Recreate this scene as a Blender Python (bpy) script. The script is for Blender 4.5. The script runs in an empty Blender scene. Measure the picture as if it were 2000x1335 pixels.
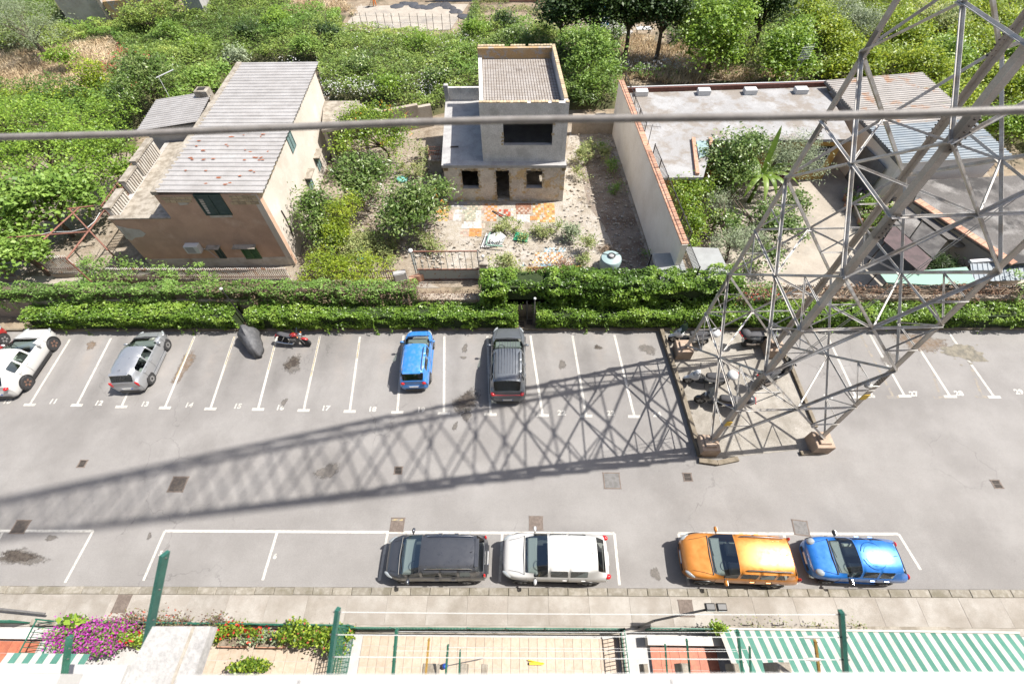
import bpy, bmesh, math, random
import numpy as np
from mathutils import Vector, Matrix
random.seed(7); rng = np.random.default_rng(7)
scn = bpy.context.scene
COL = scn.collection
# ---------------------------------------------------------------- camera
CAM_H, FPX = 21.0, 905.0          # camera height (m), focal length in pixels of a 2000 px wide picture
PITCH, ROLL, YAW = math.radians(54.2), math.radians(-1.9), math.radians(-2.3)
fw = Vector((math.sin(YAW)*math.cos(PITCH), math.cos(YAW)*math.cos(PITCH), -math.sin(PITCH)))
rt0 = Vector((math.cos(YAW), -math.sin(YAW), 0)); up0 = rt0.cross(fw)
rt = math.cos(ROLL)*rt0 + math.sin(ROLL)*up0; upv = -math.sin(ROLL)*rt0 + math.cos(ROLL)*up0
cd = bpy.data.cameras.new('camera'); cam = bpy.data.objects.new('camera', cd); COL.objects.link(cam)
cam.matrix_world = Matrix(((rt.x, upv.x, -fw.x, 0), (rt.y, upv.y, -fw.y, 0), (rt.z, upv.z, -fw.z, CAM_H), (0, 0, 0, 1)))
cd.sensor_width = 36; cd.lens = FPX/2000*36; cd.clip_start = 0.05; cd.clip_end = 2000
cd.dof.use_dof = True; cd.dof.focus_distance = 26; cd.dof.aperture_fstop = 1.4
scn.camera = cam
# ---------------------------------------------------------------- light
SUN_EL, SUN_AZ = math.radians(55.5), math.radians(10.3)      # azimuth measured from +X towards +Y
w = bpy.data.worlds.new('World'); scn.world = w; w.use_nodes = True
nt = w.node_tree; sky = nt.nodes.new('ShaderNodeTexSky'); sky.sky_type = 'NISHITA'; sky.sun_disc = False
sky.sun_elevation = SUN_EL; sky.sun_rotation = math.pi/2 - SUN_AZ; sky.altitude = 30; sky.air_density = 1.0; sky.dust_density = 2.5
bg = nt.nodes['Background']; bg.inputs[1].default_value = 0.10
nt.links.new(sky.outputs[0], bg.inputs[0])
sd = bpy.data.lights.new('sun', 'SUN'); sun = bpy.data.objects.new('sun', sd); COL.objects.link(sun)
sd.energy = 4.8; sd.angle = math.radians(0.55); sd.color = (1.0, 0.955, 0.89)
sdir = Vector((math.cos(SUN_EL)*math.cos(SUN_AZ), math.cos(SUN_EL)*math.sin(SUN_AZ), math.sin(SUN_EL)))
sun.rotation_euler = sdir.to_track_quat('Z', 'Y').to_euler(); sun.location = (60, 20, 90)
vs = scn.view_settings; vs.view_transform = 'Standard'; vs.look = 'None'; vs.exposure = 0.96; vs.gamma = 1
# ---------------------------------------------------------------- survey helpers: where a sight line meets a plane of the place
C0 = Vector((0, 0, CAM_H))
def ray(px, py): return fw + rt*((px-1000)/FPX) - upv*((py-667.5)/FPX)
def G(px, py, z=0.0):
    d = ray(px, py); t = (z-CAM_H)/d.z; return C0 + d*t
def hit(px, py, p0, n):
    d = ray(px, py); p0 = Vector(p0); n = Vector(n); return C0 + d*((p0-C0).dot(n)/d.dot(n))
SK = Vector((-0.066, 1.0, 0)).normalized()       # direction of the plots' side walls
# ---------------------------------------------------------------- materials
MATS = {}
def _new(name):
    m = bpy.data.materials.new(name); m.use_nodes = True; MATS[name] = m
    n = m.node_tree.nodes; return m, n, m.node_tree.links, n['Principled BSDF']
def _set(b, k, v):
    if k in b.inputs: b.inputs[k].default_value = v
def rgba(c): return (c[0], c[1], c[2], 1.0)
def mat(name, c, rough=.8, c2=None, scale=3.0, lo=.4, hi=.62, c3=None, scale3=.6, lo3=.52, hi3=.66, bump=.15, bscale=60, metal=0, spec=.4, coat=0, fine=.12, dist=.02, ov=0.0):
    """base colour c, patches of c2 (noise scale), patches of c3 (noise scale3), fine grain, bump"""
    m, n, l, b = _new(name)
    tc = n.new('ShaderNodeTexCoord'); oi = n.new('ShaderNodeObjectInfo'); sc_ = n.new('ShaderNodeMath'); sc_.operation = 'MULTIPLY'; sc_.inputs[1].default_value = 53.0
    va = n.new('ShaderNodeVectorMath'); l.new(oi.outputs['Random'], sc_.inputs[0]); l.new(tc.outputs['Object'], va.inputs[0]); l.new(sc_.outputs[0], va.inputs[1]); src = va.outputs[0]
    def noise(s, det=6, r=.6):
        t = n.new('ShaderNodeTexNoise'); t.inputs['Scale'].default_value = s; t.inputs['Detail'].default_value = det; t.inputs['Roughness'].default_value = r
        l.new(src, t.inputs['Vector']); return t
    def rng_(sock, a, bb):
        r = n.new('ShaderNodeMapRange'); r.inputs[1].default_value = a; r.inputs[2].default_value = bb; l.new(sock, r.inputs[0]); return r.outputs[0]
    def mix(f, a, bb):
        x = n.new('ShaderNodeMix'); x.data_type = 'RGBA'; x.clamp_factor = True
        l.new(f, x.inputs[0]); 
        if isinstance(a, tuple): x.inputs[6].default_value = a
        else: l.new(a, x.inputs[6])
        if isinstance(bb, tuple): x.inputs[7].default_value = bb
        else: l.new(bb, x.inputs[7])
        return x.outputs[2]
    cur = rgba(c)
    if c2: cur = mix(rng_(noise(scale).outputs[0], lo, hi), cur, rgba(c2))
    if c3: cur = mix(rng_(noise(scale3, 8, .65).outputs[0], lo3, hi3), cur, rgba(c3))
    if fine:
        f = noise(bscale*.8, 3, .7); v = rng_(f.outputs[0], .3, .7)
        hs = n.new('ShaderNodeHueSaturation'); mr = n.new('ShaderNodeMapRange'); mr.inputs[3].default_value = 1-fine*1.6; mr.inputs[4].default_value = 1+fine*1.6
        l.new(v, mr.inputs[0]); l.new(mr.outputs[0], hs.inputs['Value'])
        if isinstance(cur, tuple): hs.inputs['Color'].default_value = cur
        else: l.new(cur, hs.inputs['Color'])
        cur = hs.outputs[0]
    if ov:
        hs = n.new('ShaderNodeHueSaturation'); mr = n.new('ShaderNodeMapRange'); mr.inputs[3].default_value = 1-ov; mr.inputs[4].default_value = 1+ov; l.new(oi.outputs['Random'], mr.inputs[0]); l.new(mr.outputs[0], hs.inputs['Value'])
        if isinstance(cur, tuple): hs.inputs['Color'].default_value = cur
        else: l.new(cur, hs.inputs['Color'])
        cur = hs.outputs[0]
    if isinstance(cur, tuple): b.inputs['Base Color'].default_value = cur
    else: l.new(cur, b.inputs['Base Color'])
    if bump:
        bn = noise(bscale, 5, .65); bp = n.new('ShaderNodeBump'); bp.inputs['Strength'].default_value = bump; bp.inputs['Distance'].default_value = dist
        l.new(bn.outputs[0], bp.inputs['Height']); l.new(bp.outputs[0], b.inputs['Normal'])
    _set(b, 'Roughness', rough); _set(b, 'Metallic', metal); _set(b, 'Specular IOR Level', spec); _set(b, 'Coat Weight', coat)
    return m
def paint(name, c, metal=0.0, rough=.32, coat=.8, dirt=.06):
    m, n, l, b = _new(name)
    tc = n.new('ShaderNodeTexCoord'); t = n.new('ShaderNodeTexNoise'); t.inputs['Scale'].default_value = 5; t.inputs['Detail'].default_value = 6; l.new(tc.outputs['Object'], t.inputs['Vector'])
    x = n.new('ShaderNodeMix'); x.data_type = 'RGBA'; r = n.new('ShaderNodeMapRange'); r.inputs[1].default_value = .45; r.inputs[2].default_value = .75; r.inputs[4].default_value = dirt
    l.new(t.outputs[0], r.inputs[0]); l.new(r.outputs[0], x.inputs[0]); x.inputs[6].default_value = rgba(c); x.inputs[7].default_value = (.35, .33, .30, 1)
    l.new(x.outputs[2], b.inputs['Base Color'])
    r2 = n.new('ShaderNodeMapRange'); r2.inputs[1].default_value = .3; r2.inputs[2].default_value = .8; r2.inputs[3].default_value = rough*.8; r2.inputs[4].default_value = rough*1.5
    l.new(t.outputs[0], r2.inputs[0]); l.new(r2.outputs[0], b.inputs['Roughness'])
    _set(b, 'Metallic', metal); _set(b, 'Coat Weight', coat); _set(b, 'Coat Roughness', .06); return m
def plain(name, c, rough=.5, metal=0, spec=.5, trans=0, coat=0, emit=None):
    m, n, l, b = _new(name); b.inputs['Base Color'].default_value = rgba(c); _set(b, 'Roughness', rough); _set(b, 'Metallic', metal); _set(b, 'Specular IOR Level', spec)
    _set(b, 'Transmission Weight', trans); _set(b, 'Coat Weight', coat); return m
def leaf(name, c1, c2, c3, rough=.45, trans=.32, spec=.35, K=1.9):
    m, n, l, b = _new(name); c1, c2, c3 = [tuple(min(.75, v*K) for v in c) for c in (c1, c2, c3)]; trans = min(.45, trans+.04)
    a = n.new('ShaderNodeAttribute'); a.attribute_name = 'tint'
    r = n.new('ShaderNodeValToRGB'); e = r.color_ramp.elements; e[0].position = 0; e[0].color = rgba(c1); e[1].position = 1; e[1].color = rgba(c3)
    k = e.new(.5); k.color = rgba(c2); l.new(a.outputs['Fac'], r.inputs[0]); l.new(r.outputs[0], b.inputs['Base Color'])
    _set(b, 'Roughness', rough); _set(b, 'Specular IOR Level', spec)
    t = n.new('ShaderNodeBsdfTranslucent'); hs = n.new('ShaderNodeHueSaturation'); hs.inputs['Value'].default_value = 1.35; hs.inputs['Hue'].default_value = .485
    l.new(r.outputs[0], hs.inputs['Color']); l.new(hs.outputs[0], t.inputs[0])
    x = n.new('ShaderNodeMixShader'); x.inputs[0].default_value = trans; out = n['Material Output']
    l.new(b.outputs[0], x.inputs[1]); l.new(t.outputs[0], x.inputs[2]); l.new(x.outputs[0], out.inputs[0]); return m
# ---------------------------------------------------------------- mesh building
def link(o, parent=None, label=None, cat=None, group=None, kind=None, loc=None, rz=None):
    COL.objects.link(o)
    if parent is not None: o.parent = parent
    if loc is not None: o.location = loc
    if rz is not None: o.rotation_euler = (0, 0, rz)
    if label: o['label'] = label
    if cat: o['category'] = cat
    if group: o['group'] = group
    if kind: o['kind'] = kind
    return o
def thing(name, label, cat, loc=(0, 0, 0), rz=0, group=None):
    return link(bpy.data.objects.new(name, None), None, label, cat, group, None, loc, rz)
def V(p): return np.array((p[0], p[1], p[2]), float)
class MB:
    def __init__(s): s.v = []; s.f = []
    def add(s, vs, fs):
        o = len(s.v); s.v.extend([tuple(map(float, p)) for p in vs]); s.f.extend([tuple(i+o for i in q) for q in fs]); return s
    def hexa(s, p): return s.add(p, [(3, 2, 1, 0), (4, 5, 6, 7), (0, 1, 5, 4), (1, 2, 6, 5), (2, 3, 7, 6), (3, 0, 4, 7)])
    def box(s, c, d, rz=0):
        cx, cy, cz = c; a, b, h = d[0]/2, d[1]/2, d[2]/2; k, q = math.cos(rz), math.sin(rz)
        pts = [(cx+x*k-y*q, cy+x*q+y*k, cz+z) for z in (-h, h) for x, y in ((-a, -b), (a, -b), (a, b), (-a, b))]
        return s.hexa(pts)
    def cbox(s, c, d, b=.02, rz=0):        # box with chamfered upper edges
        cx, cy, cz = c; x, y, h = d[0]/2, d[1]/2, d[2]/2; k, q = math.cos(rz), math.sin(rz)
        def R(px, py, pz): return (cx+px*k-py*q, cy+px*q+py*k, cz+pz)
        r = []
        for (ex, ey, ez) in ((0, 0, -h), (0, 0, h-b), (b, b, h)):
            r += [R(-x+ex, -y+ey, ez), R(x-ex, -y+ey, ez), R(x-ex, y-ey, ez), R(-x+ex, y-ey, ez)]
        f = [(3, 2, 1, 0), (8, 9, 10, 11)]
        for o in (0, 4):
            for i in range(4): f.append((o+i, o+(i+1) % 4, o+4+(i+1) % 4, o+4+i))
        return s.add(r, f)
    def frame(s, p, q, up=(0, 0, 1)):
        p, q = V(p), V(q); d = q-p; d /= max(np.linalg.norm(d), 1e-9); u = V(up)
        if abs(d@u) > .98: u = np.array((1., 0, 0))
        x = np.cross(d, u); x /= np.linalg.norm(x); return p, q, x, np.cross(x, d)
    def beam(s, p, q, w, h=None, up=(0, 0, 1)):
        h = h or w; p, q, x, y = s.frame(p, q, up)
        return s.hexa([a+x*i*w/2+y*j*h/2 for a in (p, q) for i, j in ((-1, -1), (1, -1), (1, 1), (-1, 1))])
    def angle(s, p, q, w, t=.012, up=(0, 0, 1), flip=1):     # L-section steel
        p, q, x, y = s.frame(p, q, up); x = x*flip
        for (a0, a1, b0, b1) in ((0, w, 0, t), (0, t, t, w)):
            s.hexa([a+x*i+y*j for a in (p, q) for i, j in ((a0, b0), (a1, b0), (a1, b1), (a0, b1))])
        return s
    def tube(s, p, q, r, r2=None, n=8, cap=True):
        r2 = r if r2 is None else r2; p, q, x, y = s.frame(p, q); o = len(s.v)
        vs = [a+(x*math.cos(t)+y*math.sin(t))*rr for a, rr in ((p, r), (q, r2)) for t in [2*math.pi*i/n for i in range(n)]]
        fs = [(i, (i+1) % n, n+(i+1) % n, n+i) for i in range(n)]
        if cap: fs += [tuple(range(n-1, -1, -1)), tuple(range(n, 2*n))]
        return s.add(vs, fs)
    def path(s, pts, r, n=6, r2=None):
        P = [V(p) for p in pts]; m = len(P); vs = []
        for i, p in enumerate(P):
            d = P[min(i+1, m-1)]-P[max(i-1, 0)]; _, _, x, y = s.frame((0, 0, 0), d); k = i/max(m-1, 1); rr = r if r2 is None else r*(1-k)+r2*k
            vs += [p+(x*math.cos(t)+y*math.sin(t))*rr for t in [2*math.pi*j/n for j in range(n)]]
        fs = [(i*n+j, i*n+(j+1) % n, (i+1)*n+(j+1) % n, (i+1)*n+j) for i in range(m-1) for j in range(n)]
        fs += [tuple(range(n-1, -1, -1)), tuple(range((m-1)*n, m*n))]
        return s.add(vs, fs)
    def prism(s, poly, z0, z1):
        n = len(poly); P = [(p[0], p[1]) for p in poly]
        ar = sum(P[i][0]*P[(i+1) % n][1]-P[(i+1) % n][0]*P[i][1] for i in range(n))
        if ar < 0: P = P[::-1]
        vs = [(x, y, z0) for x, y in P]+[(x, y, z1) for x, y in P]
        return s.add(vs, [tuple(range(n-1, -1, -1)), tuple(range(n, 2*n))]+[(i, (i+1) % n, n+(i+1) % n, n+i) for i in range(n)])
    def sheet(s, poly, z=None):
        P = [(p[0], p[1], p[2] if z is None else z) for p in poly]; n = len(P)
        ar = sum(P[i][0]*P[(i+1) % n][1]-P[(i+1) % n][0]*P[i][1] for i in range(n))
        if ar < 0: P = P[::-1]
        return s.add(P, [tuple(range(n))])
    def plate(s, poly, n, t):             # flat polygon in space with thickness t along n
        P = [V(p) for p in poly]; n_ = V(n)/np.linalg.norm(V(n)); k = len(P)
        return s.add(P+[p+n_*t for p in P], [tuple(range(k-1, -1, -1)), tuple(range(k, 2*k))]+[(i, (i+1) % k, k+(i+1) % k, k+i) for i in range(k)])
    def lathe(s, prof, c=(0, 0, 0), n=16, axis='z'):
        vs = []
        for r, z in prof:
            for i in range(n):
                t = 2*math.pi*i/n; a, b = r*math.cos(t), r*math.sin(t)
                vs.append({'z': (c[0]+a, c[1]+b, c[2]+z), 'y': (c[0]+a, c[1]+z, c[2]+b), 'x': (c[0]+z, c[1]+a, c[2]+b)}[axis])
        m = len(prof); fs = [(i*n+j, i*n+(j+1) % n, (i+1)*n+(j+1) % n, (i+1)*n+j) for i in range(m-1) for j in range(n)]
        fs += [tuple(range(n-1, -1, -1)), tuple(range((m-1)*n, m*n))]
        return s.add(vs, fs)
    def blob(s, c, r, n=10, m=6, rz=0, squash=None):
        k, q = math.cos(rz), math.sin(rz); vs = []
        for i in range(m+1):
            ph = math.pi*i/m-math.pi/2
            for j in range(n):
                t = 2*math.pi*j/n; x, y, z = r[0]*math.cos(ph)*math.cos(t), r[1]*math.cos(ph)*math.sin(t), r[2]*math.sin(ph)
                vs.append((c[0]+x*k-y*q, c[1]+x*q+y*k, c[2]+z))
        return s.add(vs, [(i*n+j, i*n+(j+1) % n, (i+1)*n+(j+1) % n, (i+1)*n+j) for i in range(m) for j in range(n)])
    def loft(s, rings, close=True, caps=True):
        n = len(rings[0]); m = len(rings); vs = [p for r in rings for p in r]
        fs = [(i*n+j, i*n+(j+1) % n, (i+1)*n+(j+1) % n, (i+1)*n+j) for i in range(m-1) for j in range(n if close else n-1)]
        if caps: fs += [tuple(range(n-1, -1, -1)), tuple(range((m-1)*n, m*n))]
        return s.add(vs, fs)
    def mesh(s, name, m, smooth=False):
        me = bpy.data.meshes.new(name); me.from_pydata(s.v, [], s.f); me.materials.append(MATS[m] if isinstance(m, str) else m)
        bm = bmesh.new(); bm.from_mesh(me); bmesh.ops.recalc_face_normals(bm, faces=bm.faces); bm.to_mesh(me); bm.free()
        if smooth:
            me.polygons.foreach_set('use_smooth', [True]*len(me.polygons))
            if smooth != 2:
                try: me.set_sharp_from_angle(angle=math.radians(40))
                except Exception: pass
        me.update(); return me
    def build(s, name, m, parent=None, smooth=False, **k):
        return link(bpy.data.objects.new(name, s.mesh(name, m, smooth)), parent, **k)
def copy_thing(o, loc=None, rz=None, parent=None, **k):
    c = o.copy(); COL.objects.link(c); c.parent = parent
    if loc is not None: c.location = loc
    if rz is not None: c.rotation_euler = (0, 0, rz)
    for a, b in k.items(): c[{'cat': 'category'}.get(a, a)] = b
    for ch in list(o.children): copy_thing(ch, parent=c)
    return c
def share(name, me, parent, loc=(0, 0, 0), rot=(0, 0, 0), sc=(1, 1, 1), **k):
    o = bpy.data.objects.new(name, me); link(o, parent, **k); o.location = loc; o.rotation_euler = rot; o.scale = sc; return o
def wall(mb, p0, p1, z0, z1, th, holes=(), inward=None):
    """upright wall from p0 to p1 (outer face), thickness th to the left of p0->p1, with rectangular holes (u0,u1,za,zb)"""
    p0 = Vector((p0[0], p0[1], 0)); p1 = Vector((p1[0], p1[1], 0)); d = p1-p0; L = d.length; d.normalize(); nn = Vector((-d.y, d.x, 0))
    us = sorted({0, L, *[min(max(h[i], 0), L) for h in holes for i in (0, 1)]}); zs = sorted({z0, z1, *[h[i] for h in holes for i in (2, 3)]})
    def P(u, z, k): q = p0+d*u+nn*th*k; return (q.x, q.y, z)
    def solid(i, j):
        if i < 0 or j < 0 or i >= len(us)-1 or j >= len(zs)-1: return False
        u, z = (us[i]+us[i+1])/2, (zs[j]+zs[j+1])/2; return not any(h[0] < u < h[1] and h[2] < z < h[3] for h in holes)
    for i in range(len(us)-1):
        for j in range(len(zs)-1):
            if not solid(i, j): continue
            a, b, c, e = us[i], us[i+1], zs[j], zs[j+1]
            mb.add([P(a, c, 0), P(b, c, 0), P(b, e, 0), P(a, e, 0)], [(0, 1, 2, 3)]); mb.add([P(a, c, 1), P(b, c, 1), P(b, e, 1), P(a, e, 1)], [(3, 2, 1, 0)])
            if not solid(i-1, j): mb.add([P(a, c, 0), P(a, e, 0), P(a, e, 1), P(a, c, 1)], [(0, 1, 2, 3)])
            if not solid(i+1, j): mb.add([P(b, c, 0), P(b, c, 1), P(b, e, 1), P(b, e, 0)], [(0, 1, 2, 3)])
            if not solid(i, j-1): mb.add([P(a, c, 0), P(a, c, 1), P(b, c, 1), P(b, c, 0)], [(0, 1, 2, 3)])
            if not solid(i, j+1): mb.add([P(a, e, 0), P(b, e, 0), P(b, e, 1), P(a, e, 1)], [(0, 1, 2, 3)])
    return mb
def corrugated(a, b, d, n, amp, flat=.45):
    """sheet with ribs running a->b, n ribs from a to d"""
    a, b, d = V(a), V(b), V(d); e = d-a; nn = np.cross(b-a, e); nn /= np.linalg.norm(nn); nn *= np.sign(nn[2]) or 1
    mb = MB(); rows = []
    for i in range(n):
        for f, h in ((0, 0), (.5-flat/2, 0), (.5-flat/2+.08, 1), (.5+flat/2-.08, 1), (.5+flat/2, 0)): rows.append(((i+f)/n, h))
    rows.append((1, 0)); vs = []
    for t, h in rows: vs += [a+e*t+nn*h*amp, b+e*t+nn*h*amp]
    return mb.add(vs, [(2*i, 2*i+1, 2*i+3, 2*i+2) for i in range(len(rows)-1)])
# ---------------------------------------------------------------- foliage
def vnoise(x, y, s, seed=0):
    r = np.random.default_rng(seed); T = r.random((64, 64)); x = np.asarray(x)/s; y = np.asarray(y)/s
    i, j = np.floor(x).astype(int), np.floor(y).astype(int); u, v = x-i, y-j; u = u*u*(3-2*u); v = v*v*(3-2*v)
    g = lambda a, b: T[a % 64, b % 64]
    return (g(i, j)*(1-u)+g(i+1, j)*u)*(1-v)+(g(i, j+1)*(1-u)+g(i+1, j+1)*u)*v
def leaf_mesh(name, P, size, m, tint=None, up=.6, aspect=.55, droop=0.0, axis=None):
    P = np.asarray(P, float); n = len(P); size = np.broadcast_to(np.asarray(size, float), (n,))
    N = rng.normal(size=(n, 3)); N /= np.linalg.norm(N, axis=1)[:, None]; N[:, 2] = np.abs(N[:, 2])+up; N /= np.linalg.norm(N, axis=1)[:, None]
    D = rng.normal(size=(n, 3)) if axis is None else np.asarray(axis, float)+rng.normal(size=(n, 3))*.25
    D[:, 2] -= droop; D -= N*np.sum(D*N, 1)[:, None]; D /= np.linalg.norm(D, axis=1)[:, None]
    S = np.cross(N, D); L = size[:, None]; W = L*aspect/2
    vs = np.stack([P-D*L*.5, P+S*W-D*L*.05+N*L*.06, P+D*L*.5-N*L*.08, P-S*W-D*L*.05+N*L*.06], 1).reshape(-1, 3)
    me = bpy.data.meshes.new(name); me.vertices.add(4*n); me.vertices.foreach_set('co', vs.astype(np.float32).ravel())
    me.loops.add(4*n); me.loops.foreach_set('vertex_index', np.arange(4*n, dtype=np.int32))
    me.polygons.add(n); me.polygons.foreach_set('loop_start', np.arange(0, 4*n, 4, dtype=np.int32))
    me.update(calc_edges=True)
    t = rng.random(n) if tint is None else np.clip(np.asarray(tint, float)+rng.normal(size=n)*.12, 0, 1)
    at = me.attributes.new('tint', 'FLOAT', 'POINT'); at.data.foreach_set('value', np.repeat(t, 4).astype(np.float32))
    me.materials.append(MATS[m]); return me
def crown_pts(blobs, n, clump=.35, nclump=None, shell=.5):
    """leaf positions in clumps spread over a union of ellipsoids"""
    vol = np.array([b[3]*b[4]*b[5] for b in blobs])**(2/3); pr = vol/vol.sum(); nclump = nclump or max(12, n//45)
    k = rng.choice(len(blobs), nclump, p=pr); B = np.array(blobs, float)[k]
    d = rng.normal(size=(nclump, 3)); d /= np.linalg.norm(d, axis=1)[:, None]; d[:, 2] = np.where(d[:, 2] < -.3, -d[:, 2], d[:, 2])
    r = shell+(1-shell)*rng.random(nclump)**.7; r *= 1+rng.normal(size=nclump)*.09
    c = B[:, :3]+d*r[:, None]*B[:, 3:6]; ct = rng.random(nclump)
    q = rng.integers(0, nclump, n); o = rng.normal(size=(n, 3))*clump*(.55+.9*rng.random(nclump))[q][:, None]; o[:, 2] *= .7
    return c[q]+o, .25+.5*ct[q]
def tree(name, label, cat, base, blobs, n, lsize, m, trunk=None, clump=.35, up=.8, aspect=.55, droop=0, group=None, trunks=1, bark='bark', shell=.5, tr=.12, twigs=14):
    """blobs relative to base"""
    b = Vector(base); t = thing(name, label, cat, b, 0, group)
    P, ti = crown_pts(blobs, n, clump, shell=shell); P[:, 2] = np.maximum(P[:, 2], .05)
    link(bpy.data.objects.new('crown', leaf_mesh('crown', P, lsize*(.7+.6*rng.random(n)), m, ti, up, aspect, droop)), t)
    mb = MB(); cz = min(x[2]-x[5]*.4 for x in blobs); cc = np.mean([x[:3] for x in blobs], 0)
    for k in range(trunks):
        a = random.random()*6.28; off = (.25*math.cos(a), .25*math.sin(a)) if trunks > 1 else (0, 0)
        fork = (off[0]*1.5+cc[0]*.4, off[1]*1.5+cc[1]*.4, max(cz*.8, .5))
        mb.path([(off[0], off[1], -.15), (off[0]*1.2+.05, off[1]*1.2, fork[2]*.5), fork], tr, 8, tr*.75)
        for i in range(twigs//trunks):
            x = random.choice(blobs); d = np.array([random.gauss(0, 1), random.gauss(0, 1), abs(random.gauss(.3, .7))]); d /= np.linalg.norm(d)
            e = np.array(x[:3])+d*np.array(x[3:6])*.8; mid = (np.array(fork)+e)/2+np.array([random.gauss(0, .15), random.gauss(0, .15), .1])
            mb.path([fork, mid, e], tr*.45, 5, .012)
    mb.build('trunk', bark, t, True)
    return t
def inpoly(x, y, poly):
    r = np.zeros(len(x), bool); n = len(poly)
    for i in range(n):
        (x0, y0), (x1, y1) = poly[i][:2], poly[(i+1) % n][:2]
        c = ((y0 > y) != (y1 > y)); xi = (x1-x0)*(y-y0)/((y1-y0) if y1 != y0 else 1e-9)+x0; r ^= c & (x < xi)
    return r
def Gp(l, z=0): return [tuple(G(a, b, z)[:2]) for a, b in l]
def text_mesh(name, s, size, m, bold=.012):
    cu = bpy.data.curves.new(name, 'FONT'); cu.body = s; cu.size = size; cu.align_x = 'CENTER'; cu.align_y = 'CENTER'; cu.offset = bold; cu.resolution_u = 3
    o = bpy.data.objects.new(name, cu); COL.objects.link(o); bpy.context.view_layer.update()
    me = bpy.data.meshes.new_from_object(o.evaluated_get(bpy.context.evaluated_depsgraph_get())); bpy.data.objects.remove(o); me.materials.clear(); me.materials.append(MATS[m]); return me
# ---------------------------------------------------------------- material list
def stain(name, c, rough=.6, c2=None, *a, **k):
    m = mat(name, c, rough, c2, 6, .4, .6, fine=.2); n = m.node_tree.nodes; l = m.node_tree.links; b = n['Principled BSDF']; at = n.new('ShaderNodeAttribute'); at.attribute_name = 'fade'
    tc = n.new('ShaderNodeTexCoord'); t = n.new('ShaderNodeTexNoise'); t.inputs['Scale'].default_value = 6.5; t.inputs['Detail'].default_value = 8; t.inputs['Roughness'].default_value = .7; l.new(tc.outputs['Object'], t.inputs[0])
    ad = n.new('ShaderNodeMath'); ad.operation = 'MULTIPLY_ADD'; ad.inputs[1].default_value = 1.5; ad.inputs[2].default_value = -.75; l.new(t.outputs[0], ad.inputs[0]); s = n.new('ShaderNodeMath'); l.new(ad.outputs[0], s.inputs[0]); l.new(at.outputs['Fac'], s.inputs[1])
    r = n.new('ShaderNodeMapRange'); r.interpolation_type = 'SMOOTHSTEP'; r.inputs[1].default_value = .38; r.inputs[2].default_value = .85; r.inputs[4].default_value = .85; l.new(s.outputs[0], r.inputs[0])
    tr = n.new('ShaderNodeBsdfTransparent'); x = n.new('ShaderNodeMixShader'); l.new(r.outputs[0], x.inputs[0]); l.new(tr.outputs[0], x.inputs[1]); l.new(b.outputs[0], x.inputs[2]); l.new(x.outputs[0], n['Material Output'].inputs[0]); return m
mat('soil', (.19, .145, .10), .95, (.26, .21, .15), 1.2, .42, .6, (.10, .085, .055), .5, .5, .64, .5, 22, dist=.05)
mat('asphalt', (.200, .190, .181), .92, (.232, .222, .212), .45, .4, .66, (.168, .159, .151), .19, .48, .66, .35, 90, fine=.16)
mat('line_paint', (.43, .415, .38), .8, (.32, .305, .275), 9, .5, .62, fine=.1, bump=.1, ov=.08)
mat('line_yellow', (.34, .27, .14), .85, (.19, .175, .15), 7, .45, .55, fine=.1)
mat('line_faded', (.235, .205, .165), .85, (.18, .172, .165), 6, .42, .56, fine=.1)
stain('oil', (.045, .035, .028), .55, (.09, .075, .06), 6, .4, .6, fine=.2)
stain('oil_light', (.115, .105, .095), .8, (.15, .135, .12), 6, .4, .6, fine=.15)
stain('rust_stain', (.15, .105, .07), .9, (.19, .16, .135), 9, .4, .6)
mat('patch_asphalt', (.20, .18, .14), .95, (.13, .12, .10), 4, .4, .6, bump=.6, bscale=30)
mat('kerb_stone', (.20, .18, .145), .9, (.26, .24, .205), 5, .45, .62, (.15, .135, .10), 1.5, .5, .65, .3, 70, ov=.1)
mat('sidewalk', (.255, .23, .20), .92, (.325, .305, .275), 1.3, .40, .68, (.205, .182, .152), .8, .46, .72, .25, 60, ov=.06)
mat('pad_concrete', (.262, .242, .212), .95, (.208, .19, .162), 1.6, .4, .6, (.31, .29, .258), .6, .5, .66, .6, 45, fine=.18)
mat('pad_kerb', (.19, .16, .12), .95, (.12, .10, .07), 2.5, .45, .62, (.25, .22, .18), 1.2, .55, .7, .4, 50)
mat('footing', (.34, .255, .19), .95, (.26, .195, .145), 3, .4, .62, (.40, .315, .245), 1.5, .5, .7, .4, 40)
mat('steel', (.44, .425, .40), .5, (.33, .29, .245), 2.2, .46, .62, (.52, .51, .495), .9, .5, .66, .12, 40, metal=.1, ov=.08)
mat('steel_leg', (.45, .40, .345), .55, (.38, .33, .28), 2.0, .42, .62, (.52, .49, .45), .8, .55, .7, .12, 40, metal=.15)
plain('sign_yellow', (.65, .42, .02), .5)
mat('iron', (.075, .065, .058), .75, (.11, .09, .075), 8, .45, .6, metal=.3, bump=.3, bscale=90)
mat('iron_light', (.155, .15, .145), .75, (.12, .115, .11), 6, .45, .6, metal=.2)
mat('iron_brown', (.12, .095, .08), .85, (.155, .125, .105), 8, .45, .6)
plain('black_hole', (.008, .008, .008), .9)
mat('plaster_wall', (.30, .255, .205), .95, (.235, .195, .15), 1.3, .42, .62, (.36, .315, .26), .5, .5, .66, .5, 30)
mat('bark', (.13, .10, .075), .95, (.08, .06, .045), 5, bump=.6, bscale=30)
leaf('leaf_hedge', (.030, .060, .009), (.072, .125, .016), (.16, .215, .04), .36, .30, spec=.42, K=2.1)
leaf('leaf_vine', (.05, .085, .02), (.085, .15, .03), (.15, .215, .055), .5, .32)
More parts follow.
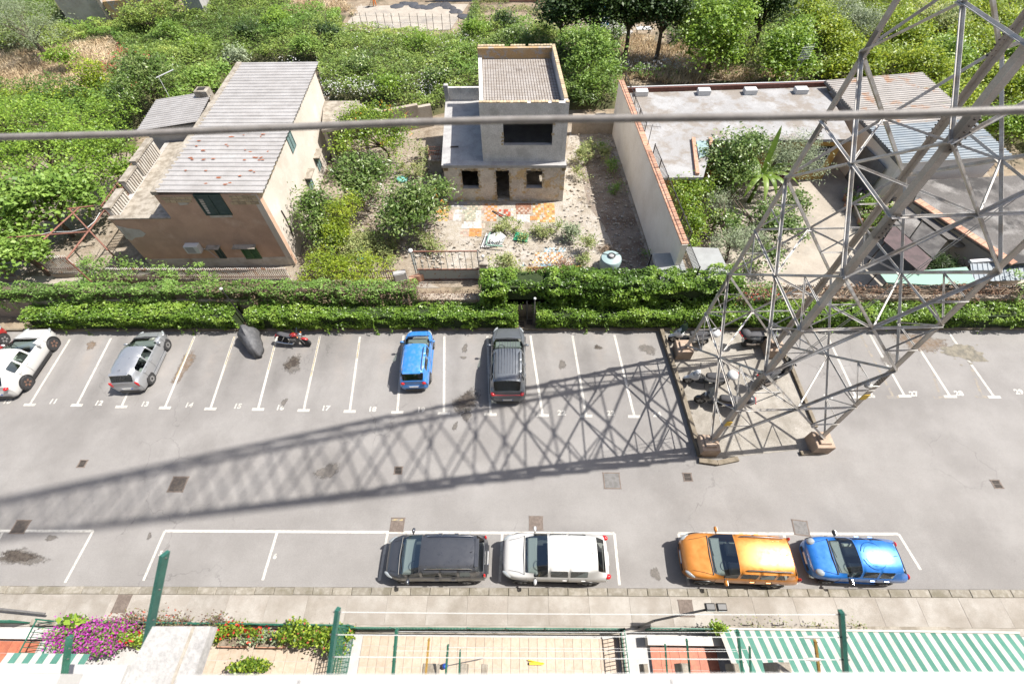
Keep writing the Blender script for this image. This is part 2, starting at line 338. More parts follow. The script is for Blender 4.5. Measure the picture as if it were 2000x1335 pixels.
leaf('leaf_vine_dry', (.10, .065, .045), (.15, .10, .075), (.13, .15, .05), .7, .25, K=1.25)
leaf('leaf_dead', (.12, .065, .04), (.20, .12, .075), (.27, .19, .125), .8, .2, K=1.1)
def asphalt_wear():
    m = MATS['asphalt']; n = m.node_tree.nodes; l = m.node_tree.links; b = n['Principled BSDF']; src = b.inputs['Base Color'].links[0].from_socket
    tc = n.new('ShaderNodeTexCoord'); sp = n.new('ShaderNodeSeparateXYZ'); l.new(tc.outputs['Object'], sp.inputs[0]); X, Y = sp.outputs[0], sp.outputs[1]
    def M(op, a, bb=None, c=None):
        x = n.new('ShaderNodeMath'); x.operation = op
        for i, v in enumerate((a, bb, c)):
            if v is None: continue
            if isinstance(v, (int, float)): x.inputs[i].default_value = v
            else: l.new(v, x.inputs[i])
        return x.outputs[0]
    def sm(v, a, bb):
        r = n.new('ShaderNodeMapRange'); r.interpolation_type = 'SMOOTHSTEP'; r.inputs[1].default_value = a; r.inputs[2].default_value = bb; l.new(v, r.inputs[0]); return r.outputs[0]
    def nz(sx, sy, det=5, off=0):
        mp = n.new('ShaderNodeMapping'); mp.inputs['Scale'].default_value = (sx, sy, 1); mp.inputs['Location'].default_value = (off, off, 0); l.new(tc.outputs['Object'], mp.inputs[0]); t = n.new('ShaderNodeTexNoise'); t.inputs['Scale'].default_value = 1; t.inputs['Detail'].default_value = det; t.inputs['Roughness'].default_value = .65; l.new(mp.outputs[0], t.inputs[0]); return t.outputs[0]
    a, bq = G(541, 657), G(504, 799); sl = (bq.x-a.x)/(bq.y-a.y)
    u = M('FRACT', M('DIVIDE', M('SUBTRACT', M('SUBTRACT', X, a.x+.1), M('MULTIPLY', M('SUBTRACT', Y, a.y), sl)), 2.385))
    band = M('MULTIPLY', sm(M('ABSOLUTE', M('SUBTRACT', u, .2)), .24, .05), M('MULTIPLY', sm(Y, 10.6, 12.2), sm(X, 8.4, 7.0)))      # grime left where cars never stand
    band = M('MULTIPLY', band, sm(nz(.9, .35, 4), .25, .65))
    cen = M('MULTIPLY', M('MULTIPLY', sm(M('ABSOLUTE', M('SUBTRACT', u, .62)), .22, .05), M('MULTIPLY', sm(Y, 12.0, 13.5), sm(X, 8.4, 7.0))), sm(nz(.8, .8, 5, 9), .4, .7))
    streak = nz(.10, .9, 6, 3); vt = n.new('ShaderNodeTexVoronoi'); vt.feature = 'DISTANCE_TO_EDGE'; vt.inputs['Scale'].default_value = .42
    wp = n.new('ShaderNodeVectorMath'); t2 = n.new('ShaderNodeTexNoise'); t2.inputs['Scale'].default_value = 1.4; t2.inputs['Detail'].default_value = 6; l.new(tc.outputs['Object'], t2.inputs[0]); sc = n.new('ShaderNodeVectorMath'); sc.operation = 'SCALE'; sc.inputs['Scale'].default_value = 1.1; l.new(t2.outputs['Color'], sc.inputs[0]); l.new(tc.outputs['Object'], wp.inputs[0]); l.new(sc.outputs[0], wp.inputs[1]); l.new(wp.outputs[0], vt.inputs['Vector'])
    crack = M('MULTIPLY', sm(vt.outputs['Distance'], .010, .002), sm(nz(.16, .16, 3, 21), .54, .62))
    spots = sm(nz(2.6, 2.6, 3, 40), .70, .78)
    f = M('SUBTRACT', 1.0, M('MULTIPLY', band, .17)); f = M('MULTIPLY', f, M('SUBTRACT', 1.0, M('MULTIPLY', crack, .24))); f = M('MULTIPLY', f, M('ADD', .92, M('MULTIPLY', streak, .16))); f = M('MULTIPLY', f, M('SUBTRACT', 1.0, M('MULTIPLY', spots, .16)))
    f = M('ADD', f, M('MULTIPLY', cen, .10))
    hs = n.new('ShaderNodeHueSaturation'); l.new(src, hs.inputs['Color']); l.new(f, hs.inputs['Value']); x = n.new('ShaderNodeMix'); x.data_type = 'RGBA'; l.new(M('MULTIPLY', cen, .35), x.inputs[0]); l.new(hs.outputs[0], x.inputs[6]); x.inputs[7].default_value = (.235, .20, .17, 1); l.new(x.outputs[2], b.inputs['Base Color'])
asphalt_wear()
# ---------------------------------------------------------------- ground
MB().sheet([(-700, -300), (700, -300), (700, 900), (-700, 900)], -.03).build('ground', 'soil', kind='structure')
kY = lambda x: 2.90+.0073*x
lot = MB().sheet([(-60, kY(-60)), (45, kY(45)), (45, 16.05), (-60, 16.05)], 0).build('car_park', 'asphalt', kind='structure')
def strip(p, q, w, mat_, name, z=.004, parent=lot):
    p, q = Vector((p[0], p[1], 0)), Vector((q[0], q[1], 0)); d = (q-p).normalized(); n = Vector((-d.y, d.x, 0))*w/2
    return MB().sheet([p-n, q-n, q+n, p+n], z).build(name, mat_, parent)
def stall(top, bot, T=True, m='line_paint'):
    a, b = G(*top), G(*bot); mb = MB(); d = (b-a).normalized(); n = Vector((-d.y, d.x, 0))*.062
    zl = .0025 if m == 'line_faded' else .004
    mb.sheet([a-n, b-n, b+n, a+n], zl)
    if T: mb.sheet([(b.x-.31, b.y-.075), (b.x+.31, b.y-.075), (b.x+.31, b.y+.075), (b.x-.31, b.y+.075)], zl+.002)
    return mb.build('stall_line', m, lot)
for t, b in (((50, 664), (-42, 789)), ((137, 662), (58, 790)), ((217, 660), (150, 791)), ((300, 659), (237, 794)), ((380, 657), (322, 796)), ((458, 657), (411, 798)), ((541, 657), (504, 799)),
             ((625, 656), (593, 801)), ((703, 657), (683, 803)), ((788, 655), (776, 805)), ((868, 656), (867, 807)), ((952, 656), (958, 809)), ((1036, 655), (1060, 811)), ((1118, 655), (1145, 812)),
             ((1200, 654), (1239, 813)), ((1612, 648), (1672, 775)), ((1698, 651), (1767, 773)), ((1778, 653), (1856, 774)), ((1852, 648), (1942, 775))): stall(t, b)
for t, b in (((452, 690), (425, 755)), ((1680, 652), (1745, 775)), ((1815, 700), (1836, 776)), ((1888, 690), (1918, 775))): stall(t, b, b[1] > 770, 'line_faded')
for a, b in (((537, 672), (524, 722)), ((625, 656), (607, 735)), ((458, 657), (440, 712)), ((702, 668), (697, 700)), ((379, 660), (345, 735))):
    a_, b_ = G(*a), G(*b); strip(a_, b_, .05, 'line_yellow', 'paint_wear', .007)
for num, px, py in ((10, 14, 784), (11, 104, 784), (12, 193, 787), (13, 283, 789), (14, 369, 791), (15, 464, 793), (16, 547, 796), (17, 636, 797), (18, 727, 799), (19, 822, 800), (20, 912, 802), (22, 1097, 806), (23, 1193, 807),
                    (24, 1283, 809), (25, 1618, 775), (26, 1700, 772), (27, 1785, 769), (28, 1873, 768), (29, 1990, 765), (5, 314, 1080), (6, 537, 1086)):
    p = G(px, py); share('stall_number', text_mesh('stall_number', str(num), .40 if num > 9 else .28, 'line_paint', .016), lot, (p.x, p.y, .005), sc=(1.05, .95, 1))
def bay(l, m='line_paint', w=.11):
    for a, b in zip(l[:-1], l[1:]): strip(G(*a), G(*b), w, m, 'bay_line', .004+.0008*random.random())
bay([(-60, 1036), (182, 1036), (127, 1137)]); bay([(5, 1039), (-45, 1135)]); bay([(280, 1133), (322, 1036), (1200, 1041), (1210, 1142)])
for a, b in (((541, 1040), (513, 1132)), ((757, 1041), (741, 1133)), ((981, 1042), (976, 1135)), ((1531, 1044), (1556, 1140))): bay([a, b])
bay([(1345, 1142), (1325, 1041), (1755, 1042), (1798, 1112)])
# stains and repairs
def ragged(px, py, rx, ry, m, z=.003, name='oil_stain', seed=0, n=40, spots=14):
    r = random.Random(seed+px); c = G(px, py); rx *= 1.5; ry *= 1.5; ph = [r.random()*6.28 for _ in range(3)]; vs, fd = [(c.x, c.y, z)], [1.0]
    for k, f in ((.25, .95), (.5, .75), (.75, .42), (1.0, 0.0)):
        for i in range(n): t = 6.283*i/n; q = k*(1+.2*math.sin(2*t+ph[0])+.14*math.sin(3*t+ph[1])+.08*math.sin(7*t+ph[2])); vs.append((c.x+rx*q*math.cos(t), c.y+ry*q*math.sin(t), z)); fd.append(f)
    fs = [(0, 1+i, 1+(i+1) % n) for i in range(n)]+[(1+k*n+i, 1+(k+1)*n+i, 1+(k+1)*n+(i+1) % n, 1+k*n+(i+1) % n) for k in range(3) for i in range(n)]
    o = MB().add(vs, fs).build(name, m, lot); at = o.data.attributes.new('fade', 'FLOAT', 'POINT'); at.data.foreach_set('value', fd); return o
def ragged_hard(px, py, rx, ry, m, z=.003, name='oil_stain', seed=0, n=40, spots=14):
    r = random.Random(seed+px); c = G(px, py); mb = MB(); ph = [r.random()*6.28 for _ in range(5)]
    def blobp(cx, cy, ax, ay, k):
        pts = []
        for i in range(k):
            t = 6.283*i/k; q = 1+.18*math.sin(2*t+ph[0])+.14*math.sin(3*t+ph[1])+.10*math.sin(7*t+ph[2])+.10*r.uniform(-1, 1); pts.append((cx+ax*q*math.cos(t), cy+ay*q*math.sin(t)))
        return pts
    mb.sheet(blobp(c.x, c.y, rx, ry, n), z)
    for i in range(spots):
        t = r.random()*6.28; k = 1.05+.7*r.random(); s = r.uniform(.02, .09); mb.sheet(blobp(c.x+rx*k*math.cos(t), c.y+ry*k*math.sin(t), s, s*.8, 8), z+.0002*(i+1))
    return mb.build(name, m, lot)
ragged(571, 709, .38, .34, 'oil', .006, seed=1); ragged(571, 711, .55, .5, 'oil_light', .005, seed=2, spots=20)
ragged(910, 782, .42, .5, 'oil', .006, seed=3); ragged(910, 785, .6, .72, 'oil_light', .005, seed=4, spots=22); ragged(911, 812, .3, .22, 'oil_light', .0052, seed=5)
ragged(35, 1086, .68, .24, 'oil', .006, seed=6); ragged(40, 1088, .9, .34, 'oil_light', .005, seed=7)
for k, (x, y, a, b, m) in enumerate(((908, 680, .16, .28, 'oil_light'), (905, 698, .22, .08, 'oil_light'), (1168, 678, .2, .16, 'oil'), (1098, 712, .16, .35, 'oil_light'), (889, 832, .12, .25, 'oil_light'), (292, 1046, .1, .14, 'oil_light'), (555, 785, .12, .25, 'oil_light'), (178, 674, .3, .26, 'rust_stain'),
        (100, 1050, .3, .1, 'oil_light'), (1280, 1120, .16, .26, 'oil_light'), (640, 920, .5, .35, 'oil_light'), (1740, 700, .5, .4, 'oil_light'), (1265, 682, .4, .35, 'oil_light'))): ragged(x, y, a, b, m, .0044+.0001*k, 'oil_stain' if m != 'rust_stain' else 'rust_stain', 10+k, 28, 8)
ragged_hard(1883, 688, .95, .55, 'patch_asphalt', .006, 'asphalt_repair', 40); ragged(1800, 668, 1.4, .5, 'rust_stain', .0052, 'rust_stain', 41); ragged(360, 715, .4, .9, 'rust_stain', .0035, 'paint_wear', 42)
# ---------------------------------------------------------------- drains and covers
def cover(px, py, s, m, label, name, cat, slots=0, rz=0, pat=0, z=0, frame='iron_brown', sy=None):
    c = G(px, py, z); sy = sy or s; t = thing(name, label, cat, (c.x, c.y, z), rz)
    fr = MB(); h = .016
    for x, y, a, b in ((0, -sy/2, s+.08, .05), (0, sy/2, s+.08, .05), (-s/2, 0, .05, sy-.05), (s/2, 0, .05, sy-.05)): fr.box((x, y, h/2-.002), (a, b, h))
    fr.build('frame', frame, t)
    if slots:
        MB().box((0, 0, .002), (s-.04, sy-.04, .004)).build('pit', 'black_hole', t)
        bar = MB().box((0, 0, 0), ((s-.05)/slots*.5, (sy-.1)/2-.02, .012)).mesh('grate_bar', m)
        for r in (-1, 1):
            for i in range(slots): share('grate_bar', bar, t, (-(s-.05)/2+(i+.5)*(s-.05)/slots, r*(sy-.06)/4, .010))
        MB().box((0, 0, .010), (s-.05, .035, .013)).build('grate_bar', m, t)
    else:
        mb = MB().box((0, 0, .005), (s-.05, sy-.05, .012)); k = pat
        for i in range(k):
            for j in range(k): mb.box((-(s-.12)/2+(s-.12)*(i+.5)/k, -(sy-.12)/2+(sy-.12)*(j+.5)/k, .0125), ((s-.12)/k*.55, (sy-.12)/k*.55, .004))
        mb.build('lid', m, t)
    return t
cover(348, 945, .70, 'iron', 'large dark square manhole cover in the open roadway crossed by the tower shadow', 'manhole_cover', 'manhole cover', pat=7)
cover(161, 905, .34, 'iron', 'small dark drain grate beside the tower shadow facing stall 12', 'drain_grate', 'drain', 6)
cover(778, 918, .34, 'iron', 'small drain grate lying within the lattice tower shadow', 'drain_grate', 'drain', 6)
cover(1195, 938, .72, 'iron_light', 'pale grey square manhole cover near the tower pad', 'manhole_cover', 'manhole cover', pat=0)
cover(1343, 931, .36, 'iron', 'drain grate just outside the corner of the tower pad', 'drain_grate', 'drain', 6)
cover(1947, 945, .36, 'iron', 'drain grate in the empty roadway below stall 29', 'drain_grate', 'drain', 6)
cover(40, 1028, .62, 'iron', 'brown square cover crossed by the painted bay line by the oil stain', 'manhole_cover', 'manhole cover', pat=8, sy=.55)
cover(776, 1024, .56, 'iron_brown', 'brown cover with a yellow edge in front of the black car', 'manhole_cover', 'manhole cover', pat=8)
c776 = G(776, 1016); MB().box((c776.x, c776.y+.03, .019), (.5, .07, .006)).build('yellow_edge_mark', 'line_yellow', lot)
cover(1047, 1021, .56, 'iron_brown', 'brown chequered cover beside the white car', 'manhole_cover', 'manhole cover', pat=8)
cover(1564, 1030, .60, 'iron_light', 'worn pale cover beside the orange and small blue cars', 'manhole_cover', 'manhole cover', pat=9, rz=-.12)
# ---------------------------------------------------------------- kerb and pavement along the apartment block
kerb = MB().sheet([(-60, kY(-60)-.02), (45, kY(45)-.02), (45, kY(45)-.3), (-60, kY(-60)-.3)], .02).build('kerb', 'sidewalk', kind='structure')
kst = [MB().cbox((0, 0, 0), (.775, .28, .14+.004*i), .018).mesh('kerb_stone', 'kerb_stone') for i in range(3)]
ka = math.atan(.0073)
for i in range(72):
    x = -31+.79*i; share('kerb_stone', kst[i % 3], kerb, (x, kY(x)-.16+random.uniform(-.008, .008), .055+random.uniform(-.006, .006)), (random.uniform(-.01, .01), random.uniform(-.006, .006), ka+random.uniform(-.008, .008)))
pave = MB().sheet([(-60, kY(-60)-.3), (45, kY(45)-.3), (45, 1.55), (-60, 1.2)], .085).build('pavement', 'sidewalk', kind='structure')
psl = [MB().cbox((0, 0, 0), (1.594, 1.0, .04), .002).mesh('paving_slab', 'sidewalk') for i in range(1)]
for i in range(34):
    x = -27+1.6*i; share('paving_slab', psl[0], pave, (x, kY(x)-.815, .098+random.uniform(-.003, .003)), (0, 0, ka))
cover(238, 1178, .52, 'iron_brown', 'brown rectangular cover set in the pavement near the bougainvillea', 'manhole_cover', 'manhole cover', pat=9, z=.118, rz=.0, sy=.6)
cover(1340, 1187, .5, 'iron_brown', 'brown rectangular cover set in the pavement beside the floodlight arm', 'manhole_cover', 'manhole cover', pat=9, z=.118, sy=.55)
# ---------------------------------------------------------------- tower pad
pad = MB().sheet(Gp([(1296, 650), (1376, 898), (1612, 872), (1500, 650)]), .012).build('tower_pad', 'pad_concrete', kind='structure')
def kerbrun(l, w, h, name='pad_kerb', parent=pad, m='pad_kerb'):
    for a, b in zip(l[:-1], l[1:]):
        a_, b_ = G(*a), G(*b); mb = MB(); d = (b_-a_).normalized()*.0; mb.beam((a_.x, a_.y, h/2-.01), (b_.x, b_.y, h/2-.01), w, h+.02); mb.build(name, m, parent)
kerbrun([(1290, 648), (1330, 770), (1366, 892)], .2, .3); kerbrun([(1364, 900), (1400, 905), (1440, 897)], .22, .16)
kerbrun([(1505, 652), (1545, 720), (1592, 835)], .16, .16); kerbrun([(1562, 886), (1612, 882)], .2, .14); kerbrun([(1619, 880), (1614, 858)], .18, .14)
# ---------------------------------------------------------------- lattice tower
FEET = {'BL': (8.6, 14.35), 'BR': (13.42, 14.43), 'FL': (8.66, 8.88), 'FR': (13.9, 9.05)}
TC = (11.2, 11.68); TAP = .0365
tw = thing('lattice_tower', 'tall grey steel lattice pylon standing on four concrete footings', 'pylon', (TC[0], TC[1], 0))
def leg(k, z):
    x, y = FEET[k]; return (x-TC[0]+(TAP if x < TC[0] else -TAP)*z, y-TC[1]+(TAP if y < TC[1] else -TAP)*z, z)
for k, (x, y) in FEET.items():
    x -= TC[0]; y -= TC[1]
    s = .82; mb = MB().cbox((x, y, .36), (s, s, .72), .025); mb.cbox((x, y, .76), (.5, .5, .12), .02); mb.build('footing', 'footing', tw)
    a, b = leg(k, .3), leg(k, 24); up = (-1 if x > 0 else 1, 0, .1)
    MB().angle(a, b, .18, .025, up, 1 if (x > 0) == (y > 0) else -1).build('leg', 'steel_leg', tw)
    for z0 in (5.2, 12.6, 15.0):
        pa, pb = leg(k, z0), leg(k, z0+.8); mb = MB().angle(pa, pb, .2, .016, up, 1 if (x > 0) == (y > 0) else -1)
        mb.build('splice_plate', 'steel_leg', tw); bm_ = MB()
        P0, P1 = V(pa), V(pb)
        for i in range(6):
            for j in (0, 1):
                c = P0+(P1-P0)*(i+.5)/6; dx = (.10+.12*j)*(-1 if x > 0 else 1); dy = (.10+.12*j)*(-1 if y > 0 else 1)
                bm_.box((c[0]+dx, c[1]-(.0 if y < 0 else -.0), c[2]), (.03, .05, .03))
        bm_.build('bolt', 'iron', tw, kind='stuff')
LEV = [.75, 6.3, 11.2, 15.2, 18.8, 22]
FACES = (('FL', 'FR'), ('FR', 'BR'), ('BR', 'BL'), ('BL', 'FL'))
def lerp(a, b, t): return tuple(a[i]+(b[i]-a[i])*t for i in range(3))
def member(p, q, w=.10, name='brace', t=.014, flip=1): return MB().angle(p, q, w, t, (.3, .2, 1), flip).build(name, 'steel', tw)
for li in range(len(LEV)-1):
    z0, z1 = LEV[li], LEV[li+1]; w0 = 1-2*TAP*z0/5.2; w1 = 1-2*TAP*z1/5.2; zc = z0+(z1-z0)*w0/(w0+w1); cen = []
    wd = .09 if li < 3 else .08
    for a, b in FACES:
        A0, B0, A1, B1 = leg(a, z0), leg(b, z0), leg(a, z1), leg(b, z1); c = lerp(leg(a, zc), leg(b, zc), .5); cen.append(c)
        for e in (A0, B0, A1, B1): member(e, c, wd, 'diagonal', flip=1 if e in (A0, A1) else -1)
        member(leg(a, zc), c, .07, 'belt'); member(c, leg(b, zc), .07, 'belt')
        MB().box(c, (.2, .2, .025)).build('gusset_plate', 'steel', tw)
        if li < 2:                          # redundant members between the legs and the diagonals
            for lg, E in ((a, A0), (b, B0), (a, A1), (b, B1)):
                m = lerp(E, c, .5); zl = m[2]; member(m, leg(lg, zl), .045, 'secondary_brace'); member(m, leg(lg, zc if E in (A0, B0) else (zc+z1)/2-.2 if False else zc), .045, 'secondary_brace')
    if li < 3:
        for i in range(4): member(cen[i], cen[(i+1) % 4], .065, 'plan_brace')
# upper half: above the picture, it only throws its shadow
ub = MB(); z = LEV[-1]; 
for k in FEET: ub.beam(leg(k, 23.9), leg(k, 62), .19)
while z < 60:
    wid = 5.2-2*TAP*z; z1 = min(z+max(1.5, wid*.85), 60)
    for a, b in FACES:
        ub.beam(leg(a, z), leg(b, z1), .06); ub.beam(leg(b, z), leg(a, z1), .06)
    z = z1
ub.build('upper_bracing', 'steel', tw, kind='stuff')
for k, z0 in (('FL', 2.35), ('FR', 4.3)):
    a, b = V(leg(k, z0)), V(leg(k, z0+.35)); s_ = np.array((-.005, -.012, 0)); mb = MB().beam(a+s_*1+np.array((.12 if k == 'FL' else -.12, -.012, 0)), b+s_+np.array((.12 if k == 'FL' else -.12, -.012, 0)), .25, .02, (0, 1, 0)); mb.build('yellow_mark', 'sign_yellow', tw)
cab = MB()
for o in (0, .22):
    a, b = V(leg('FL', 3.0)), V(leg('FR', 16)); pts = [a+(b-a)*t+np.array((.3+o, .6+o, 0)) for t in (0, .25, .5, .75, 1)]; cab.path(pts, .012, 5)
cab.build('guy_cable', 'steel', tw)
lamp = V(leg('FR', 5.4)); mb = MB().tube(lamp+np.array((-.5, -.1, 0)), lamp+np.array((-.1, -.1, 0)), .03, n=6); mb.blob(lamp+np.array((-.55, -.1, .05)), (.16, .12, .1)); mb.build('lamp', 'steel', tw, True)
# ---------------------------------------------------------------- house materials
mat('brown_render', (.46, .31, .22), .95, (.39, .26, .185), 1.1, .4, .62, (.52, .38, .285), .6, .55, .7, .25, 60)
mat('white_render', (.46, .435, .39), .95, (.36, .325, .275), 1.5, .45, .62, (.26, .22, .175), 1.1, .58, .7, .3, 50)
mat('cream_render', (.50, .45, .39), .95, (.43, .38, .32), .9, .42, .62, (.55, .505, .45), .45, .5, .66, .25, 50)
mat('grey_render', (.34, .32, .295), .95, (.28, .255, .23), 1.1, .42, .6, (.40, .385, .36), .5, .5, .66, .4, 40)
mat('bare_stone', (.42, .335, .215), .95, (.33, .26, .17), 4, .42, .6, bump=.6, bscale=25, ov=.18)
mat('cap_stone', (.30, .27, .225), .95, (.19, .165, .13), 2.4, .42, .6, (.36, .33, .285), 1.0, .55, .7, .4, 45)
mat('tin_roof', (.325, .312, .30), .55, (.275, .262, .25), 1.2, .40, .64, (.36, .35, .34), .4, .5, .66, .05, 30, metal=.1)
mat('rust', (.30, .095, .035), .9, (.22, .07, .03), 6, .4, .6)
mat('roof_rusty', (.255, .235, .215), .6, (.30, .28, .26), 1.2, .42, .62, (.27, .155, .09), .8, .55, .64, .05, 30, metal=.1)
mat('roof_blue', (.16, .19, .215), .6, (.20, .225, .24), 1.2, .42, .62, bump=.05)
mat('shutter_dark', (.028, .055, .05), .5, (.04, .07, .062), 4, bump=.05)
mat('shutter_green', (.035, .10, .035), .5, (.05, .12, .05), 4, bump=.05)
mat('shutter_teal', (.085, .135, .13), .55, (.11, .16, .155), 4, bump=.05)
plain('white_plastic', (.5, .5, .49), .5); plain('grey_plastic', (.28, .28, .28), .6); plain('dark_void', (.02, .018, .016), .95)
mat('ruin_plaster', (.56, .515, .45), .95, (.46, .415, .355), 1.6, .42, .6, (.50, .37, .21), 1.1, .52, .58, 1.0, 14, dist=.05)
mat('ruin_grey', (.52, .50, .47), .95, (.60, .58, .55), 1.5, .42, .6, (.40, .38, .355), .7, .55, .7, .9, 18, dist=.05)
mat('slab_concrete', (.34, .332, .322), .95, (.27, .262, .258), 1.3, .42, .6, (.35, .345, .335), .5, .5, .66, .4, 40)
mat('roof_bitumen', (.255, .25, .245), .95, (.205, .182, .158), .9, .46, .58, (.30, .298, .295), .5, .5, .62, .35, 30, fine=.16)
mat('ochre_stone', (.36, .24, .12), .95, (.30, .27, .24), 2.2, .5, .56, (.40, .30, .18), 1, bump=.7, bscale=22)
mat('rebar', (.11, .065, .045), .9, bump=.1)
mat('mesh_roof', (.40, .375, .345), .95, (.34, .31, .275), 1.4, .42, .6, (.17, .15, .135), .5, .62, .70, .5, 30)
mat('garden_soil', (.235, .192, .145), .97, (.28, .24, .19), 1.4, .42, .6, (.15, .115, .08), .6, .5, .64, .8, 18, dist=.06, fine=.2)
mat('rubble', (.31, .275, .225), .97, (.36, .33, .29), 2.0, .42, .6, (.22, .185, .14), .8, .5, .64, .8, 18, dist=.06, fine=.2)
mat('shade_soil', (.19, .155, .125), .97, (.24, .205, .17), 2.2, .42, .6, (.15, .11, .08), .7, .5, .64, .8, 22, dist=.06, fine=.22)  # darker soil tone that carries the pale wall's shadow
mat('court_concrete', (.335, .30, .25), .93, (.29, .255, .21), 1.0, .42, .6, (.22, .20, .175), .35, .5, .66, .3, 45)
mat('dark_roof', (.105, .097, .09), .95, (.20, .19, .178), .7, .46, .62, (.045, .042, .04), .4, .5, .60, .4, 30, fine=.2)
mat('terracotta', (.40, .215, .14), .85, (.44, .27, .19), 6, .42, .6, (.31, .155, .10), 1.5, bump=.3, ov=.12)
mat('yellow_render', (.45, .28, .08), .9, (.38, .22, .06), 2, bump=.2); mat('wood_red', (.085, .028, .018), .6, (.12, .045, .03), 6)
mat('pale_wall', (.74, .685, .62), .95, (.68, .62, .55), .8, .42, .62, (.78, .73, .67), .35, .5, .66, .2, 50)
mat('fence_white', (.50, .48, .45), .7, (.32, .18, .11), 3.5, .55, .62, bump=.1); mat('fence_grey', (.21, .20, .185), .7, (.24, .13, .08), 3.5, .52, .6, bump=.1)
mat('gate_blue', (.32, .36, .36), .6, (.27, .145, .085), 4.5, .58, .63, bump=.1); mat('bamboo', (.35, .22, .05), .8, (.26, .15, .04), 12)
plain('tank_blue', (.27, .36, .36), .55); plain('net_green', (.20, .33, .26), .8); plain('green_plastic', (.03, .26, .14), .6); plain('black_metal', (.02, .02, .02), .5)
mat('rusty_pipe', (.17, .075, .055), .85, (.23, .11, .075), 6)
tower_dummy = None
X3 = lambda p: (p[0], p[1], p[2])
# ---------------------------------------------------------------- house with brown front and tin roof
hs = thing('tin_roof_house', 'two storey house with brown front and long grey corrugated roof', 'house', (0, 0, 0))
F0, F1, F2 = Vector((-23.87, 21.08, 0)), Vector((-20.25, 21.14, 0)), Vector((-14.58, 21.24, 0)); B = SK*15.4
fn = Vector((.0176, -1, 0)).normalized(); rn = Vector((1, .066, 0)).normalized()
def fh(px, py): return hit(px, py, F2, fn)
def rh(px, py): return hit(px, py, F2, rn)
def fu(p): return (p-F1).dot((F2-F1).normalized())
w_front = [fh(390, 379), fh(452, 379), fh(452, 420), fh(405, 420)]
hol = []
def rect(f, pxs):
    ps = [f(*p) for p in pxs]; return ps
top_w = (fu(fh(393, 400))-.1, fu(fh(446, 405)), fh(420, 420).z, fh(420, 379).z)
g_w = (fu(fh(472, 490)), fu(fh(507, 495)), fh(490, 505).z, fh(480, 480).z)
s_w = (fu(fh(420, 490)), fu(fh(440, 498)), fh(430, 504).z, fh(425, 481).z)
wm = MB(); wall(wm, F1, F2, 0, 5.35, .35, [top_w, g_w, s_w]); wm.build('wall', 'brown_render', hs, label='brown rendered front wall')
wm = MB(); wall(wm, F2, F2+B, 0, 5.4, .35); wm.build('wall', 'cream_render', hs, label='pale cream side wall')
wm = MB(); wall(wm, F2+B, F1+B, 0, 5.4, .3); wall(wm, F1+B, F1+Vector((0, .4, 0)), 0, 5.5, .3); wm.build('wall', 'grey_render', hs)
# lower side block with roof terrace
TZ = 3.75
wm = MB(); wall(wm, F0, F1+Vector((-.003, 0, 0)), 0, TZ+.12, .3); wm.build('wall', 'brown_render', hs, label='brown wall of the lower terrace block')
wm = MB(); S = SK*8.2; wall(wm, F0+S, F0+Vector((0, .301, 0)), 0, TZ+.02, .3); wm.build('wall', 'grey_render', hs)
MB().prism([F0+Vector((.3, .3, 0)), F1+Vector((.29, .3, 0)), F1+S+Vector((.29, 0, 0)), F0+S+Vector((.3, 0, 0))], TZ-.2, TZ).build('terrace_floor', 'cap_stone', hs)
MB().prism([F0+Vector((-.05, -.05, 0)), F1+Vector((-.01, -.05, 0)), F1+Vector((-.01, .28, 0)), F0+Vector((-.05, .28, 0))], TZ+.121, TZ+.2).build('parapet_cap', 'cap_stone', hs)
for a, b, h in ((.25, 2.05, .62), (2.5, 4.1, .78), (4.3, 6.9, .95)):
    p, q = F0+SK*a, F0+SK*b; mb = MB(); wall(mb, q, p, TZ+.03, TZ+h, .22); mb.build('parapet', 'white_render', hs)
    m_ = MB(); e = Vector((.11, 0, 0)); m_.beam(X3(p+e+Vector((0, 0, TZ+h+.06))), X3(q+e+Vector((0, 0, TZ+h+.06))), .4, .12); m_.build('parapet_cap', 'cap_stone', hs)
    for i in range(int((b-a)/.22)):
        c = p+SK*(.12+.22*i)+Vector((.26, 0, 0)); MB().box((c.x, c.y, TZ+h*.5), (.08, .1, h*.8), math.radians(3.8)).build('parapet_rib', 'white_render', hs)
# base band, patches, exposed stones
MB().plate([X3(F0+Vector((.0, 0, -.02))), X3(F2+Vector((0, 0, -.02))), X3(F2+Vector((0, 0, .72))), X3(F0+Vector((0, 0, .72)))], fn, .012).build('base_band', 'white_render', hs)
def patch(f, pxs, n, t, name, m, par): return MB().plate([X3(f(*p)) for p in pxs], n, t).build(name, m, par)
patch(fh, [(226, 440), (250, 446), (272, 448), (285, 456), (280, 462), (264, 464), (258, 469), (247, 466), (238, 453)], fn, .012, 'plaster_patch', 'white_render', hs)
patch(fh, [(343, 391), (360, 389), (373, 390), (368, 399), (352, 401)], fn, .011, 'plaster_patch', 'white_render', hs)
patch(fh, [(388, 389), (396, 389), (413, 420), (452, 420), (455, 424), (412, 425), (400, 408)], fn, .010, 'plaster_patch', 'white_render', hs)
stn = [MB().cbox((0, 0, 0), (.40, .19, .03), .012).mesh('stone', 'bare_stone'), MB().cbox((0, 0, 0), (.30, .19, .03), .012).mesh('stone', 'bare_stone'), MB().cbox((0, 0, 0), (.5, .19, .03), .012).mesh('stone', 'bare_stone')]
L_ = (F2-F1).length; ang = math.atan2((F2-F1).y, (F2-F1).x)
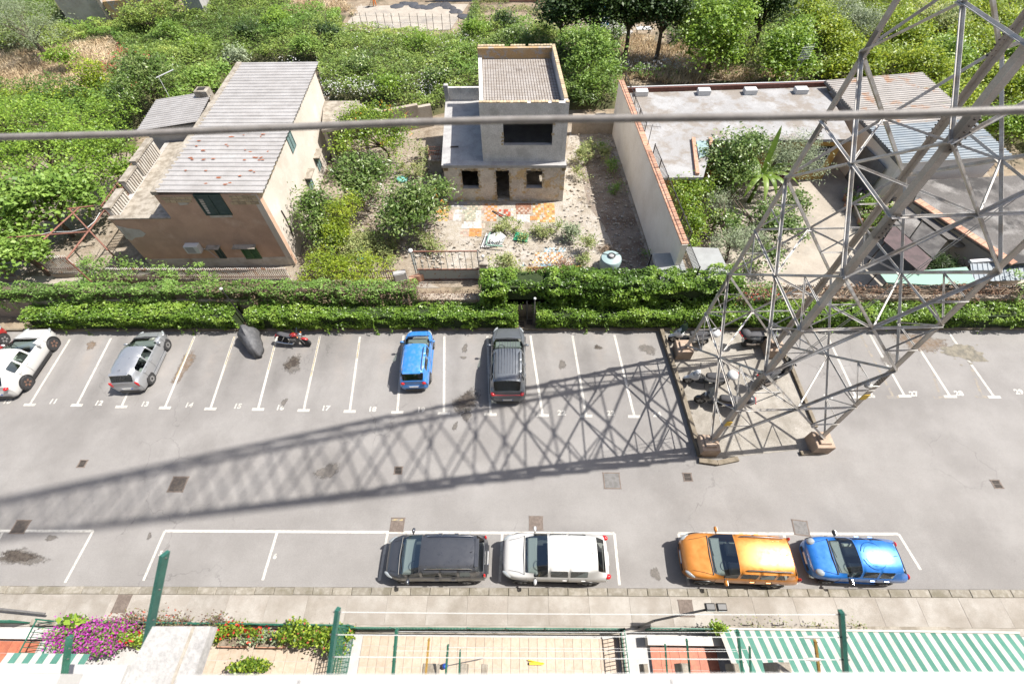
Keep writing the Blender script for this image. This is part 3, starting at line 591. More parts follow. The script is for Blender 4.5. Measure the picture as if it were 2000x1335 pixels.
for row in range(3):
    u = .25+.1*row
    while u < L_-.25:
        k = random.randrange(3); ln = (.40, .30, .5)[k]
        if not (top_w[0]-.3 < u+ln/2 < top_w[1]+.3) and not (row == 2 and u < 2.0):
            p = F1+(F2-F1).normalized()*(u+ln/2); share('stone', stn[k], hs, (p.x+fn.x*.012, p.y+fn.y*.012, 5.24-row*.205), (math.pi/2, 0, ang))
        u += ln+.025
for i in range(46):                                   # bare stones under the side eave
    p = F2+SK*(.3+.31*i); share('stone', stn[1], hs, (p.x+.012, p.y, 5.28-.02*random.random()), (math.pi/2, 0, math.atan2(SK.y, SK.x)))
    if i < 22 and random.random() < .7: share('stone', stn[1], hs, (p.x+.012, p.y+.12, 5.07-.02*random.random()), (math.pi/2, 0, math.atan2(SK.y, SK.x)))
def shutter(p00, u, n, w, h, m, par, lou=9, name='window'):
    """window with two louvred shutter leaves; p00 lower-left corner, u along the wall, n outward"""
    p00, u, n = Vector(p00), Vector(u).normalized(), Vector(n).normalized(); up = Vector((0, 0, 1))
    fr = MB(); P = lambda a, b, c: X3(p00+u*a+up*b+n*c)
    def bar(a0, a1, b0, b1, c0, c1): fr.hexa([P(a0, b0, c0), P(a1, b0, c0), P(a1, b0, c1), P(a0, b0, c1), P(a0, b1, c0), P(a1, b1, c0), P(a1, b1, c1), P(a0, b1, c1)])
    bar(0, .07, 0, h, -.1, .04); bar(w-.07, w, 0, h, -.1, .04); bar(.07, w-.07, h-.07, h, -.1, .04); bar(.07, w-.07, 0, .07, -.1, .04); bar(w/2-.05, w/2+.05, .07, h-.07, -.1, .035)
    o = fr.build(name, m, par)
    for s in (0, 1):
        a0 = .075 if s == 0 else w/2+.055; a1 = a0+w/2-.13
        for i in range(lou):
            z = .08+(h-.16)*i/lou; lv = MB(); lv.hexa([P(a0, z, -.01), P(a1, z, -.01), P(a1, z, .018), P(a0, z, .018), P(a0, z+(h-.16)/lou*.85, -.045), P(a1, z+(h-.16)/lou*.85, -.045), P(a1, z+(h-.16)/lou*.85, -.02), P(a0, z+(h-.16)/lou*.85, -.02)]); lv.build('slat', m, o)
    MB().add([P(.02, .02, -.12), P(w-.02, .02, -.12), P(w-.02, h-.02, -.12), P(.02, h-.02, -.12)], [(0, 1, 2, 3)]).build('backing', 'dark_void', o)
ux = (F2-F1).normalized()
for wv, m in ((top_w, 'shutter_dark'), (g_w, 'shutter_green'), (s_w, 'shutter_dark')):
    p = F1+ux*(wv[0]+.003)+Vector((0, 0, wv[2]+.003)); shutter(X3(p), ux, fn, wv[1]-wv[0]-.006, wv[3]-wv[2]-.006, m, hs, 8)
for wv in (g_w, s_w):
    a = F1+ux*(wv[0]-.25)+Vector((0, 0, wv[3]+.05)); b = F1+ux*(wv[1]+.12)+Vector((0, 0, wv[3]+.05)); MB().hexa([X3(a), X3(b), X3(b+fn*.38), X3(a+fn*.38), X3(a+Vector((0, 0, .06))), X3(b+Vector((0, 0, .06))), X3(b+fn*.38+Vector((0, 0, .05))), X3(a+fn*.38+Vector((0, 0, .05)))]).build('window_canopy', 'cap_stone', hs)
for q, w_, h_ in ((((561, 263), (575, 290)), 1.0, 1.1), (((614, 303), (628, 330)), .9, 1.05), (((598, 345), (612, 366)), .9, 1.0)):
    c = rh((q[0][0]+q[1][0])/2, (q[0][1]+q[1][1])/2); p = c-SK*w_/2-Vector((0, 0, h_/2)); shutter(X3(p+rn*.012), SK, rn, w_, h_, 'shutter_teal', hs, 7)
    if w_ < 1: 
        a = c-SK*.6+Vector((0, 0, h_/2+.1)); b = c+SK*.6+Vector((0, 0, h_/2+.1)); MB().hexa([X3(a), X3(b), X3(b+rn*.45), X3(a+rn*.45), X3(a+Vector((0, 0, .08))), X3(b+Vector((0, 0, .08))), X3(b+rn*.45+Vector((0, 0, .08))), X3(a+rn*.45+Vector((0, 0, .08)))]).build('window_canopy', 'terracotta' if False else 'cap_stone', hs)
# air conditioner, hose
c = fh(380, 480); ac = MB().cbox((c.x, c.y-.2, c.z), (.85, .36, .58), .03, ang).build('air_conditioner', 'white_plastic', hs); MB().box((c.x-.08, c.y-.385, c.z), (.5, .012, .45), ang).build('fan_grille', 'grey_plastic', ac)
MB().path([X3(fh(*p)+fn*.03) for p in ((396, 484), (408, 489), (418, 497), (425, 502))], .018, 6).build('hose', 'white_plastic', hs, True)
MB().path([X3(rh(*p)+rn*.05) for p in ((548, 411), (556, 425), (566, 446), (572, 462))], .035, 6).build('drain_pipe', 'iron', hs, True)
# roofs
EA = 5.52
ra, rb, rc, rd = G(303, 377, EA+.1), G(514, 378, EA-.05), G(622, 121, EA-.05), G(470, 123, EA+.1)
for i in range(6):
    t0, t1 = i/6, (i+1)/6; z = .012*(5-i)
    a = V(ra)*(1-t0)+V(rd)*t0; b = V(rb)*(1-t0)+V(rc)*t0; d = V(ra)*(1-t1-.004)+V(rd)*(t1+.004); a[2] += z; b[2] += z; d[2] += z
    corrugated(a, b, d, 6, .05).build('roof_sheet', 'tin_roof', hs)
MB().beam(X3(ra+Vector((-.08, 0, -.03))), X3(rd+Vector((-.08, 0, -.03))), .34, .22).build('roof_edge_wall', 'cap_stone', hs)
MB().prism([F1+Vector((.3, .3, 0)), F2+Vector((-.3, .3, 0)), F2+B+Vector((-.3, -.3, 0)), F1+B+Vector((.3, -.3, 0))], 5.1, 5.25).build('roof_deck', 'grey_render', hs)
for i in range(34):                                     # rust flakes on the sheets near the front
    t = random.choice((.04, .09, .12, .2, .25, .29, .33, .36)) + random.uniform(-.012, .012); s = random.uniform(.1, .92); p = V(ra)*(1-t)*(1-s)+V(rd)*t*(1-s)+V(rb)*(1-t)*s+V(rc)*t*s
    l = random.uniform(.12, .4); z0 = .065+.012*(5-int(t*6)); pts = []
    for k in range(9): a_ = 6.283*k/9; q = random.uniform(.6, 1.1); pts.append((p[0]+l*.5*q*math.cos(a_), p[1]+.065*q*math.sin(a_), p[2]+z0+.05*0))
    MB().sheet(pts).build('rust_flake', 'rust', hs)
# annex
A = [G(*p, 5.0) for p in ((262, 249), (386, 237), (428, 178), (302, 189))]
zz = (4.75, 5.0, 5.05, 4.8); A = [Vector((p.x, p.y, z)) for p, z in zip(A, zz)]
corrugated(A[0], A[1], A[3], 14, .04).build('roof_sheet', 'tin_roof', hs)
ap = [A[0]+Vector((.35, .25, 0)), A[1]+Vector((-.1, .25, 0)), A[2]+Vector((-.1, -.2, 0)), A[3]+Vector((.35, -.2, 0))]
MB().prism([(p.x, p.y) for p in ap], 0, 4.7).build('annex_wall', 'grey_render', hs)
ch = G(392, 172, 5.5); MB().cbox((ch.x, ch.y, 5.0), (.9, .7, .9), .05).build('chimney', 'cap_stone', hs); MB().box((ch.x, ch.y-.02, 5.46), (.5, .4, .02)).build('chimney_mouth', 'dark_void', hs)
an = G(322, 175, 5.3); mb = MB().tube((an.x, an.y, 4.8), (an.x+.1, an.y, 6.2), .02, n=6); mb.tube((an.x-.1, an.y, 6.1), (an.x+1.0, an.y+.6, 6.35), .035, n=6); mb.build('antenna', 'white_plastic', hs)
# rear lean-to slab joined to the right
lt = [(p.x, p.y) for p in (G(628, 255, 2.8), G(700, 243, 2.8), G(702, 197, 2.8), G(632, 197, 2.8))]
t = thing('lean_to_shed', 'low concrete roofed shed behind the cream wall of the tin roof house', 'shed'); MB().prism(lt, 2.6, 2.8).build('roof', 'cap_stone', t); mm = MB()
for p in lt: MB().box((p[0]*.985-.1, p[1]-.2 if p[1] > 33 else p[1]+.3, 1.29), (.25, .25, 2.6)).build('post', 'grey_render', t)
MB().box((sum(p[0] for p in lt)/4, max(p[1] for p in lt)-.4, 1.29), (3.0, .2, 2.6)).build('wall', 'grey_render', t)
# ---------------------------------------------------------------- roofless shell in the middle
rs = thing('derelict_house', 'roofless grey plaster shell of a two storey house with empty windows', 'house')
M0, M1 = Vector((-5.35, 27.62, 0)), Vector((2.84, 27.5, 0)); mu = (M1-M0).normalized(); mn = Vector((mu.y, -mu.x, 0))
mfh = lambda px, py: hit(px, py, M0, mn); mU = lambda p: (p-M0).dot(mu)
def hole(l, r, tp, bt): return (mU(mfh(l, (tp+bt)/2)), mU(mfh(r, (tp+bt)/2)), mfh((l+r)/2, bt).z, mfh((l+r)/2, tp).z)
h1 = hole(902, 935, 333, 368); h3 = hole(1028, 1059, 333, 367); h2 = hole(969, 995, 333, 392); h2 = (h2[0], h2[1], .02, h2[3])
SD = SK*8.7; ZS = 2.72
mb = MB(); wall(mb, M0, M1, -.02, ZS, .3, [h1, h2, h3]); mb.build('wall', 'ruin_plaster', rs)
mb = MB(); wall(mb, M1, M1+SD, -.02, ZS, .3, [(2.5, 3.4, 1.0, 2.1)]); wall(mb, M1+SD, M0+SD, -.02, ZS, .3, [(3.0, 4.2, .9, 2.1)]); wall(mb, M0+SD, M0, -.02, ZS, .3); mb.build('wall', 'ruin_plaster', rs)
MB().prism([M0+mu*.31+SK*.31, M1-mu*.31+SK*.31, M1-mu*.31+SD-SK*.31, M0+mu*.31+SD-SK*.31], -.02, .03).build('floor', 'cap_stone', rs)
mb = MB(); wall(mb, M0+mu*3.2+SK*.31, M0+mu*3.2+SK*5, .03, ZS, .15); wall(mb, M0+mu*5.1+SK*3.2, M0+mu*7.8+SK*3.2, .03, ZS, .15, [(1.4, 2.2, .03, 2.0)]); mb.build('inner_wall', 'wall_pink' if 'wall_pink' in MATS else 'cream_render', rs)
MB().prism([M0-mu*.08-SK*.1, M1+mu*.05-SK*.1, M1+mu*.05+SD, M0-mu*.08+SD], ZS+.001, ZS+.19).build('floor_slab', 'slab_concrete', rs)
ZU = ZS+.19; U0 = M0+mu*2.72+SK*.35; U1 = M1-mu*.02+SK*.35
ufh = lambda px, py: hit(px, py, U0, mn); uU = lambda p: (p-U0).dot(mu)
hw = (uU(ufh(983, 265)), uU(ufh(1079, 265)), ufh(1030, 284).z, ufh(1030, 238).z+.1); UD = SK*7.9; ZT = 6.05
mb = MB(); wall(mb, U0, U1, ZU, ZT+.75, .25, [hw]); mb.build('wall', 'ruin_grey', rs)
mb = MB(); wall(mb, U1, U1+UD, ZU, ZT+.7, .25); wall(mb, U0+UD, U0+Vector((0, .26, 0)), ZU, ZT+.12, .25, [(2.5, 4, ZU+.8, ZU+2)]); mb.build('wall', 'ruin_grey', rs)
mb = MB(); wall(mb, U1+UD, U0+UD, ZU, ZT+.7, .25); mb.build('parapet', 'ochre_stone', rs, label='ochre stone rear parapet with peeling plaster')
MB().prism([U0+mu*.26+SK*.26, U1-mu*.26+SK*.26, U1-mu*.26+UD-SK*.26, U0+mu*.26+UD-SK*.26], ZT-.15, ZT).build('roof_deck', 'mesh_roof', rs)
cp = MB(); n_ = 26
for (a, b) in ((U0, U1), (U1+SK*.3, U1+UD), (U0+UD, U1+UD)):
    for i in range(n_):
        if random.random() < .12: continue
        p = a.lerp(b, (i+.5)/n_); q = (b-a).normalized(); nr = Vector((-q.y, q.x, 0))*.125; hh = (.75 if a is U0 else .7); MB().cbox((p.x+nr.x, p.y+nr.y, ZT+hh+.02+.02*random.random()), ((b-a).length/n_*.94, .24, .06), .015, math.atan2(q.y, q.x)).build('coping_stone', 'bare_stone', rs)
for i in range(28):
    x = .3+i*5.0/28; p, q = U0+mu*x+SK*.35, U0+mu*x+UD-SK*.35; MB().beam((p.x, p.y, ZT+.03), (q.x, q.y, ZT+.03), .015).build('rebar', 'rebar', rs)
for i in range(34):
    y = .4+i*7.1/34; p, q = U0+mu*.3+SK*y, U1-mu*.3+SK*y; MB().beam((p.x, p.y, ZT+.05), (q.x, q.y, ZT+.05), .015).build('rebar', 'rebar', rs)
MB().box((U0.x+2.9, U0.y+1.1, ZU+.25), (.7, .5, .5)).build('crate', 'slab_concrete', rs)
MB().plate([X3(U0+mu*(hw[0]-.02)+Vector((0, 0, hw[2]+.002))), X3(U0+mu*(hw[1]+.02)+Vector((0, 0, hw[2]+.002))), X3(U0+mu*(hw[1]+.02)+SK*.26+Vector((0, 0, hw[2]+.002))), X3(U0+mu*(hw[0]-.02)+SK*.26+Vector((0, 0, hw[2]+.002)))], (0, 0, 1), .03).build('sill', 'slab_concrete', rs)
for hh in (h1, h3): MB().plate([X3(M0+mu*(hh[0]-.05)-SK*.06+Vector((0, 0, hh[2]+.002))), X3(M0+mu*(hh[1]+.05)-SK*.06+Vector((0, 0, hh[2]+.002))), X3(M0+mu*(hh[1]+.05)+SK*.3+Vector((0, 0, hh[2]+.002))), X3(M0+mu*(hh[0]-.05)+SK*.3+Vector((0, 0, hh[2]+.002)))], (0, 0, 1), .04).build('sill', 'slab_concrete', rs)
mb = MB(); wall(mb, M0+SD+mu*2.6-SK*.02, M0+SD-SK*.02, ZU, ZU+.95, .2); mb.build('terrace_parapet', 'ruin_grey', rs); q = M0+SD; MB().cbox((q.x+.1, q.y-.2, ZU+.6), (.32, .32, 1.2), .03).build('terrace_post', 'slab_concrete', rs)
p = G(880, 288, ZU); MB().beam((p.x, p.y, ZU+.05), (p.x+.55, p.y+.02, ZU+.05), .07).build('offcut', 'iron', rs)
def chips(o, u_, hh, z0, nn, n=26, m='bare_stone'):
    L1, L2 = hh[1]-hh[0], hh[3]-hh[2]
    for i in range(n):
        s_ = random.random()*(2*L2+L1); e = random.uniform(.02, .09)
        if s_ < L2: a_, z_ = hh[0]-e, hh[2]+s_
        elif s_ < 2*L2: a_, z_ = hh[1]+e, hh[2]+s_-L2
        else: a_, z_ = hh[0]+s_-2*L2, hh[3]+e
        p = o+u_*a_; MB().cbox((0, 0, 0), (random.uniform(.08, .24), random.uniform(.07, .17), .03), .01).build('chipped_stone', m, rs).matrix_local = Matrix.Translation((p.x+nn.x*.006, p.y+nn.y*.006, z_)) @ Matrix.Rotation(math.atan2(u_.y, u_.x), 4, 'Z') @ Matrix.Rotation(math.pi/2, 4, 'X') @ Matrix.Rotation(random.uniform(-.3, .3), 4, 'Z')
for hh in (h1, h3, h2): chips(M0, mu, hh, 0, mn)
chips(U0, mu, hw, 0, mn, 16)
for i in range(26):
    p = M0+mu*random.choice((.15, 8.05, random.uniform(.3, 7.9))); MB().cbox((0, 0, 0), (random.uniform(.1, .4), random.uniform(.08, .2), .03), .01).build('chipped_stone', 'bare_stone', rs).matrix_local = Matrix.Translation((p.x+mn.x*.005, p.y+mn.y*.005, random.choice((2.6, 2.5, random.uniform(.1, 2.6))))) @ Matrix.Rotation(math.atan2(mu.y, mu.x), 4, 'Z') @ Matrix.Rotation(math.pi/2, 4, 'X')
# wire cage and bench beside its left wall
t = thing('wire_cage', 'rusty wire cage on a stone bench against the shell house', 'cage'); c = G(850, 308, 1.2); MB().cbox((c.x, c.y, 1.12), (1.0, .7, .16), .02).build('bench_top', 'cap_stone', t); MB().box((c.x, c.y+.1, .52), (.7, .4, 1.06)).build('bench_base', 'grey_render', t)
mb = MB()
for i in range(7):
    x = c.x-.4+i*.13
    for y in (c.y-.25, c.y+.3): mb.beam((x, y, 1.2), (x, y, 1.9), .02)
for z in (1.3, 1.6, 1.9):
    for y in (c.y-.25, c.y+.3): mb.beam((c.x-.42, y, z), (c.x+.42, y, z), .02)
    for x in (c.x-.42, c.x+.42): mb.beam((x, c.y-.25, z), (x, c.y+.3, z), .02)
mb.build('wire_frame', 'rusty_pipe', t)
# ---------------------------------------------------------------- yards
def yard(name, px, m, z=-.01): return MB().sheet(Gp(px), z).build(name, m, kind='structure')
yard('garden_ground', [(-200, 560), (2100, 560), (1900, 300), (1200, 240), (600, 240), (100, 300)], 'garden_soil', -.015)
yard('lane', [(-200, 560), (860, 562), (820, 545), (560, 553), (200, 553), (150, 538), (-200, 545)], 'court_concrete', -.004)
yard('rubble_yard', [(870, 420), (1085, 395), (1115, 250), (1195, 255), (1275, 520), (1000, 530), (880, 545), (865, 470)], 'rubble', -.008)
yard('wall_shade_strip', [(1133, 330), (1150, 405), (1180, 440), (1212, 520), (1272, 520), (1200, 300), (1160, 280)], 'shade_soil', -.003)  # earth coloured darker in the shape of the long wall's cast shadow
pt = yard('patio', [(840, 392), (1100, 395), (1098, 440), (1000, 470), (860, 470)], 'rubble', 0)
# mosaic of odd floor tiles
TC_ = {'to': (.42, .20, .07), 'tw': (.47, .45, .42), 'tg': (.30, .30, .23), 'tr': (.36, .08, .045), 'tp': (.40, .30, .24), 'ty': (.44, .29, .11), 'tb': (.22, .33, .38), 'tk': (.25, .25, .25), 'tn': (.24, .115, .07), 'tc': (.45, .38, .29)}
for k, c in TC_.items(): mat('tile_'+k, c, .6, tuple(v*.72 for v in c), 5, .45, .58, (.30, .27, .23), 1.6, .58, .66, bump=.1, ov=.16)
tcache = {}
def tiles(px0, px1, cols, rows, codes, name='floor_tile', par=pt, z=.004, drop=.06):
    """rectangle between two picture points on the ground, laid with cols x rows tiles"""
    a, b = G(*px0), G(*px1); w_, h_ = (b.x-a.x)/cols, (b.y-a.y)/rows
    for i in range(cols):
        for j in range(rows):
            if random.random() < drop: continue
            m = codes[(i+j) % len(codes)]; key = (round(w_, 3), round(h_, 3), m)
            if key not in tcache: tcache[key] = MB().box((0, 0, 0), (abs(w_)*.965, abs(h_)*.965, .02)).mesh('floor_tile', 'tile_'+m)
            share(name, tcache[key], par, (a.x+w_*(i+.5), a.y+h_*(j+.5), z+random.uniform(-.002, .003)), (0, 0, random.uniform(-.012, .012)))
tiles((849, 395), (875, 408), 6, 5, ['ty', 'tn']); tiles((852, 409), (876, 420), 4, 3, ['ty']); tiles((852, 420), (874, 432), 4, 3, ['tp', 'ty'])
tiles((883, 395), (897, 404), 3, 2, ['tk', 'tw']); tiles((899, 395), (912, 409), 2, 3, ['tk']); tiles((913, 395), (943, 410), 6, 3, ['tc', 'tg'])
tiles((887, 410), (901, 432), 3, 5, ['tw']); tiles((902, 411), (909, 417), 2, 2, ['tg']); tiles((909, 411), (929, 431), 5, 5, ['tg', 'tg', 'tc']); tiles((930, 411), (940, 446), 2, 8, ['tw']); tiles((902, 433), (929, 446), 7, 3, ['tw']); tiles((878, 411), (886, 430), 2, 4, ['tp'])
tiles((941, 398), (947, 446), 1, 10, ['tp']); tiles((947, 398), (970, 432), 4, 8, ['to', 'tp']); tiles((970, 409), (997, 423), 6, 3, ['tr', 'tr', 'tw']); tiles((970, 423), (996, 433), 5, 2, ['tg'])
tiles((1007, 397), (1038, 406), 6, 2, ['tn', 'tn']); tiles((1008, 406), (1038, 418), 7, 3, ['tn', 'tp']); tiles((998, 407), (1008, 432), 2, 5, ['tw', 'tc']); tiles((1010, 419), (1035, 434), 4, 3, ['tw'])
tiles((1040, 397), (1062, 420), 4, 5, ['ty', 'tc', 'to']); tiles((1062, 397), (1084, 420), 4, 5, ['to', 'ty']); tiles((1048, 420), (1084, 434), 6, 3, ['to', 'ty', 'tc']); tiles((1035, 422), (1050, 430), 3, 2, ['to'])
tiles((917, 446), (940, 462), 4, 4, ['to']); tiles((900, 448), (917, 462), 3, 3, ['tp']); tiles((1052, 395), (1060, 400), 2, 2, ['tg'])
tiles((1062, 484), (1105, 492), 12, 2, ['tw', 'tb']); tiles((1045, 493), (1100, 507), 12, 4, ['tc', 'to', 'tw']); tiles((1035, 507), (1090, 514), 14, 2, ['ty', 'tw']); tiles((1050, 514), (1085, 524), 6, 2, ['tb']); tiles((1015, 512), (1030, 522), 3, 2, ['tb', 'tw'])
# stone walls behind the yard
def rough_wall(name, label, pts, h, th=.35, m='plaster_wall', cat='wall', seed=1):
    t = thing(name, label, cat); r = random.Random(seed)
    for (a, b) in zip(pts[:-1], pts[1:]):
        a, b = Vector((a[0], a[1], 0)), Vector((b[0], b[1], 0)); n = max(2, int((b-a).length/.9)); mb = MB()
        for i in range(n): wall(mb, a.lerp(b, i/n), a.lerp(b, (i+1)/n), -.05, h*r.uniform(.86, 1.05), th)
        mb.build('masonry', m, t)
    return t
rough_wall('garden_wall', 'crumbling rendered wall between the citrus tree and the shell house', Gp([(700, 262), (775, 260), (848, 246)]), 2.0, seed=3)
rough_wall('garden_wall', 'broken low wall between the shell house and the long pale wall', Gp([(1116, 262), (1160, 262), (1196, 262)]), 1.7, seed=4)
# ---------------------------------------------------------------- right hand property
rw = thing('long_boundary_wall', 'long tall pale rendered wall capped with terracotta tiles', 'wall')
W0, W1 = Vector((7.28, 36.6, 0)), Vector((8.42, 18.6, 0)); mb = MB(); wall(mb, W0, W1, -.03, 3.95, .32); mb.build('masonry', 'pale_wall', rw)
wd = (W1-W0).normalized(); wl = (W1-W0).length; ctile = MB().cbox((0, 0, 0), (.36, .40, .07), .02).mesh('coping_tile', 'terracotta')
for i in range(int(wl/.375)): 
    p = W0+wd*(.19+.375*i)+Vector((.16, 0, 3.99)); share('coping_tile', ctile, rw, X3(p), (0, random.uniform(-.02, .02), math.atan2(wd.y, wd.x)))
def railing(name, label, pts, z0, z1, step=.13, m='black_metal', cat='railing', post=1.6, r=.011, par=None):
    t = thing(name, label, cat) if par is None else par; bars = MB()
    for a, b in zip(pts[:-1], pts[1:]):
        a, b = Vector((a[0], a[1], 0)), Vector((b[0], b[1], 0)); L = (b-a).length
        for z in (z0+.06, z1): MB().beam((a.x, a.y, z), (b.x, b.y, z), .035).build('rail', m, t)
        for i in range(int(L/step)): p = a.lerp(b, (i+.5)*step/L); bars.beam((p.x, p.y, z0), (p.x, p.y, z1), r*2)
        k = max(1, int(L/post))
        for i in range(k+1): p = a.lerp(b, i/k); MB().beam((p.x, p.y, z0-.05), (p.x, p.y, z1+.06), .05).build('post', m, t)
    bars.build('bar', m, t, kind='stuff'); return t
railing('wall_railing', 'thin black railing along the top of the long pale wall', [W0+Vector((.42, -.1, 0)), W0+wd*7+Vector((.42, 0, 0))], 3.85, 4.5, .4)
railing('wall_railing', 'black railing of the pale wall beside the green garden shrubs', [W0+wd*9.5+Vector((.42, 0, 0)), W1+Vector((.42, .3, 0))], 3.7, 4.5, .2)
# long flat roofed house behind it
lh = thing('flat_roof_house', 'long single storey house with flat grey bitumen roof and brown rear edge', 'house')
RZ = 3.35
rp = [G(*p, RZ) for p in ((1243, 182), (1614, 170), (1668, 272), (1392, 274), (1374, 346), (1296, 347))]; rp[0].x = 7.75; rp[5].x = 8.35
MB().prism([(p.x, p.y) for p in rp], RZ-.18, RZ).build('roof', 'roof_bitumen', lh)
ins = [Vector((p.x, p.y, 0)) for p in rp]; cen = Vector((14.5, 31.5, 0))
wm = MB(); q = [ins[0]+Vector((.05, -.2, 0)), ins[1]+Vector((-.3, -.2, 0)), ins[2]+Vector((-.3, .35, 0)), ins[3]+Vector((.2, .35, 0)), ins[4]+Vector((-.3, .3, 0)), ins[5]+Vector((.2, .3, 0))]
MB().prism([(p.x, p.y) for p in q], -.03, RZ-.181).build('wall', 'yellow_render', lh)
a, b = rp[0], rp[1]; MB().beam((a.x, a.y+.1, RZ+.16), (b.x, b.y+.1, RZ+.16), .14, .32).build('rear_parapet', 'wood_red', lh); MB().beam((a.x, a.y+.22, RZ+.34), (b.x, b.y+.22, RZ+.34), .1, .05).build('parapet_flashing', 'white_plastic', lh)
for px in (1252, 1374, 1465, 1565): c = G(px, 174, RZ+.25); MB().cbox((c.x, rp[0].y-.25, RZ+.18), (.9, .55, .36), .02).build('vent_block', 'white_plastic', lh)
for px in (1354, 1387): 
    p, q2 = G(px, 270, RZ+.1), G(px+8 if px == 1354 else px+2, 340 if px == 1354 else 285, RZ+.1); MB().beam((p.x, p.y, RZ+.08), (q2.x, q2.y, RZ+.08), .22, .2).build('kerb_beam', 'terracotta', lh)
p = [G(*k, RZ+.06) for k in ((1360, 275), (1384, 275), (1384, 300), (1366, 310))]; MB().sheet([X3(k) for k in p]).build('skylight', plain('skylight_glass', (.25, .33, .32), .2), lh)
c0, c1 = G(1590, 318, .02), G(1672, 322, .02); fy = rp[2].y+.335
for x0, x1, z0, z1, m, nm in ((.2, 1.1, .1, 2.2, 'dark_void', 'doorway'), (1.2, 2.4, .1, 2.5, 'wood_red', 'door')): MB().box((rp[2].x-5+x0+(x1-x0)/2, fy, (z0+z1)/2), (x1-x0, .06, z1-z0)).build(nm, m, lh)
lat = MB()
for i in range(9): lat.beam((rp[2].x-2.5+i*.2, fy-.06, .9), (rp[2].x-2.5+i*.2, fy-.06, 2.6), .05)
for i in range(8): lat.beam((rp[2].x-2.55, fy-.06, .95+i*.22), (rp[2].x-.85, fy-.06, .95+i*.22), .05)
lat.build('lattice_screen', 'white_plastic', lh); MB().box((rp[2].x-1.7, fy-.02, 1.75), (1.7, .05, 1.8)).build('screen_opening', 'dark_void', lh)
ant = G(1268, 315, 4.0); t = thing('tv_antenna', 'small rooftop antenna on the pale wall with a brown bracket', 'antenna', (W0+wd*8.8).to_tuple()); mb = MB().tube((.2, 0, 3.9), (.2, 0, 5.4), .02, n=6); mb.build('mast', 'black_metal', t); mb = MB().tube((-.35, .1, 5.3), (.75, -.1, 5.3), .012, n=5)
for i in range(6): mb.tube((-.3+i*.2, -.3, 5.3), (-.3+i*.2, .3, 5.3), .008, n=4)
mb.build('elements', 'iron_light', t)
t = thing('grid_antenna', 'tilted pale grid antenna on the rear edge of the flat roof', 'antenna', G(1545, 168, RZ).to_tuple()); mb = MB().tube((0, .2, .2), (.15, .2, 2.2), .025, n=6); mb.build('mast', 'iron_light', t); mb = MB()
for i in range(6): mb.tube((-.3+i*.13, .1, 1.7+i*.03), (-.2+i*.13, .2, 2.7+i*.03), .012, n=4); mb.tube((-.35, .13, 1.8+i*.16), (.5, .17, 1.85+i*.16), .012, n=4)
mb.build('grid', 'white_plastic', t)
# metal roofed barn
br = thing('metal_roof_barn', 'shed with a rusty to blue corrugated metal roof behind the pylon', 'shed')
Q = [G(1760, 320, 3.4), G(1975, 306, 3.4), G(1800, 141, 3.9), G(1612, 157, 3.9)]
for i in range(5):
    t0, t1 = i/5, (i+1)/5; a = V(Q[3])*(1-t0)+V(Q[0])*t0; b = V(Q[2])*(1-t0)+V(Q[1])*t0; d = V(Q[3])*(1-t1)+V(Q[0])*t1; a[2] += .01*i; b[2] += .01*i; d[2] += .01*i
    corrugated(a, b, d, 8, .05).build('roof_sheet', 'roof_rusty' if i < 3 else 'roof_blue', br)
qi = [(p.x, p.y) for p in (Q[0]+Vector((.3, .3, 0)), Q[1]+Vector((-.3, .3, 0)), Q[2]+Vector((-.3, -.3, 0)), Q[3]+Vector((.45, -.3, 0)))]
MB().prism(qi, -.03, 3.25).build('wall', 'pale_wall', br)
gd = [G(1660, 322), G(1745, 360)]; MB().beam((qi[0][0]-.5, qi[0][1]+3.2, 1.25), (qi[0][0]-.3, qi[0][1]+.6, 1.25), .06, 2.5).build('sliding_door', mat('grey_door', (.15, .155, .16), .6, (.12, .125, .13), 2), br)
MB().beam(X3(Q[3]+Vector((.02, 0, -.1))), X3(Q[0]+Vector((.02, 0, -.1))), .12, .18).build('barge_board', 'iron_light', br)
# courtyard and lower shed on the right
yard('courtyard', [(1400, 330), (1700, 318), (1800, 350), (1990, 345), (2080, 560), (1440, 560), (1390, 480)], 'court_concrete', .002)
ls = thing('low_concrete_shed', 'low shed with stained flat concrete roof and red tile edge', 'shed')
SZ = 2.45; R_ = [G(*p, SZ) for p in ((1786, 392), (1976, 516), (2075, 505), (2040, 340), (1800, 352))]
MB().prism([(p.x, p.y) for p in R_], SZ-.2, SZ).build('roof', 'dark_roof', ls)
ri = [(p.x, p.y) for p in (R_[0]+Vector((.35, 0, 0)), R_[1]+Vector((.3, .3, 0)), R_[2]+Vector((-.3, .3, 0)), R_[3]+Vector((-.3, -.3, 0)), R_[4]+Vector((.3, -.3, 0)))]
MB().prism(ri, -.03, SZ-.201).build('wall', 'cream_render', ls)
d = (R_[1]-R_[0]); n_t = 17
for i in range(n_t): 
    p = R_[0]+d*((i+.5)/n_t); MB().cbox((p.x+.1, p.y, SZ+.05), (d.length/n_t*.96, .5, .08), .02, math.atan2(d.y, d.x)).build('edge_tile', 'terracotta', ls)
c = G(1868, 474, 1.7); MB().lathe([(0.0, 0), (.42, 0), (.45, .06), (.30, .1), (0, .1)], (c.x, c.y, 1.65), 16).build('wall_dish', 'cap_stone', ls); 
for i, (px, py) in enumerate(((1895, 495), (1912, 505))): c = G(px, py, .9); MB().cbox((c.x, c.y, .95), (.75, .5, .08), .02, -.6).build('window_shutter', 'dark_void' if i else 'iron', ls)
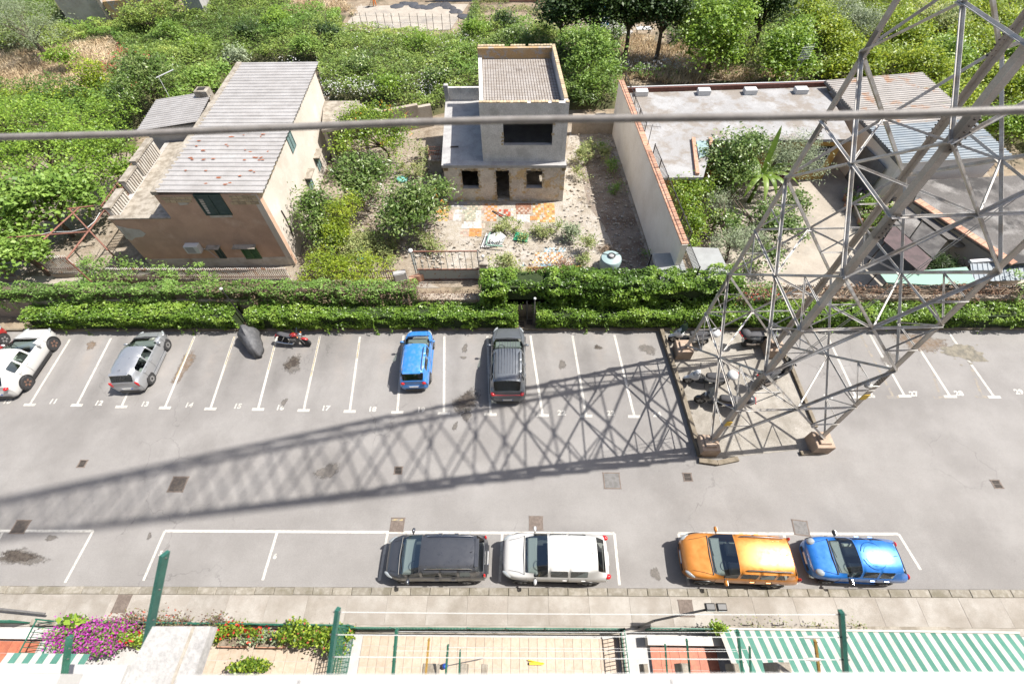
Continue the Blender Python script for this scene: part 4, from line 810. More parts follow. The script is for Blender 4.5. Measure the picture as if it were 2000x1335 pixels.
# dark canopy sheets between court and shed
cs = thing('dark_canopy', 'low canopy of dark weathered panels beside the red tiled shed edge', 'canopy'); dk = ['dark_roof', mat('dark_panel', (.035, .032, .031), .8, (.085, .08, .075), 2), mat('maroon_panel', (.045, .028, .028), .7, (.08, .05, .05), 2), 'dark_roof']
pxs = [[(1770, 400), (1800, 430), (1775, 465), (1745, 438)], [(1802, 432), (1850, 470), (1822, 505), (1777, 467)], [(1745, 440), (1820, 507), (1800, 535), (1725, 470)], [(1800, 412), (1880, 470), (1852, 468), (1795, 425)]]
for i, pp in enumerate(pxs): MB().plate([X3(G(*k, 2.05+.04*i)) for k in pp], (0, 0, 1), .03).build('panel', dk[i], cs)
for k in ((1765, 420), (1815, 525), (1735, 465)): c = G(*k, 2.0); MB().tube((c.x, c.y, 0), (c.x, c.y, 2.06), .04).build('post', 'iron', cs)
gn = thing('shade_net', 'pale green shade netting stretched on a frame by the reed fence', 'shade net'); pp = [(1716, 531), (1800, 528), (1888, 521), (1908, 553), (1820, 556), (1732, 551)]
mb = MB(); P = [X3(G(*k, 2.0)) for k in pp]; mb.add(P, [(0, 1, 4, 5), (1, 2, 3, 4)]); mb.add([P[5], P[4], (P[4][0], P[4][1]-.1, 1.2), (P[5][0], P[5][1]-.1, 1.2)], [(0, 1, 2, 3)]); mb.build('net', 'net_green', gn)
for k in (0, 2, 3, 5): MB().tube((P[k][0], P[k][1], 0), (P[k][0], P[k][1], 2.0), .03).build('post', 'iron', gn)
bl = thing('blue_metal_lean_to', 'pale blue corrugated lean-to roof beside the green netting', 'lean-to'); K = [G(1895, 515, 2.1), G(2060, 503, 2.1), G(2060, 545, 1.9), G(1900, 550, 1.9)]
corrugated(K[3], K[0], K[2], 16, .03).build('roof_sheet', 'roof_blue', bl); MB().beam(X3(K[0]+Vector((0, .1, .05))), X3(K[1]+Vector((0, .1, .05))), .2, .15).build('edge_beam', 'white_plastic', bl)
for k in K: MB().tube((k.x+.1, k.y, 0), (k.x+.1, k.y, k.z-.02), .04).build('post', 'iron', bl)
# entrance canopy next to the end of the pale wall
ec = thing('entrance_canopy', 'flat grey metal entrance canopy at the end of the pale wall', 'canopy'); e = [G(1273, 497, 2.4), G(1328, 494, 2.4), G(1345, 545, 2.4), G(1290, 548, 2.4)]; e2 = [G(1337, 483, 2.4), G(1402, 486, 2.4), G(1430, 545, 2.4), G(1362, 545, 2.4)]
for q_ in (e, e2): MB().plate([X3(k) for k in q_], (0, 0, 1), .06).build('panel', mat('canopy_grey', (.25, .26, .255), .6, (.21, .215, .21), 1.5) if 'canopy_grey' not in MATS else 'canopy_grey', ec)
for k in (e[0], e[3], e2[1], e2[2]): MB().tube((k.x, k.y, 0), (k.x, k.y, 2.4), .04).build('post', 'black_metal', ec)
railing('spiked_railing', 'steep black bar railing between the two grey entrance canopies', [G(1333, 485, 2.4), G(1357, 545, 2.4)], 2.2, 3.3, .12)
# pots in the court
for i, (px, py) in enumerate(((1650, 392), (1651, 409), (1678, 437), (1686, 449))):
    c = G(px, py); t = thing('flower_pot', ('terracotta pot at the back of the curved planter near the grey door', 'terracotta pot midway along the curved planter', 'terracotta pot at the front curve of the planter', 'terracotta pot beside the front planter pot under the pylon')[i], 'flower pot', (c.x, c.y, .0)); MB().lathe([(.16, 0), (.24, .38), (.27, .38), (.27, .45), (.22, .45), (.20, .40), (0, .4)], (0, 0, .0), 14).build('pot', 'terracotta', t, True)
    P, ti = crown_pts([(0, 0, .7, .25, .25, .25)], 60, .1); link(bpy.data.objects.new('plant', leaf_mesh('plant', P, .14, 'leaf_vine', ti)), t)
pl = thing('curved_planter', 'curved stone planter filled with succulents and pink flowers', 'planter'); mb = MB(); pr = [G(*p) for p in ((1668, 385), (1664, 410), (1676, 432), (1700, 445), (1730, 420), (1742, 390), (1715, 372), (1688, 370))]
for i in range(len(pr)): a, b = pr[i], pr[(i+1) % len(pr)]; MB().beam((a.x, a.y, .25), (b.x, b.y, .25), .18, .55).build('stone_edge', 'cap_stone', pl)
MB().sheet([(p.x, p.y) for p in pr], .4).build('soil', 'garden_soil', pl)
# ---------------------------------------------------------------- foliage materials
leaf('leaf_fig', (.04, .078, .013), (.085, .14, .024), (.155, .215, .05), .5, .3, K=2.0)
leaf('leaf_bramble', (.040, .068, .014), (.092, .132, .026), (.19, .215, .05), .5, .28, K=2.05)
leaf('leaf_ivy', (.042, .07, .006), (.10, .14, .011), (.22, .245, .025), .45, .32, K=2.1)
leaf('leaf_bright', (.034, .068, .009), (.085, .142, .016), (.165, .225, .035), .42, .32, K=2.0)
leaf('leaf_dark', (.015, .032, .008), (.03, .058, .014), (.06, .09, .022), .5, .22, K=1.4)
leaf('leaf_loquat', (.018, .038, .007), (.050, .084, .016), (.15, .18, .07), .36, .16, K=1.9)
leaf('leaf_olive', (.07, .09, .05), (.115, .14, .08), (.18, .205, .135), .55, .22)
leaf('leaf_citrus', (.028, .058, .006), (.07, .118, .010), (.19, .225, .03), .38, .24, K=1.8)
leaf('leaf_weed', (.07, .10, .03), (.13, .155, .055), (.21, .19, .09), .6, .28)
leaf('dry_grass', (.24, .18, .105), (.34, .275, .175), (.42, .36, .26), .8, .3, K=1.5)
leaf('petal_white', (.45, .45, .43), (.5, .5, .48), (.55, .55, .53), .7, .2, K=1)
leaf('petal_pink', (.34, .06, .04), (.40, .10, .06), (.30, .15, .08), .6, .25, K=1)
leaf('petal_magenta', (.36, .02, .28), (.50, .05, .42), (.58, .12, .50), .6, .35, K=.9)
leaf('petal_red', (.50, .015, .03), (.60, .03, .02), (.62, .08, .03), .6, .3, K=.9)
leaf('fruit_orange', (.55, .20, .02), (.6, .25, .02), (.6, .3, .04), .5, .1, K=.9)
leaf('leaf_banana', (.10, .17, .02), (.15, .24, .04), (.24, .33, .08), .4, .4, K=1.2)
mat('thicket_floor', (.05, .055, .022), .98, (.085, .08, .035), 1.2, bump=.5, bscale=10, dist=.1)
mat('hedge_core', (.018, .032, .008), .98, (.03, .045, .014), 3, bump=.5, bscale=12, dist=.08)
# ---------------------------------------------------------------- hedges
def hedge(label, x0, x1, y0, y1, z0, z1, m, dens, ls, seed, name='hedge', rough=.14, core=True, trail=10, cat='hedge', core_m='hedge_core', tintf=None, up=.9):
    t = thing(name, label, cat, ((x0+x1)/2, (y0+y1)/2, 0)); ox, oy = (x0+x1)/2, (y0+y1)/2
    L, D, Hh = x1-x0, y1-y0, z1-z0; r = np.random.default_rng(seed)
    n = int(dens*(L*(D+Hh*1.25))); k = r.random(n); P = np.zeros((n, 3)); nz = None
    ft = D/(D+1.25*Hh); ff = Hh/(D+1.25*Hh)
    P[:, 0] = r.uniform(x0, x1, n); top = k < ft; fr = (k >= ft) & (k < ft+ff); bk = k >= ft+ff
    P[top, 1] = r.uniform(y0, y1, top.sum()); P[top, 2] = z1
    P[fr, 1] = y0; P[fr, 2] = r.uniform(z0, z1, fr.sum()); P[bk, 1] = y1; P[bk, 2] = r.uniform(z0+Hh*.5, z1, bk.sum())
    bump = vnoise(P[:, 0], P[:, 1]*1.3+P[:, 2]*1.7, .55, seed)-.5; big = vnoise(P[:, 0], P[:, 2]+7, 2.1, seed+1)-.5; dep = r.random(n)**2*.22
    keep = vnoise(P[:, 0]*1.0, P[:, 2]*1.5+P[:, 1], .9, seed+9) > .13
    P[top, 2] += (bump*rough*2+big*rough*2.2)[top]-dep[top]; P[fr, 1] -= (bump*rough*2+big*rough*1.6)[fr]-dep[fr]; P[bk, 1] += (bump*rough*2)[bk]
    cz = np.clip((P[:, 2]-(z1-.2))/.2, 0, 1); P[fr, 1] += (cz[fr]**2)*.1; P[fr, 1] += np.clip(.5-(P[fr, 2]-z0), 0, .5)*.45
    for q in range(trail):
        xx = r.uniform(x0, x1); l_ = r.uniform(.2, .8); m_ = int(l_*22); i = r.integers(0, n, m_); s = np.linspace(0, 1, m_)
        P[i] = np.stack([xx+r.normal(0, .05, m_), np.full(m_, y0-.08)-.15*s, np.maximum(z0+.35+.6*r.random()-l_*s, .04)], 1)
    if core: MB().box((0, .03, (z0+z1-.2)/2), (L-.2, D-.24, Hh-.22)).build('branch_core', core_m, t)
    P = np.where(keep[:, None], P, P-np.array((0, -.25, .25))); hole = None
    tt = .35+.55*bump+.2*big+.1 if tintf is None else tintf(P[:, 0], bump)
    P -= np.array((ox, oy, 0)); link(bpy.data.objects.new('foliage', leaf_mesh('foliage', P, ls*(.7+.6*r.random(n)), m, tt, up)), t); return t
def gx(px, py=640): return G(px, py).x
hedge('low clipped hedge from the white car to the covered scooter', gx(78), gx(476), 15.86, 16.95, .02, 1.36, 'leaf_hedge', 330, .13, 11)
hedge('low clipped hedge between the covered scooter and the wall gap', gx(500), gx(1012), 15.86, 16.95, .02, 1.38, 'leaf_hedge', 330, .13, 12)
hedge('low clipped hedge running behind the pylon from the wall gap', gx(1046), 31, 15.9, 16.95, .02, 1.25, 'leaf_hedge', 330, .13, 13)
bwl = thing('boundary_wall', 'rendered boundary wall behind the clipped hedges', 'wall', (0, 17.15, 0)); mb = MB(); wall(mb, (-42, -.15), (42, -.15), -.03, 1.45, .3); mb.build('masonry', 'plaster_wall', bwl)
hk = MB().box((-6.5, 15.96, .07), (71, .12, .16)).build('hedge_kerb', 'pad_kerb', kind='structure'); MB().box((22, 15.98, .06), (13.5, .1, .14)).build('kerb_piece', 'pad_kerb', hk)
for i, (px, py) in enumerate(((1018, 632), (1034, 629))):
    c = G(px, py, .02); cover(px, py, .38, 'iron', ('dark square drain cover in the gap between hedges beside the dark hatchback hood' if i == 0 else 'dark square drain cover in the hedge gap next to the pipe'), 'drain_grate', 'drain', 7, z=.02)
MB().path([(G(1030, 600, 1.0).x, 16.85, 1.4), (G(1030, 600, 1.0).x, 16.8, .6), (G(1030, 600, 1.0).x+.02, 16.6, .1)], .05, 8).build('drain_pipe', 'iron_light', bwl, True) if False else None
dp = thing('drain_pipe', 'grey pipe running down the wall in the hedge gap', 'pipe', (gx(1029, 620), 16.9, 0)); MB().path([(0, 0, 1.4), (0, -.02, .6), (.02, -.2, .05)], .05, 8).build('pipe', 'iron_light', dp, True)
p_ = G(484, 630); lp = thing('lamp_pole', 'thin black pole rising through the hedge behind the covered scooter', 'pole', (p_.x, 16.5, 0)); MB().tube((0, 0, 0), (0, 0, 2.9), .045, .035).build('pole', 'black_metal', lp, True); MB().blob((0, 0, 2.95), (.09, .09, .07)).build('lamp_head', 'white_plastic', lp, True)
p_ = G(1043, 636); lp = thing('lamp_pole', 'thin grey pole at the edge of the hedge gap', 'pole', (p_.x, 16.3, 0)); MB().tube((0, 0, 0), (0, 0, 2.3), .04, .03).build('pole', 'iron_light', lp, True); MB().blob((0, 0, 2.33), (.08, .08, .06)).build('lamp_head', 'white_plastic', lp, True)
hedge('rambling creeper over the fence from the lane to the steel gate', -34, gx(830, 590), 16.95, 17.75, .95, 2.25, 'leaf_vine', 300, .13, 21, 'creeper', .2, trail=60, cat='creeper', core_m='bark', tintf=lambda x, b: .45+.8*b+.25*(vnoise(x, x*0, 2.5, 5)-.5))
hedge('dry brown creeper stems tangled in the rambling creeper', -17.5, gx(850, 590), 16.9, 17.7, 1.2, 2.28, 'leaf_vine_dry', 110, .11, 22, 'dry_creeper', .22, False, 30, cat='creeper')
hedge('withered bare creeper on the stone wall before the steel gate', gx(790, 590), gx(946, 590), 16.95, 17.6, .9, 1.6, 'leaf_vine_dry', 150, .10, 23, 'dry_creeper', .15, True, 10, cat='creeper', core_m='plaster_wall')
hedge('tall bulky dark green hedge beside the derelict yard', gx(944, 590), gx(1402, 590)+.3, 16.85, 18.2, 1.0, 2.65, 'leaf_hedge', 330, .16, 24, 'tall_hedge', .32, trail=40, core_m='hedge_core', tintf=lambda x, b: .3+.9*b)
T_ = hedge('trailing green shoots with orange flowers beside the pylon leg', gx(1402, 590), gx(1490, 590), 17.0, 17.9, .9, 2.0, 'leaf_vine', 200, .13, 25, 'flowering_creeper', .25, False, 20, cat='creeper')
P = rng.uniform((gx(1400, 590), 16.75, 1.0), (gx(1480, 590), 17.4, 2.1), (70, 3)); link(bpy.data.objects.new('blossoms', leaf_mesh('blossoms', P-np.array(T_.location), .12, 'petal_red', None)), T_)
rf = thing('reed_fence', 'weathered slat fence with dead vines above the hedge right of the pylon', 'fence', (10.2, 17.35, 0)); mb = MB()
for i in range(210): mb.beam((.095*i, random.uniform(-.02, .02), .9), (.095*i+random.uniform(-.03, .03), random.uniform(-.02, .12), 2.05+random.uniform(-.06, .06)), .045, .02)
mb.build('slat', 'fence_grey', rf, kind='stuff')
for z in (1.15, 1.8): MB().beam((0, .05, z), (20, .05, z), .05).build('rail', 'iron', rf)
hedge('tangled brown dead vines hanging over the slat fence', 10.5, 30, 17.0, 17.5, 1.0, 2.1, 'leaf_dead', 60, .13, 26, 'dead_vine', .25, False, 30, cat='creeper')
mb = MB()
for i in range(260):
    x = random.uniform(16, 30); y = random.uniform(16.95, 17.4); z = random.uniform(.95, 2.05); a = random.uniform(-.5, .5); l_ = random.uniform(.5, 1.6); mb.path([(x, y, z), (x+l_*.5, y-.1*random.random(), z+.25*random.uniform(-1, 1)), (x+l_, y-.1, z+a*.6)], .012, 4)
tw_ = mb.build('dry_vine_tangle', mat('dry_stem', (.23, .165, .115), .95, (.30, .23, .17), 6), None, label='tangle of dry brown stems over the slat fence behind stalls 26 to 29', cat='creeper')
hedge('green creeper patch at the far end of the slat fence', 26.5, 32, 17.0, 18.2, 1.2, 2.3, 'leaf_vine', 130, .13, 27, 'creeper', .3, False, 10, cat='creeper')
# ---------------------------------------------------------------- trees placed by crown position
def onto(t, name, P, ls, m, **k): link(bpy.data.objects.new(name, leaf_mesh(name, np.asarray(P)-np.array(t.location), ls, m, None, **k)), t)
def depth(p): return (p-C0).dot(fw)
def treeat(name, label, cat, bl, n, ls, m, base_i=0, **k):
    cs = [(G(b[0], b[1], b[4] if len(b) > 4 else 2.6), b) for b in bl]; b0 = cs[base_i][0]; out = []
    for c, b in cs: d = depth(c)/FPX; out.append((c.x-b0.x, c.y-b0.y, c.z, b[2]*d, b[2]*d*.95, b[3]*d))
    return tree(name, label, cat, (b0.x, b0.y, 0), out, n, ls, m, **k)
# left garden canopy
treeat('fig_tree', 'pale leaved fig tree beneath the rusty pipe pergola', 'tree', [(80, 400, 75, 55, 2.6), (150, 385, 50, 40, 2.4), (20, 430, 60, 50, 2.3)], 5200, .26, 'leaf_fig', clump=.42, aspect=.8, tr=.16)
treeat('fig_tree', 'fig tree whose branches hang over the white slat fence on the lane', 'tree', [(45, 495, 50, 36, 1.9), (0, 470, 40, 40, 2.0)], 2600, .24, 'leaf_fig', clump=.32, aspect=.8)
treeat('mulberry_tree', 'dense green tree beside the orange slatted stair rail', 'tree', [(220, 300, 52, 50, 2.6), (170, 340, 55, 45, 2.4), (245, 345, 30, 35, 2.2)], 4600, .19, 'leaf_bright', clump=.35, tr=.15)
treeat('mulberry_tree', 'spreading green tree with bare grey twigs under the overhead cable', 'tree', [(80, 310, 75, 60, 2.5), (10, 330, 60, 55, 2.4), (140, 280, 50, 45, 2.5)], 5600, .19, 'leaf_bright', clump=.36, twigs=40)
treeat('shrub_tree', 'bushy green tree between the yellow green ivy mound and the annex roof', 'tree', [(80, 240, 70, 42, 2.2), (170, 245, 55, 38, 2.2), (230, 235, 40, 35, 2.0)], 4600, .19, 'leaf_bright', clump=.36, twigs=30)
treeat('shrub_tree', 'bushy tree at the edge of the dry grass with pale twigs', 'tree', [(20, 230, 60, 40, 2.0), (-40, 270, 60, 60, 2.2)], 3000, .2, 'leaf_bright', clump=.36, twigs=30)
treeat('ivy_mound', 'long yellow green ivy mound bordering the dry grass', 'shrub', [(70, 188, 36, 12, .9), (130, 188, 36, 12, .9), (20, 200, 36, 16, .9), (190, 192, 32, 14, .9)], 3600, .18, 'leaf_ivy', clump=.32)
treeat('round_bush', 'round bright green bush on the edge of the dry grass', 'shrub', [(180, 150, 28, 30, 1.9), (200, 168, 24, 18, 1.2)], 2400, .18, 'leaf_ivy', clump=.3)
T_ = treeat('loquat_tree', 'dark loquat tree with reddish new shoots behind the annex', 'tree', [(265, 145, 42, 32, 3.0), (310, 150, 40, 32, 2.8), (255, 185, 40, 30, 2.4), (330, 165, 34, 30, 2.4)], 5200, .26, 'leaf_loquat', clump=.4, aspect=.4)
P, _ = crown_pts([(0, 0, 0, 2.2, 2.0, 1.6)], 150, .25, shell=.9); c_ = G(262, 138, 3.5); P += np.array(c_); onto(T_, 'red_shoots', P, .2, 'petal_pink', aspect=.4)
treeat('leafy_shrub', 'leafy green shrub at the back corner of the tin roof', 'shrub', [(390, 160, 34, 22, 1.8), (430, 145, 26, 20, 1.6), (352, 190, 26, 20, 1.6)], 2600, .22, 'leaf_fig', clump=.35, aspect=.7)
treeat('olive_tree', 'large grey green olive tree by the grey ruin', 'tree', [(40, 45, 62, 42, 3.2), (85, 70, 40, 28, 2.4), (0, 30, 50, 40, 3.4)], 9000, .22, 'leaf_olive', clump=.45, aspect=.22, tr=.25)
# central garden
T_ = treeat('lemon_tree', 'citrus tree with small orange fruit behind the cream house', 'tree', [(745, 250, 52, 40, 2.6), (700, 245, 40, 34, 2.3), (770, 285, 34, 26, 2.0), (680, 290, 34, 30, 2.0)], 6800, .17, 'leaf_citrus', clump=.34, tr=.12)
P, _ = crown_pts([(0, 0, 0, 2.2, 1.8, 1.3)], 90, .15, shell=.95); P += np.array(G(745, 245, 2.6)); onto(T_, 'fruit', P, .12, 'fruit_orange', aspect=.9)
treeat('loquat_tree', 'loquat tree with long leaves beside the teal shuttered windows', 'tree', [(690, 340, 42, 30, 2.5), (735, 335, 32, 24, 2.4), (700, 372, 36, 26, 2.0)], 4200, .26, 'leaf_loquat', clump=.34, aspect=.36, tr=.1)
T_ = treeat('loquat_tree', 'loquat tree with orange fruit before the derelict house', 'tree', [(800, 400, 48, 34, 2.4), (850, 375, 30, 22, 2.3), (780, 425, 38, 24, 1.9), (835, 410, 30, 26, 2.0)], 5600, .26, 'leaf_loquat', clump=.34, aspect=.36, tr=.1)
P, _ = crown_pts([(0, 0, 0, 1.7, 1.3, 1.1)], 80, .12, shell=.95); P += np.array(G(830, 405, 2.1)); onto(T_, 'fruit', P, .11, 'fruit_orange', aspect=.9)
treeat('overgrown_shrub', 'tall loquat shrub leaning on the cream side wall', 'shrub', [(615, 400, 30, 30, 2.4), (620, 440, 32, 36, 1.8), (640, 470, 30, 26, 1.2)], 3600, .24, 'leaf_loquat', clump=.3, aspect=.36)
treeat('ivy_curtain', 'yellow green ivy curtain draped beside the loquat shrub', 'shrub', [(665, 420, 24, 40, 2.2), (660, 460, 28, 36, 1.4), (690, 405, 18, 30, 2.0)], 4200, .14, 'leaf_ivy', clump=.24, droop=1.2, aspect=.4)
treeat('ivy_mound', 'bright ivy mound spilling over the garden fence', 'shrub', [(640, 510, 34, 26, 1.0), (660, 530, 36, 22, .9), (610, 540, 30, 18, .8), (720, 530, 50, 16, .9)], 5200, .14, 'leaf_ivy', clump=.24, droop=.8, aspect=.4)
treeat('garden_bush', 'green bush inside the garden by the ivy mound', 'shrub', [(680, 480, 40, 22, .9), (720, 470, 30, 18, .7)], 2200, .16, 'leaf_weed', clump=.25)
treeat('climbing_vine', 'vine with young leaves along the slat fence of the tin roof house', 'creeper', [(230, 532, 40, 10, 1.1), (180, 520, 26, 22, 1.2), (310, 540, 40, 9, 1.0), (395, 535, 26, 12, 1.0), (180, 545, 20, 12, .8)], 2600, .13, 'leaf_vine', clump=.2)
# derelict yard
for nm, lb, bl, n, ls, m in (('yard_bush', 'light green bush behind the gate pillar', [(985, 515, 26, 22, .9), (1000, 530, 26, 16, .6)], 1500, .14, 'leaf_weed'), ('yard_bush', 'grey green bush in the middle of the derelict yard', [(1115, 455, 17, 15, .6)], 900, .14, 'leaf_olive'),
        ('yard_weeds', 'tuft of dry weeds behind the dumped window frames', [(995, 440, 22, 12, .4), (975, 450, 18, 10, .35)], 900, .14, 'leaf_weed'), ('yard_weeds', 'green weeds along the edge of the patio', [(1060, 455, 26, 9, .3), (1090, 440, 14, 9, .35), (1030, 462, 14, 8, .3)], 1000, .13, 'leaf_weed'),
        ('yard_weeds', 'tall dry weeds beside the blue tank', [(1150, 480, 14, 26, .6), (1140, 510, 16, 14, .4)], 900, .13, 'leaf_weed'), ('yard_weeds', 'weeds growing along the path right of the derelict house', [(1140, 310, 18, 22, .5), (1150, 290, 16, 16, .5), (1135, 340, 14, 14, .4), (1180, 300, 14, 20, .5)], 1900, .15, 'leaf_weed'),
        ('yard_weeds', 'low green plants under the long pale wall', [(1195, 330, 14, 20, .4), (1205, 370, 12, 14, .3), (1255, 490, 12, 10, .3), (1175, 285, 12, 10, .4)], 900, .14, 'leaf_vine'), ('yard_weeds', 'small green plants beside the rubble path', [(825, 300, 16, 24, .6), (815, 335, 24, 16, .4), (790, 330, 18, 12, .4)], 1300, .14, 'leaf_weed'),
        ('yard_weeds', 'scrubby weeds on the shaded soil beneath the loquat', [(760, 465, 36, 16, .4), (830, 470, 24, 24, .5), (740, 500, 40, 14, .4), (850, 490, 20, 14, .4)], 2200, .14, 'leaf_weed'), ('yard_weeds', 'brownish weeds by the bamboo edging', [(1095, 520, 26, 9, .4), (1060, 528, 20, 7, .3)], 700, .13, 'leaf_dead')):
    treeat(nm, lb, 'weeds' if 'weeds' in nm else 'shrub', bl, n, ls, m, clump=.18, shell=.2, tr=.02, twigs=6)
# courtyard plants
treeat('citrus_shrub', 'round glossy shrub against the inside of the pale wall', 'shrub', [(1330, 385, 34, 34, 2.2), (1340, 420, 30, 26, 1.6), (1365, 375, 22, 22, 2.0)], 3800, .16, 'leaf_citrus', clump=.3)
treeat('courtyard_tree', 'leafy tree in front of the orange roof beams', 'tree', [(1420, 300, 46, 34, 3.2), (1390, 330, 34, 28, 2.6), (1460, 290, 34, 26, 3.2), (1440, 335, 36, 26, 2.4)], 5600, .20, 'leaf_loquat', clump=.34)
treeat('olive_tree', 'silvery olive tree before the yellow facade', 'tree', [(1560, 300, 40, 34, 2.8), (1530, 320, 38, 34, 2.5), (1580, 335, 26, 24, 2.2), (1500, 300, 30, 26, 2.6)], 5200, .17, 'leaf_olive', clump=.34, aspect=.25)
treeat('olive_tree', 'low silvery olive bush beside the grey entrance canopy', 'shrub', [(1430, 480, 34, 26, 1.6), (1465, 470, 26, 24, 1.5), (1400, 400, 22, 18, 1.4)], 3600, .15, 'leaf_olive', clump=.28, aspect=.28)
treeat('courtyard_shrub', 'low green shrubs along the path by the black railing', 'shrub', [(1350, 450, 20, 26, .9), (1345, 480, 16, 14, .7), (1400, 430, 26, 16, .8)], 2000, .18, 'leaf_citrus', clump=.25)
treeat('courtyard_shrub', 'mixed shrubs under the pylon bracing beside the court', 'shrub', [(1500, 430, 40, 30, 1.4), (1540, 450, 34, 28, 1.2), (1490, 500, 36, 22, 1.0), (1420, 440, 30, 22, 1.2), (1545, 400, 30, 24, 1.4), (1400, 370, 26, 20, 1.4)], 5600, .18, 'leaf_loquat', clump=.25)
T_ = treeat('planter_plants', 'green succulents with pink flowers in the curved planter', 'plants', [(1690, 395, 22, 16, .7), (1725, 420, 22, 18, .7), (1700, 430, 20, 12, .6)], 1600, .14, 'leaf_bright', clump=.18)
treeat('palm_bush', 'feathery dark palm bush beside the dark canopy', 'shrub', [(1835, 515, 26, 14, 1.0), (1810, 505, 20, 12, 1.0)], 1800, .3, 'leaf_dark', clump=.25, aspect=.12)
P = rng.uniform((-.8, -.8, .5), (.8, .8, 1.0), (40, 3)); P += np.array(G(1680, 398)); onto(T_, 'blossoms', P, .12, 'petal_magenta')
# banana plant
c = G(1462, 395); bp = thing('banana_plant', 'banana plant with long arching leaves in the courtyard garden', 'plant', (c.x, c.y, 0)); MB().path([(0, 0, -.1), (.05, 0, 1.2), (0, .1, 2.3)], .14, 8, .08).build('stem', 'leaf_banana', bp, True)
for i, (az, ln, dr, w_) in enumerate(((2.9, 2.6, .9, .5), (2.2, 2.4, .6, .5), (.35, 2.6, .7, .55), (-.2, 2.6, 1.2, .5), (1.3, 2.0, -.9, .45), (-1.2, 1.8, 1.2, .5), (-2.3, 2.2, 1.3, .5), (3.6, 2.2, 1.2, .45), (-.8, 2.4, 1.3, .5), (.9, 2.3, .2, .5), (.1, 3.0, 1.0, .45), (2.6, 3.0, 1.0, .45), (-1.7, 2.3, 1.3, .45), (1.9, 2.2, .4, .45), (-2.8, 2.7, 1.1, .45))):
    mb = MB(); rows = []; 
    for s in range(11):
        k = s/10; r_ = ln*k; z = 2.2+.9*math.sin(k*1.7)*(1 if dr > 0 else 2.2)-dr*k*k*1.2; wd_ = w_*math.sin(math.pi*min(1, .12+k*.9))**.7*.55; x, y = r_*math.cos(az), r_*math.sin(az); nx, ny = -math.sin(az), math.cos(az)
        if dr < 0: x, y = x*.35, y*.35
        wd_ *= .72
        rows.append([(x+nx*wd_, y+ny*wd_, z-.10*wd_*2), (x, y, z+.03), (x-nx*wd_, y-ny*wd_, z-.10*wd_*2)])
    o = len(mb.v); mb.add([p for r in rows for p in r], [(3*i_+j, 3*i_+j+1, 3*i_+j+4, 3*i_+j+3) for i_ in range(10) for j in (0, 1)]); ob = mb.build('leaf', 'leaf_banana', bp, True)
    at = ob.data.attributes.new('tint', 'FLOAT', 'POINT'); at.data.foreach_set('value', [random.random()]*len(ob.data.vertices))
# far trees
treeat('ailanthus_tree', 'light green sapling with feathery leaves behind the derelict house', 'tree', [(1150, 85, 36, 24, 3.6), (1180, 100, 28, 20, 3.2), (1120, 80, 24, 18, 3.2), (1185, 140, 26, 24, 2.4)], 4200, .28, 'leaf_fig', clump=.4, aspect=.4, tr=.06, trunks=2)
treeat('ailanthus_tree', 'spindly green saplings against the rear of the derelict house', 'tree', [(1130, 130, 20, 30, 2.4), (1150, 170, 24, 24, 1.6)], 1800, .26, 'leaf_fig', clump=.35, aspect=.4, tr=.05, trunks=2)
treeat('palm_bush', 'dark fan palm bush beside the derelict house', 'shrub', [(1142, 188, 22, 16, 1.0)], 1300, .42, 'leaf_loquat', clump=.3, aspect=.12)
for i, (x, y, r_, lb) in enumerate(((1100, 20, 40, 'dark evergreen tree beside the walking person'), (1165, 22, 44, 'dark evergreen tree with a blue drum at its trunk'), (1235, 18, 46, 'dark evergreen tree in the middle of the shaded row'), (1300, 25, 44, 'dark evergreen tree next to the big bright green tree'), (1500, 15, 44, 'dark ivy clad tree behind the two bright green trees'))):
    treeat('evergreen_tree', lb, 'tree', [(x, y, r_, r_*.85, 4.2), (x+14, y-16, r_*.8, r_*.7, 5.0), (x-16, y+10, r_*.7, r_*.55, 3.6)], 5200, .30, 'leaf_dark', clump=.5, tr=.22, group='dark evergreen trees')
treeat('broadleaf_tree', 'big bright green round tree behind the flat roof', 'tree', [(1400, 60, 66, 54, 3.6), (1370, 95, 44, 34, 2.6), (1430, 30, 52, 40, 4.4), (1360, 30, 44, 36, 4.0), (1415, 105, 36, 26, 2.2)], 9000, .28, 'leaf_bright', clump=.5, tr=.2, trunks=2)
treeat('broadleaf_tree', 'smaller bright green tree beside the grid antenna', 'tree', [(1535, 100, 44, 36, 3.0), (1560, 65, 28, 24, 3.6), (1515, 130, 34, 24, 2.2), (1560, 130, 24, 22, 2.2)], 5600, .28, 'leaf_bright', clump=.45, tr=.14)
treeat('ivy_hedge', 'tall clipped ridge of yellow green ivy running back from the barn', 'shrub', [(1580, 20, 24, 24, 2.4), (1600, 45, 24, 24, 2.4), (1625, 70, 26, 26, 2.4), (1650, 95, 28, 26, 2.2), (1670, 118, 30, 22, 2.0)], 8200, .24, 'leaf_ivy', clump=.4)
treeat('ivy_bush', 'yellow green bush at the rear corner of the metal roof barn', 'shrub', [(1680, 130, 40, 26, 1.8), (1640, 140, 32, 22, 1.6), (1740, 115, 36, 26, 2.0)], 5200, .24, 'leaf_ivy', clump=.4)
treeat('olive_tree', 'grey green tree behind the ivy ridge', 'tree', [(1650, 30, 36, 28, 2.8), (1690, 50, 30, 22, 2.4)], 3600, .24, 'leaf_olive', clump=.4, aspect=.3)
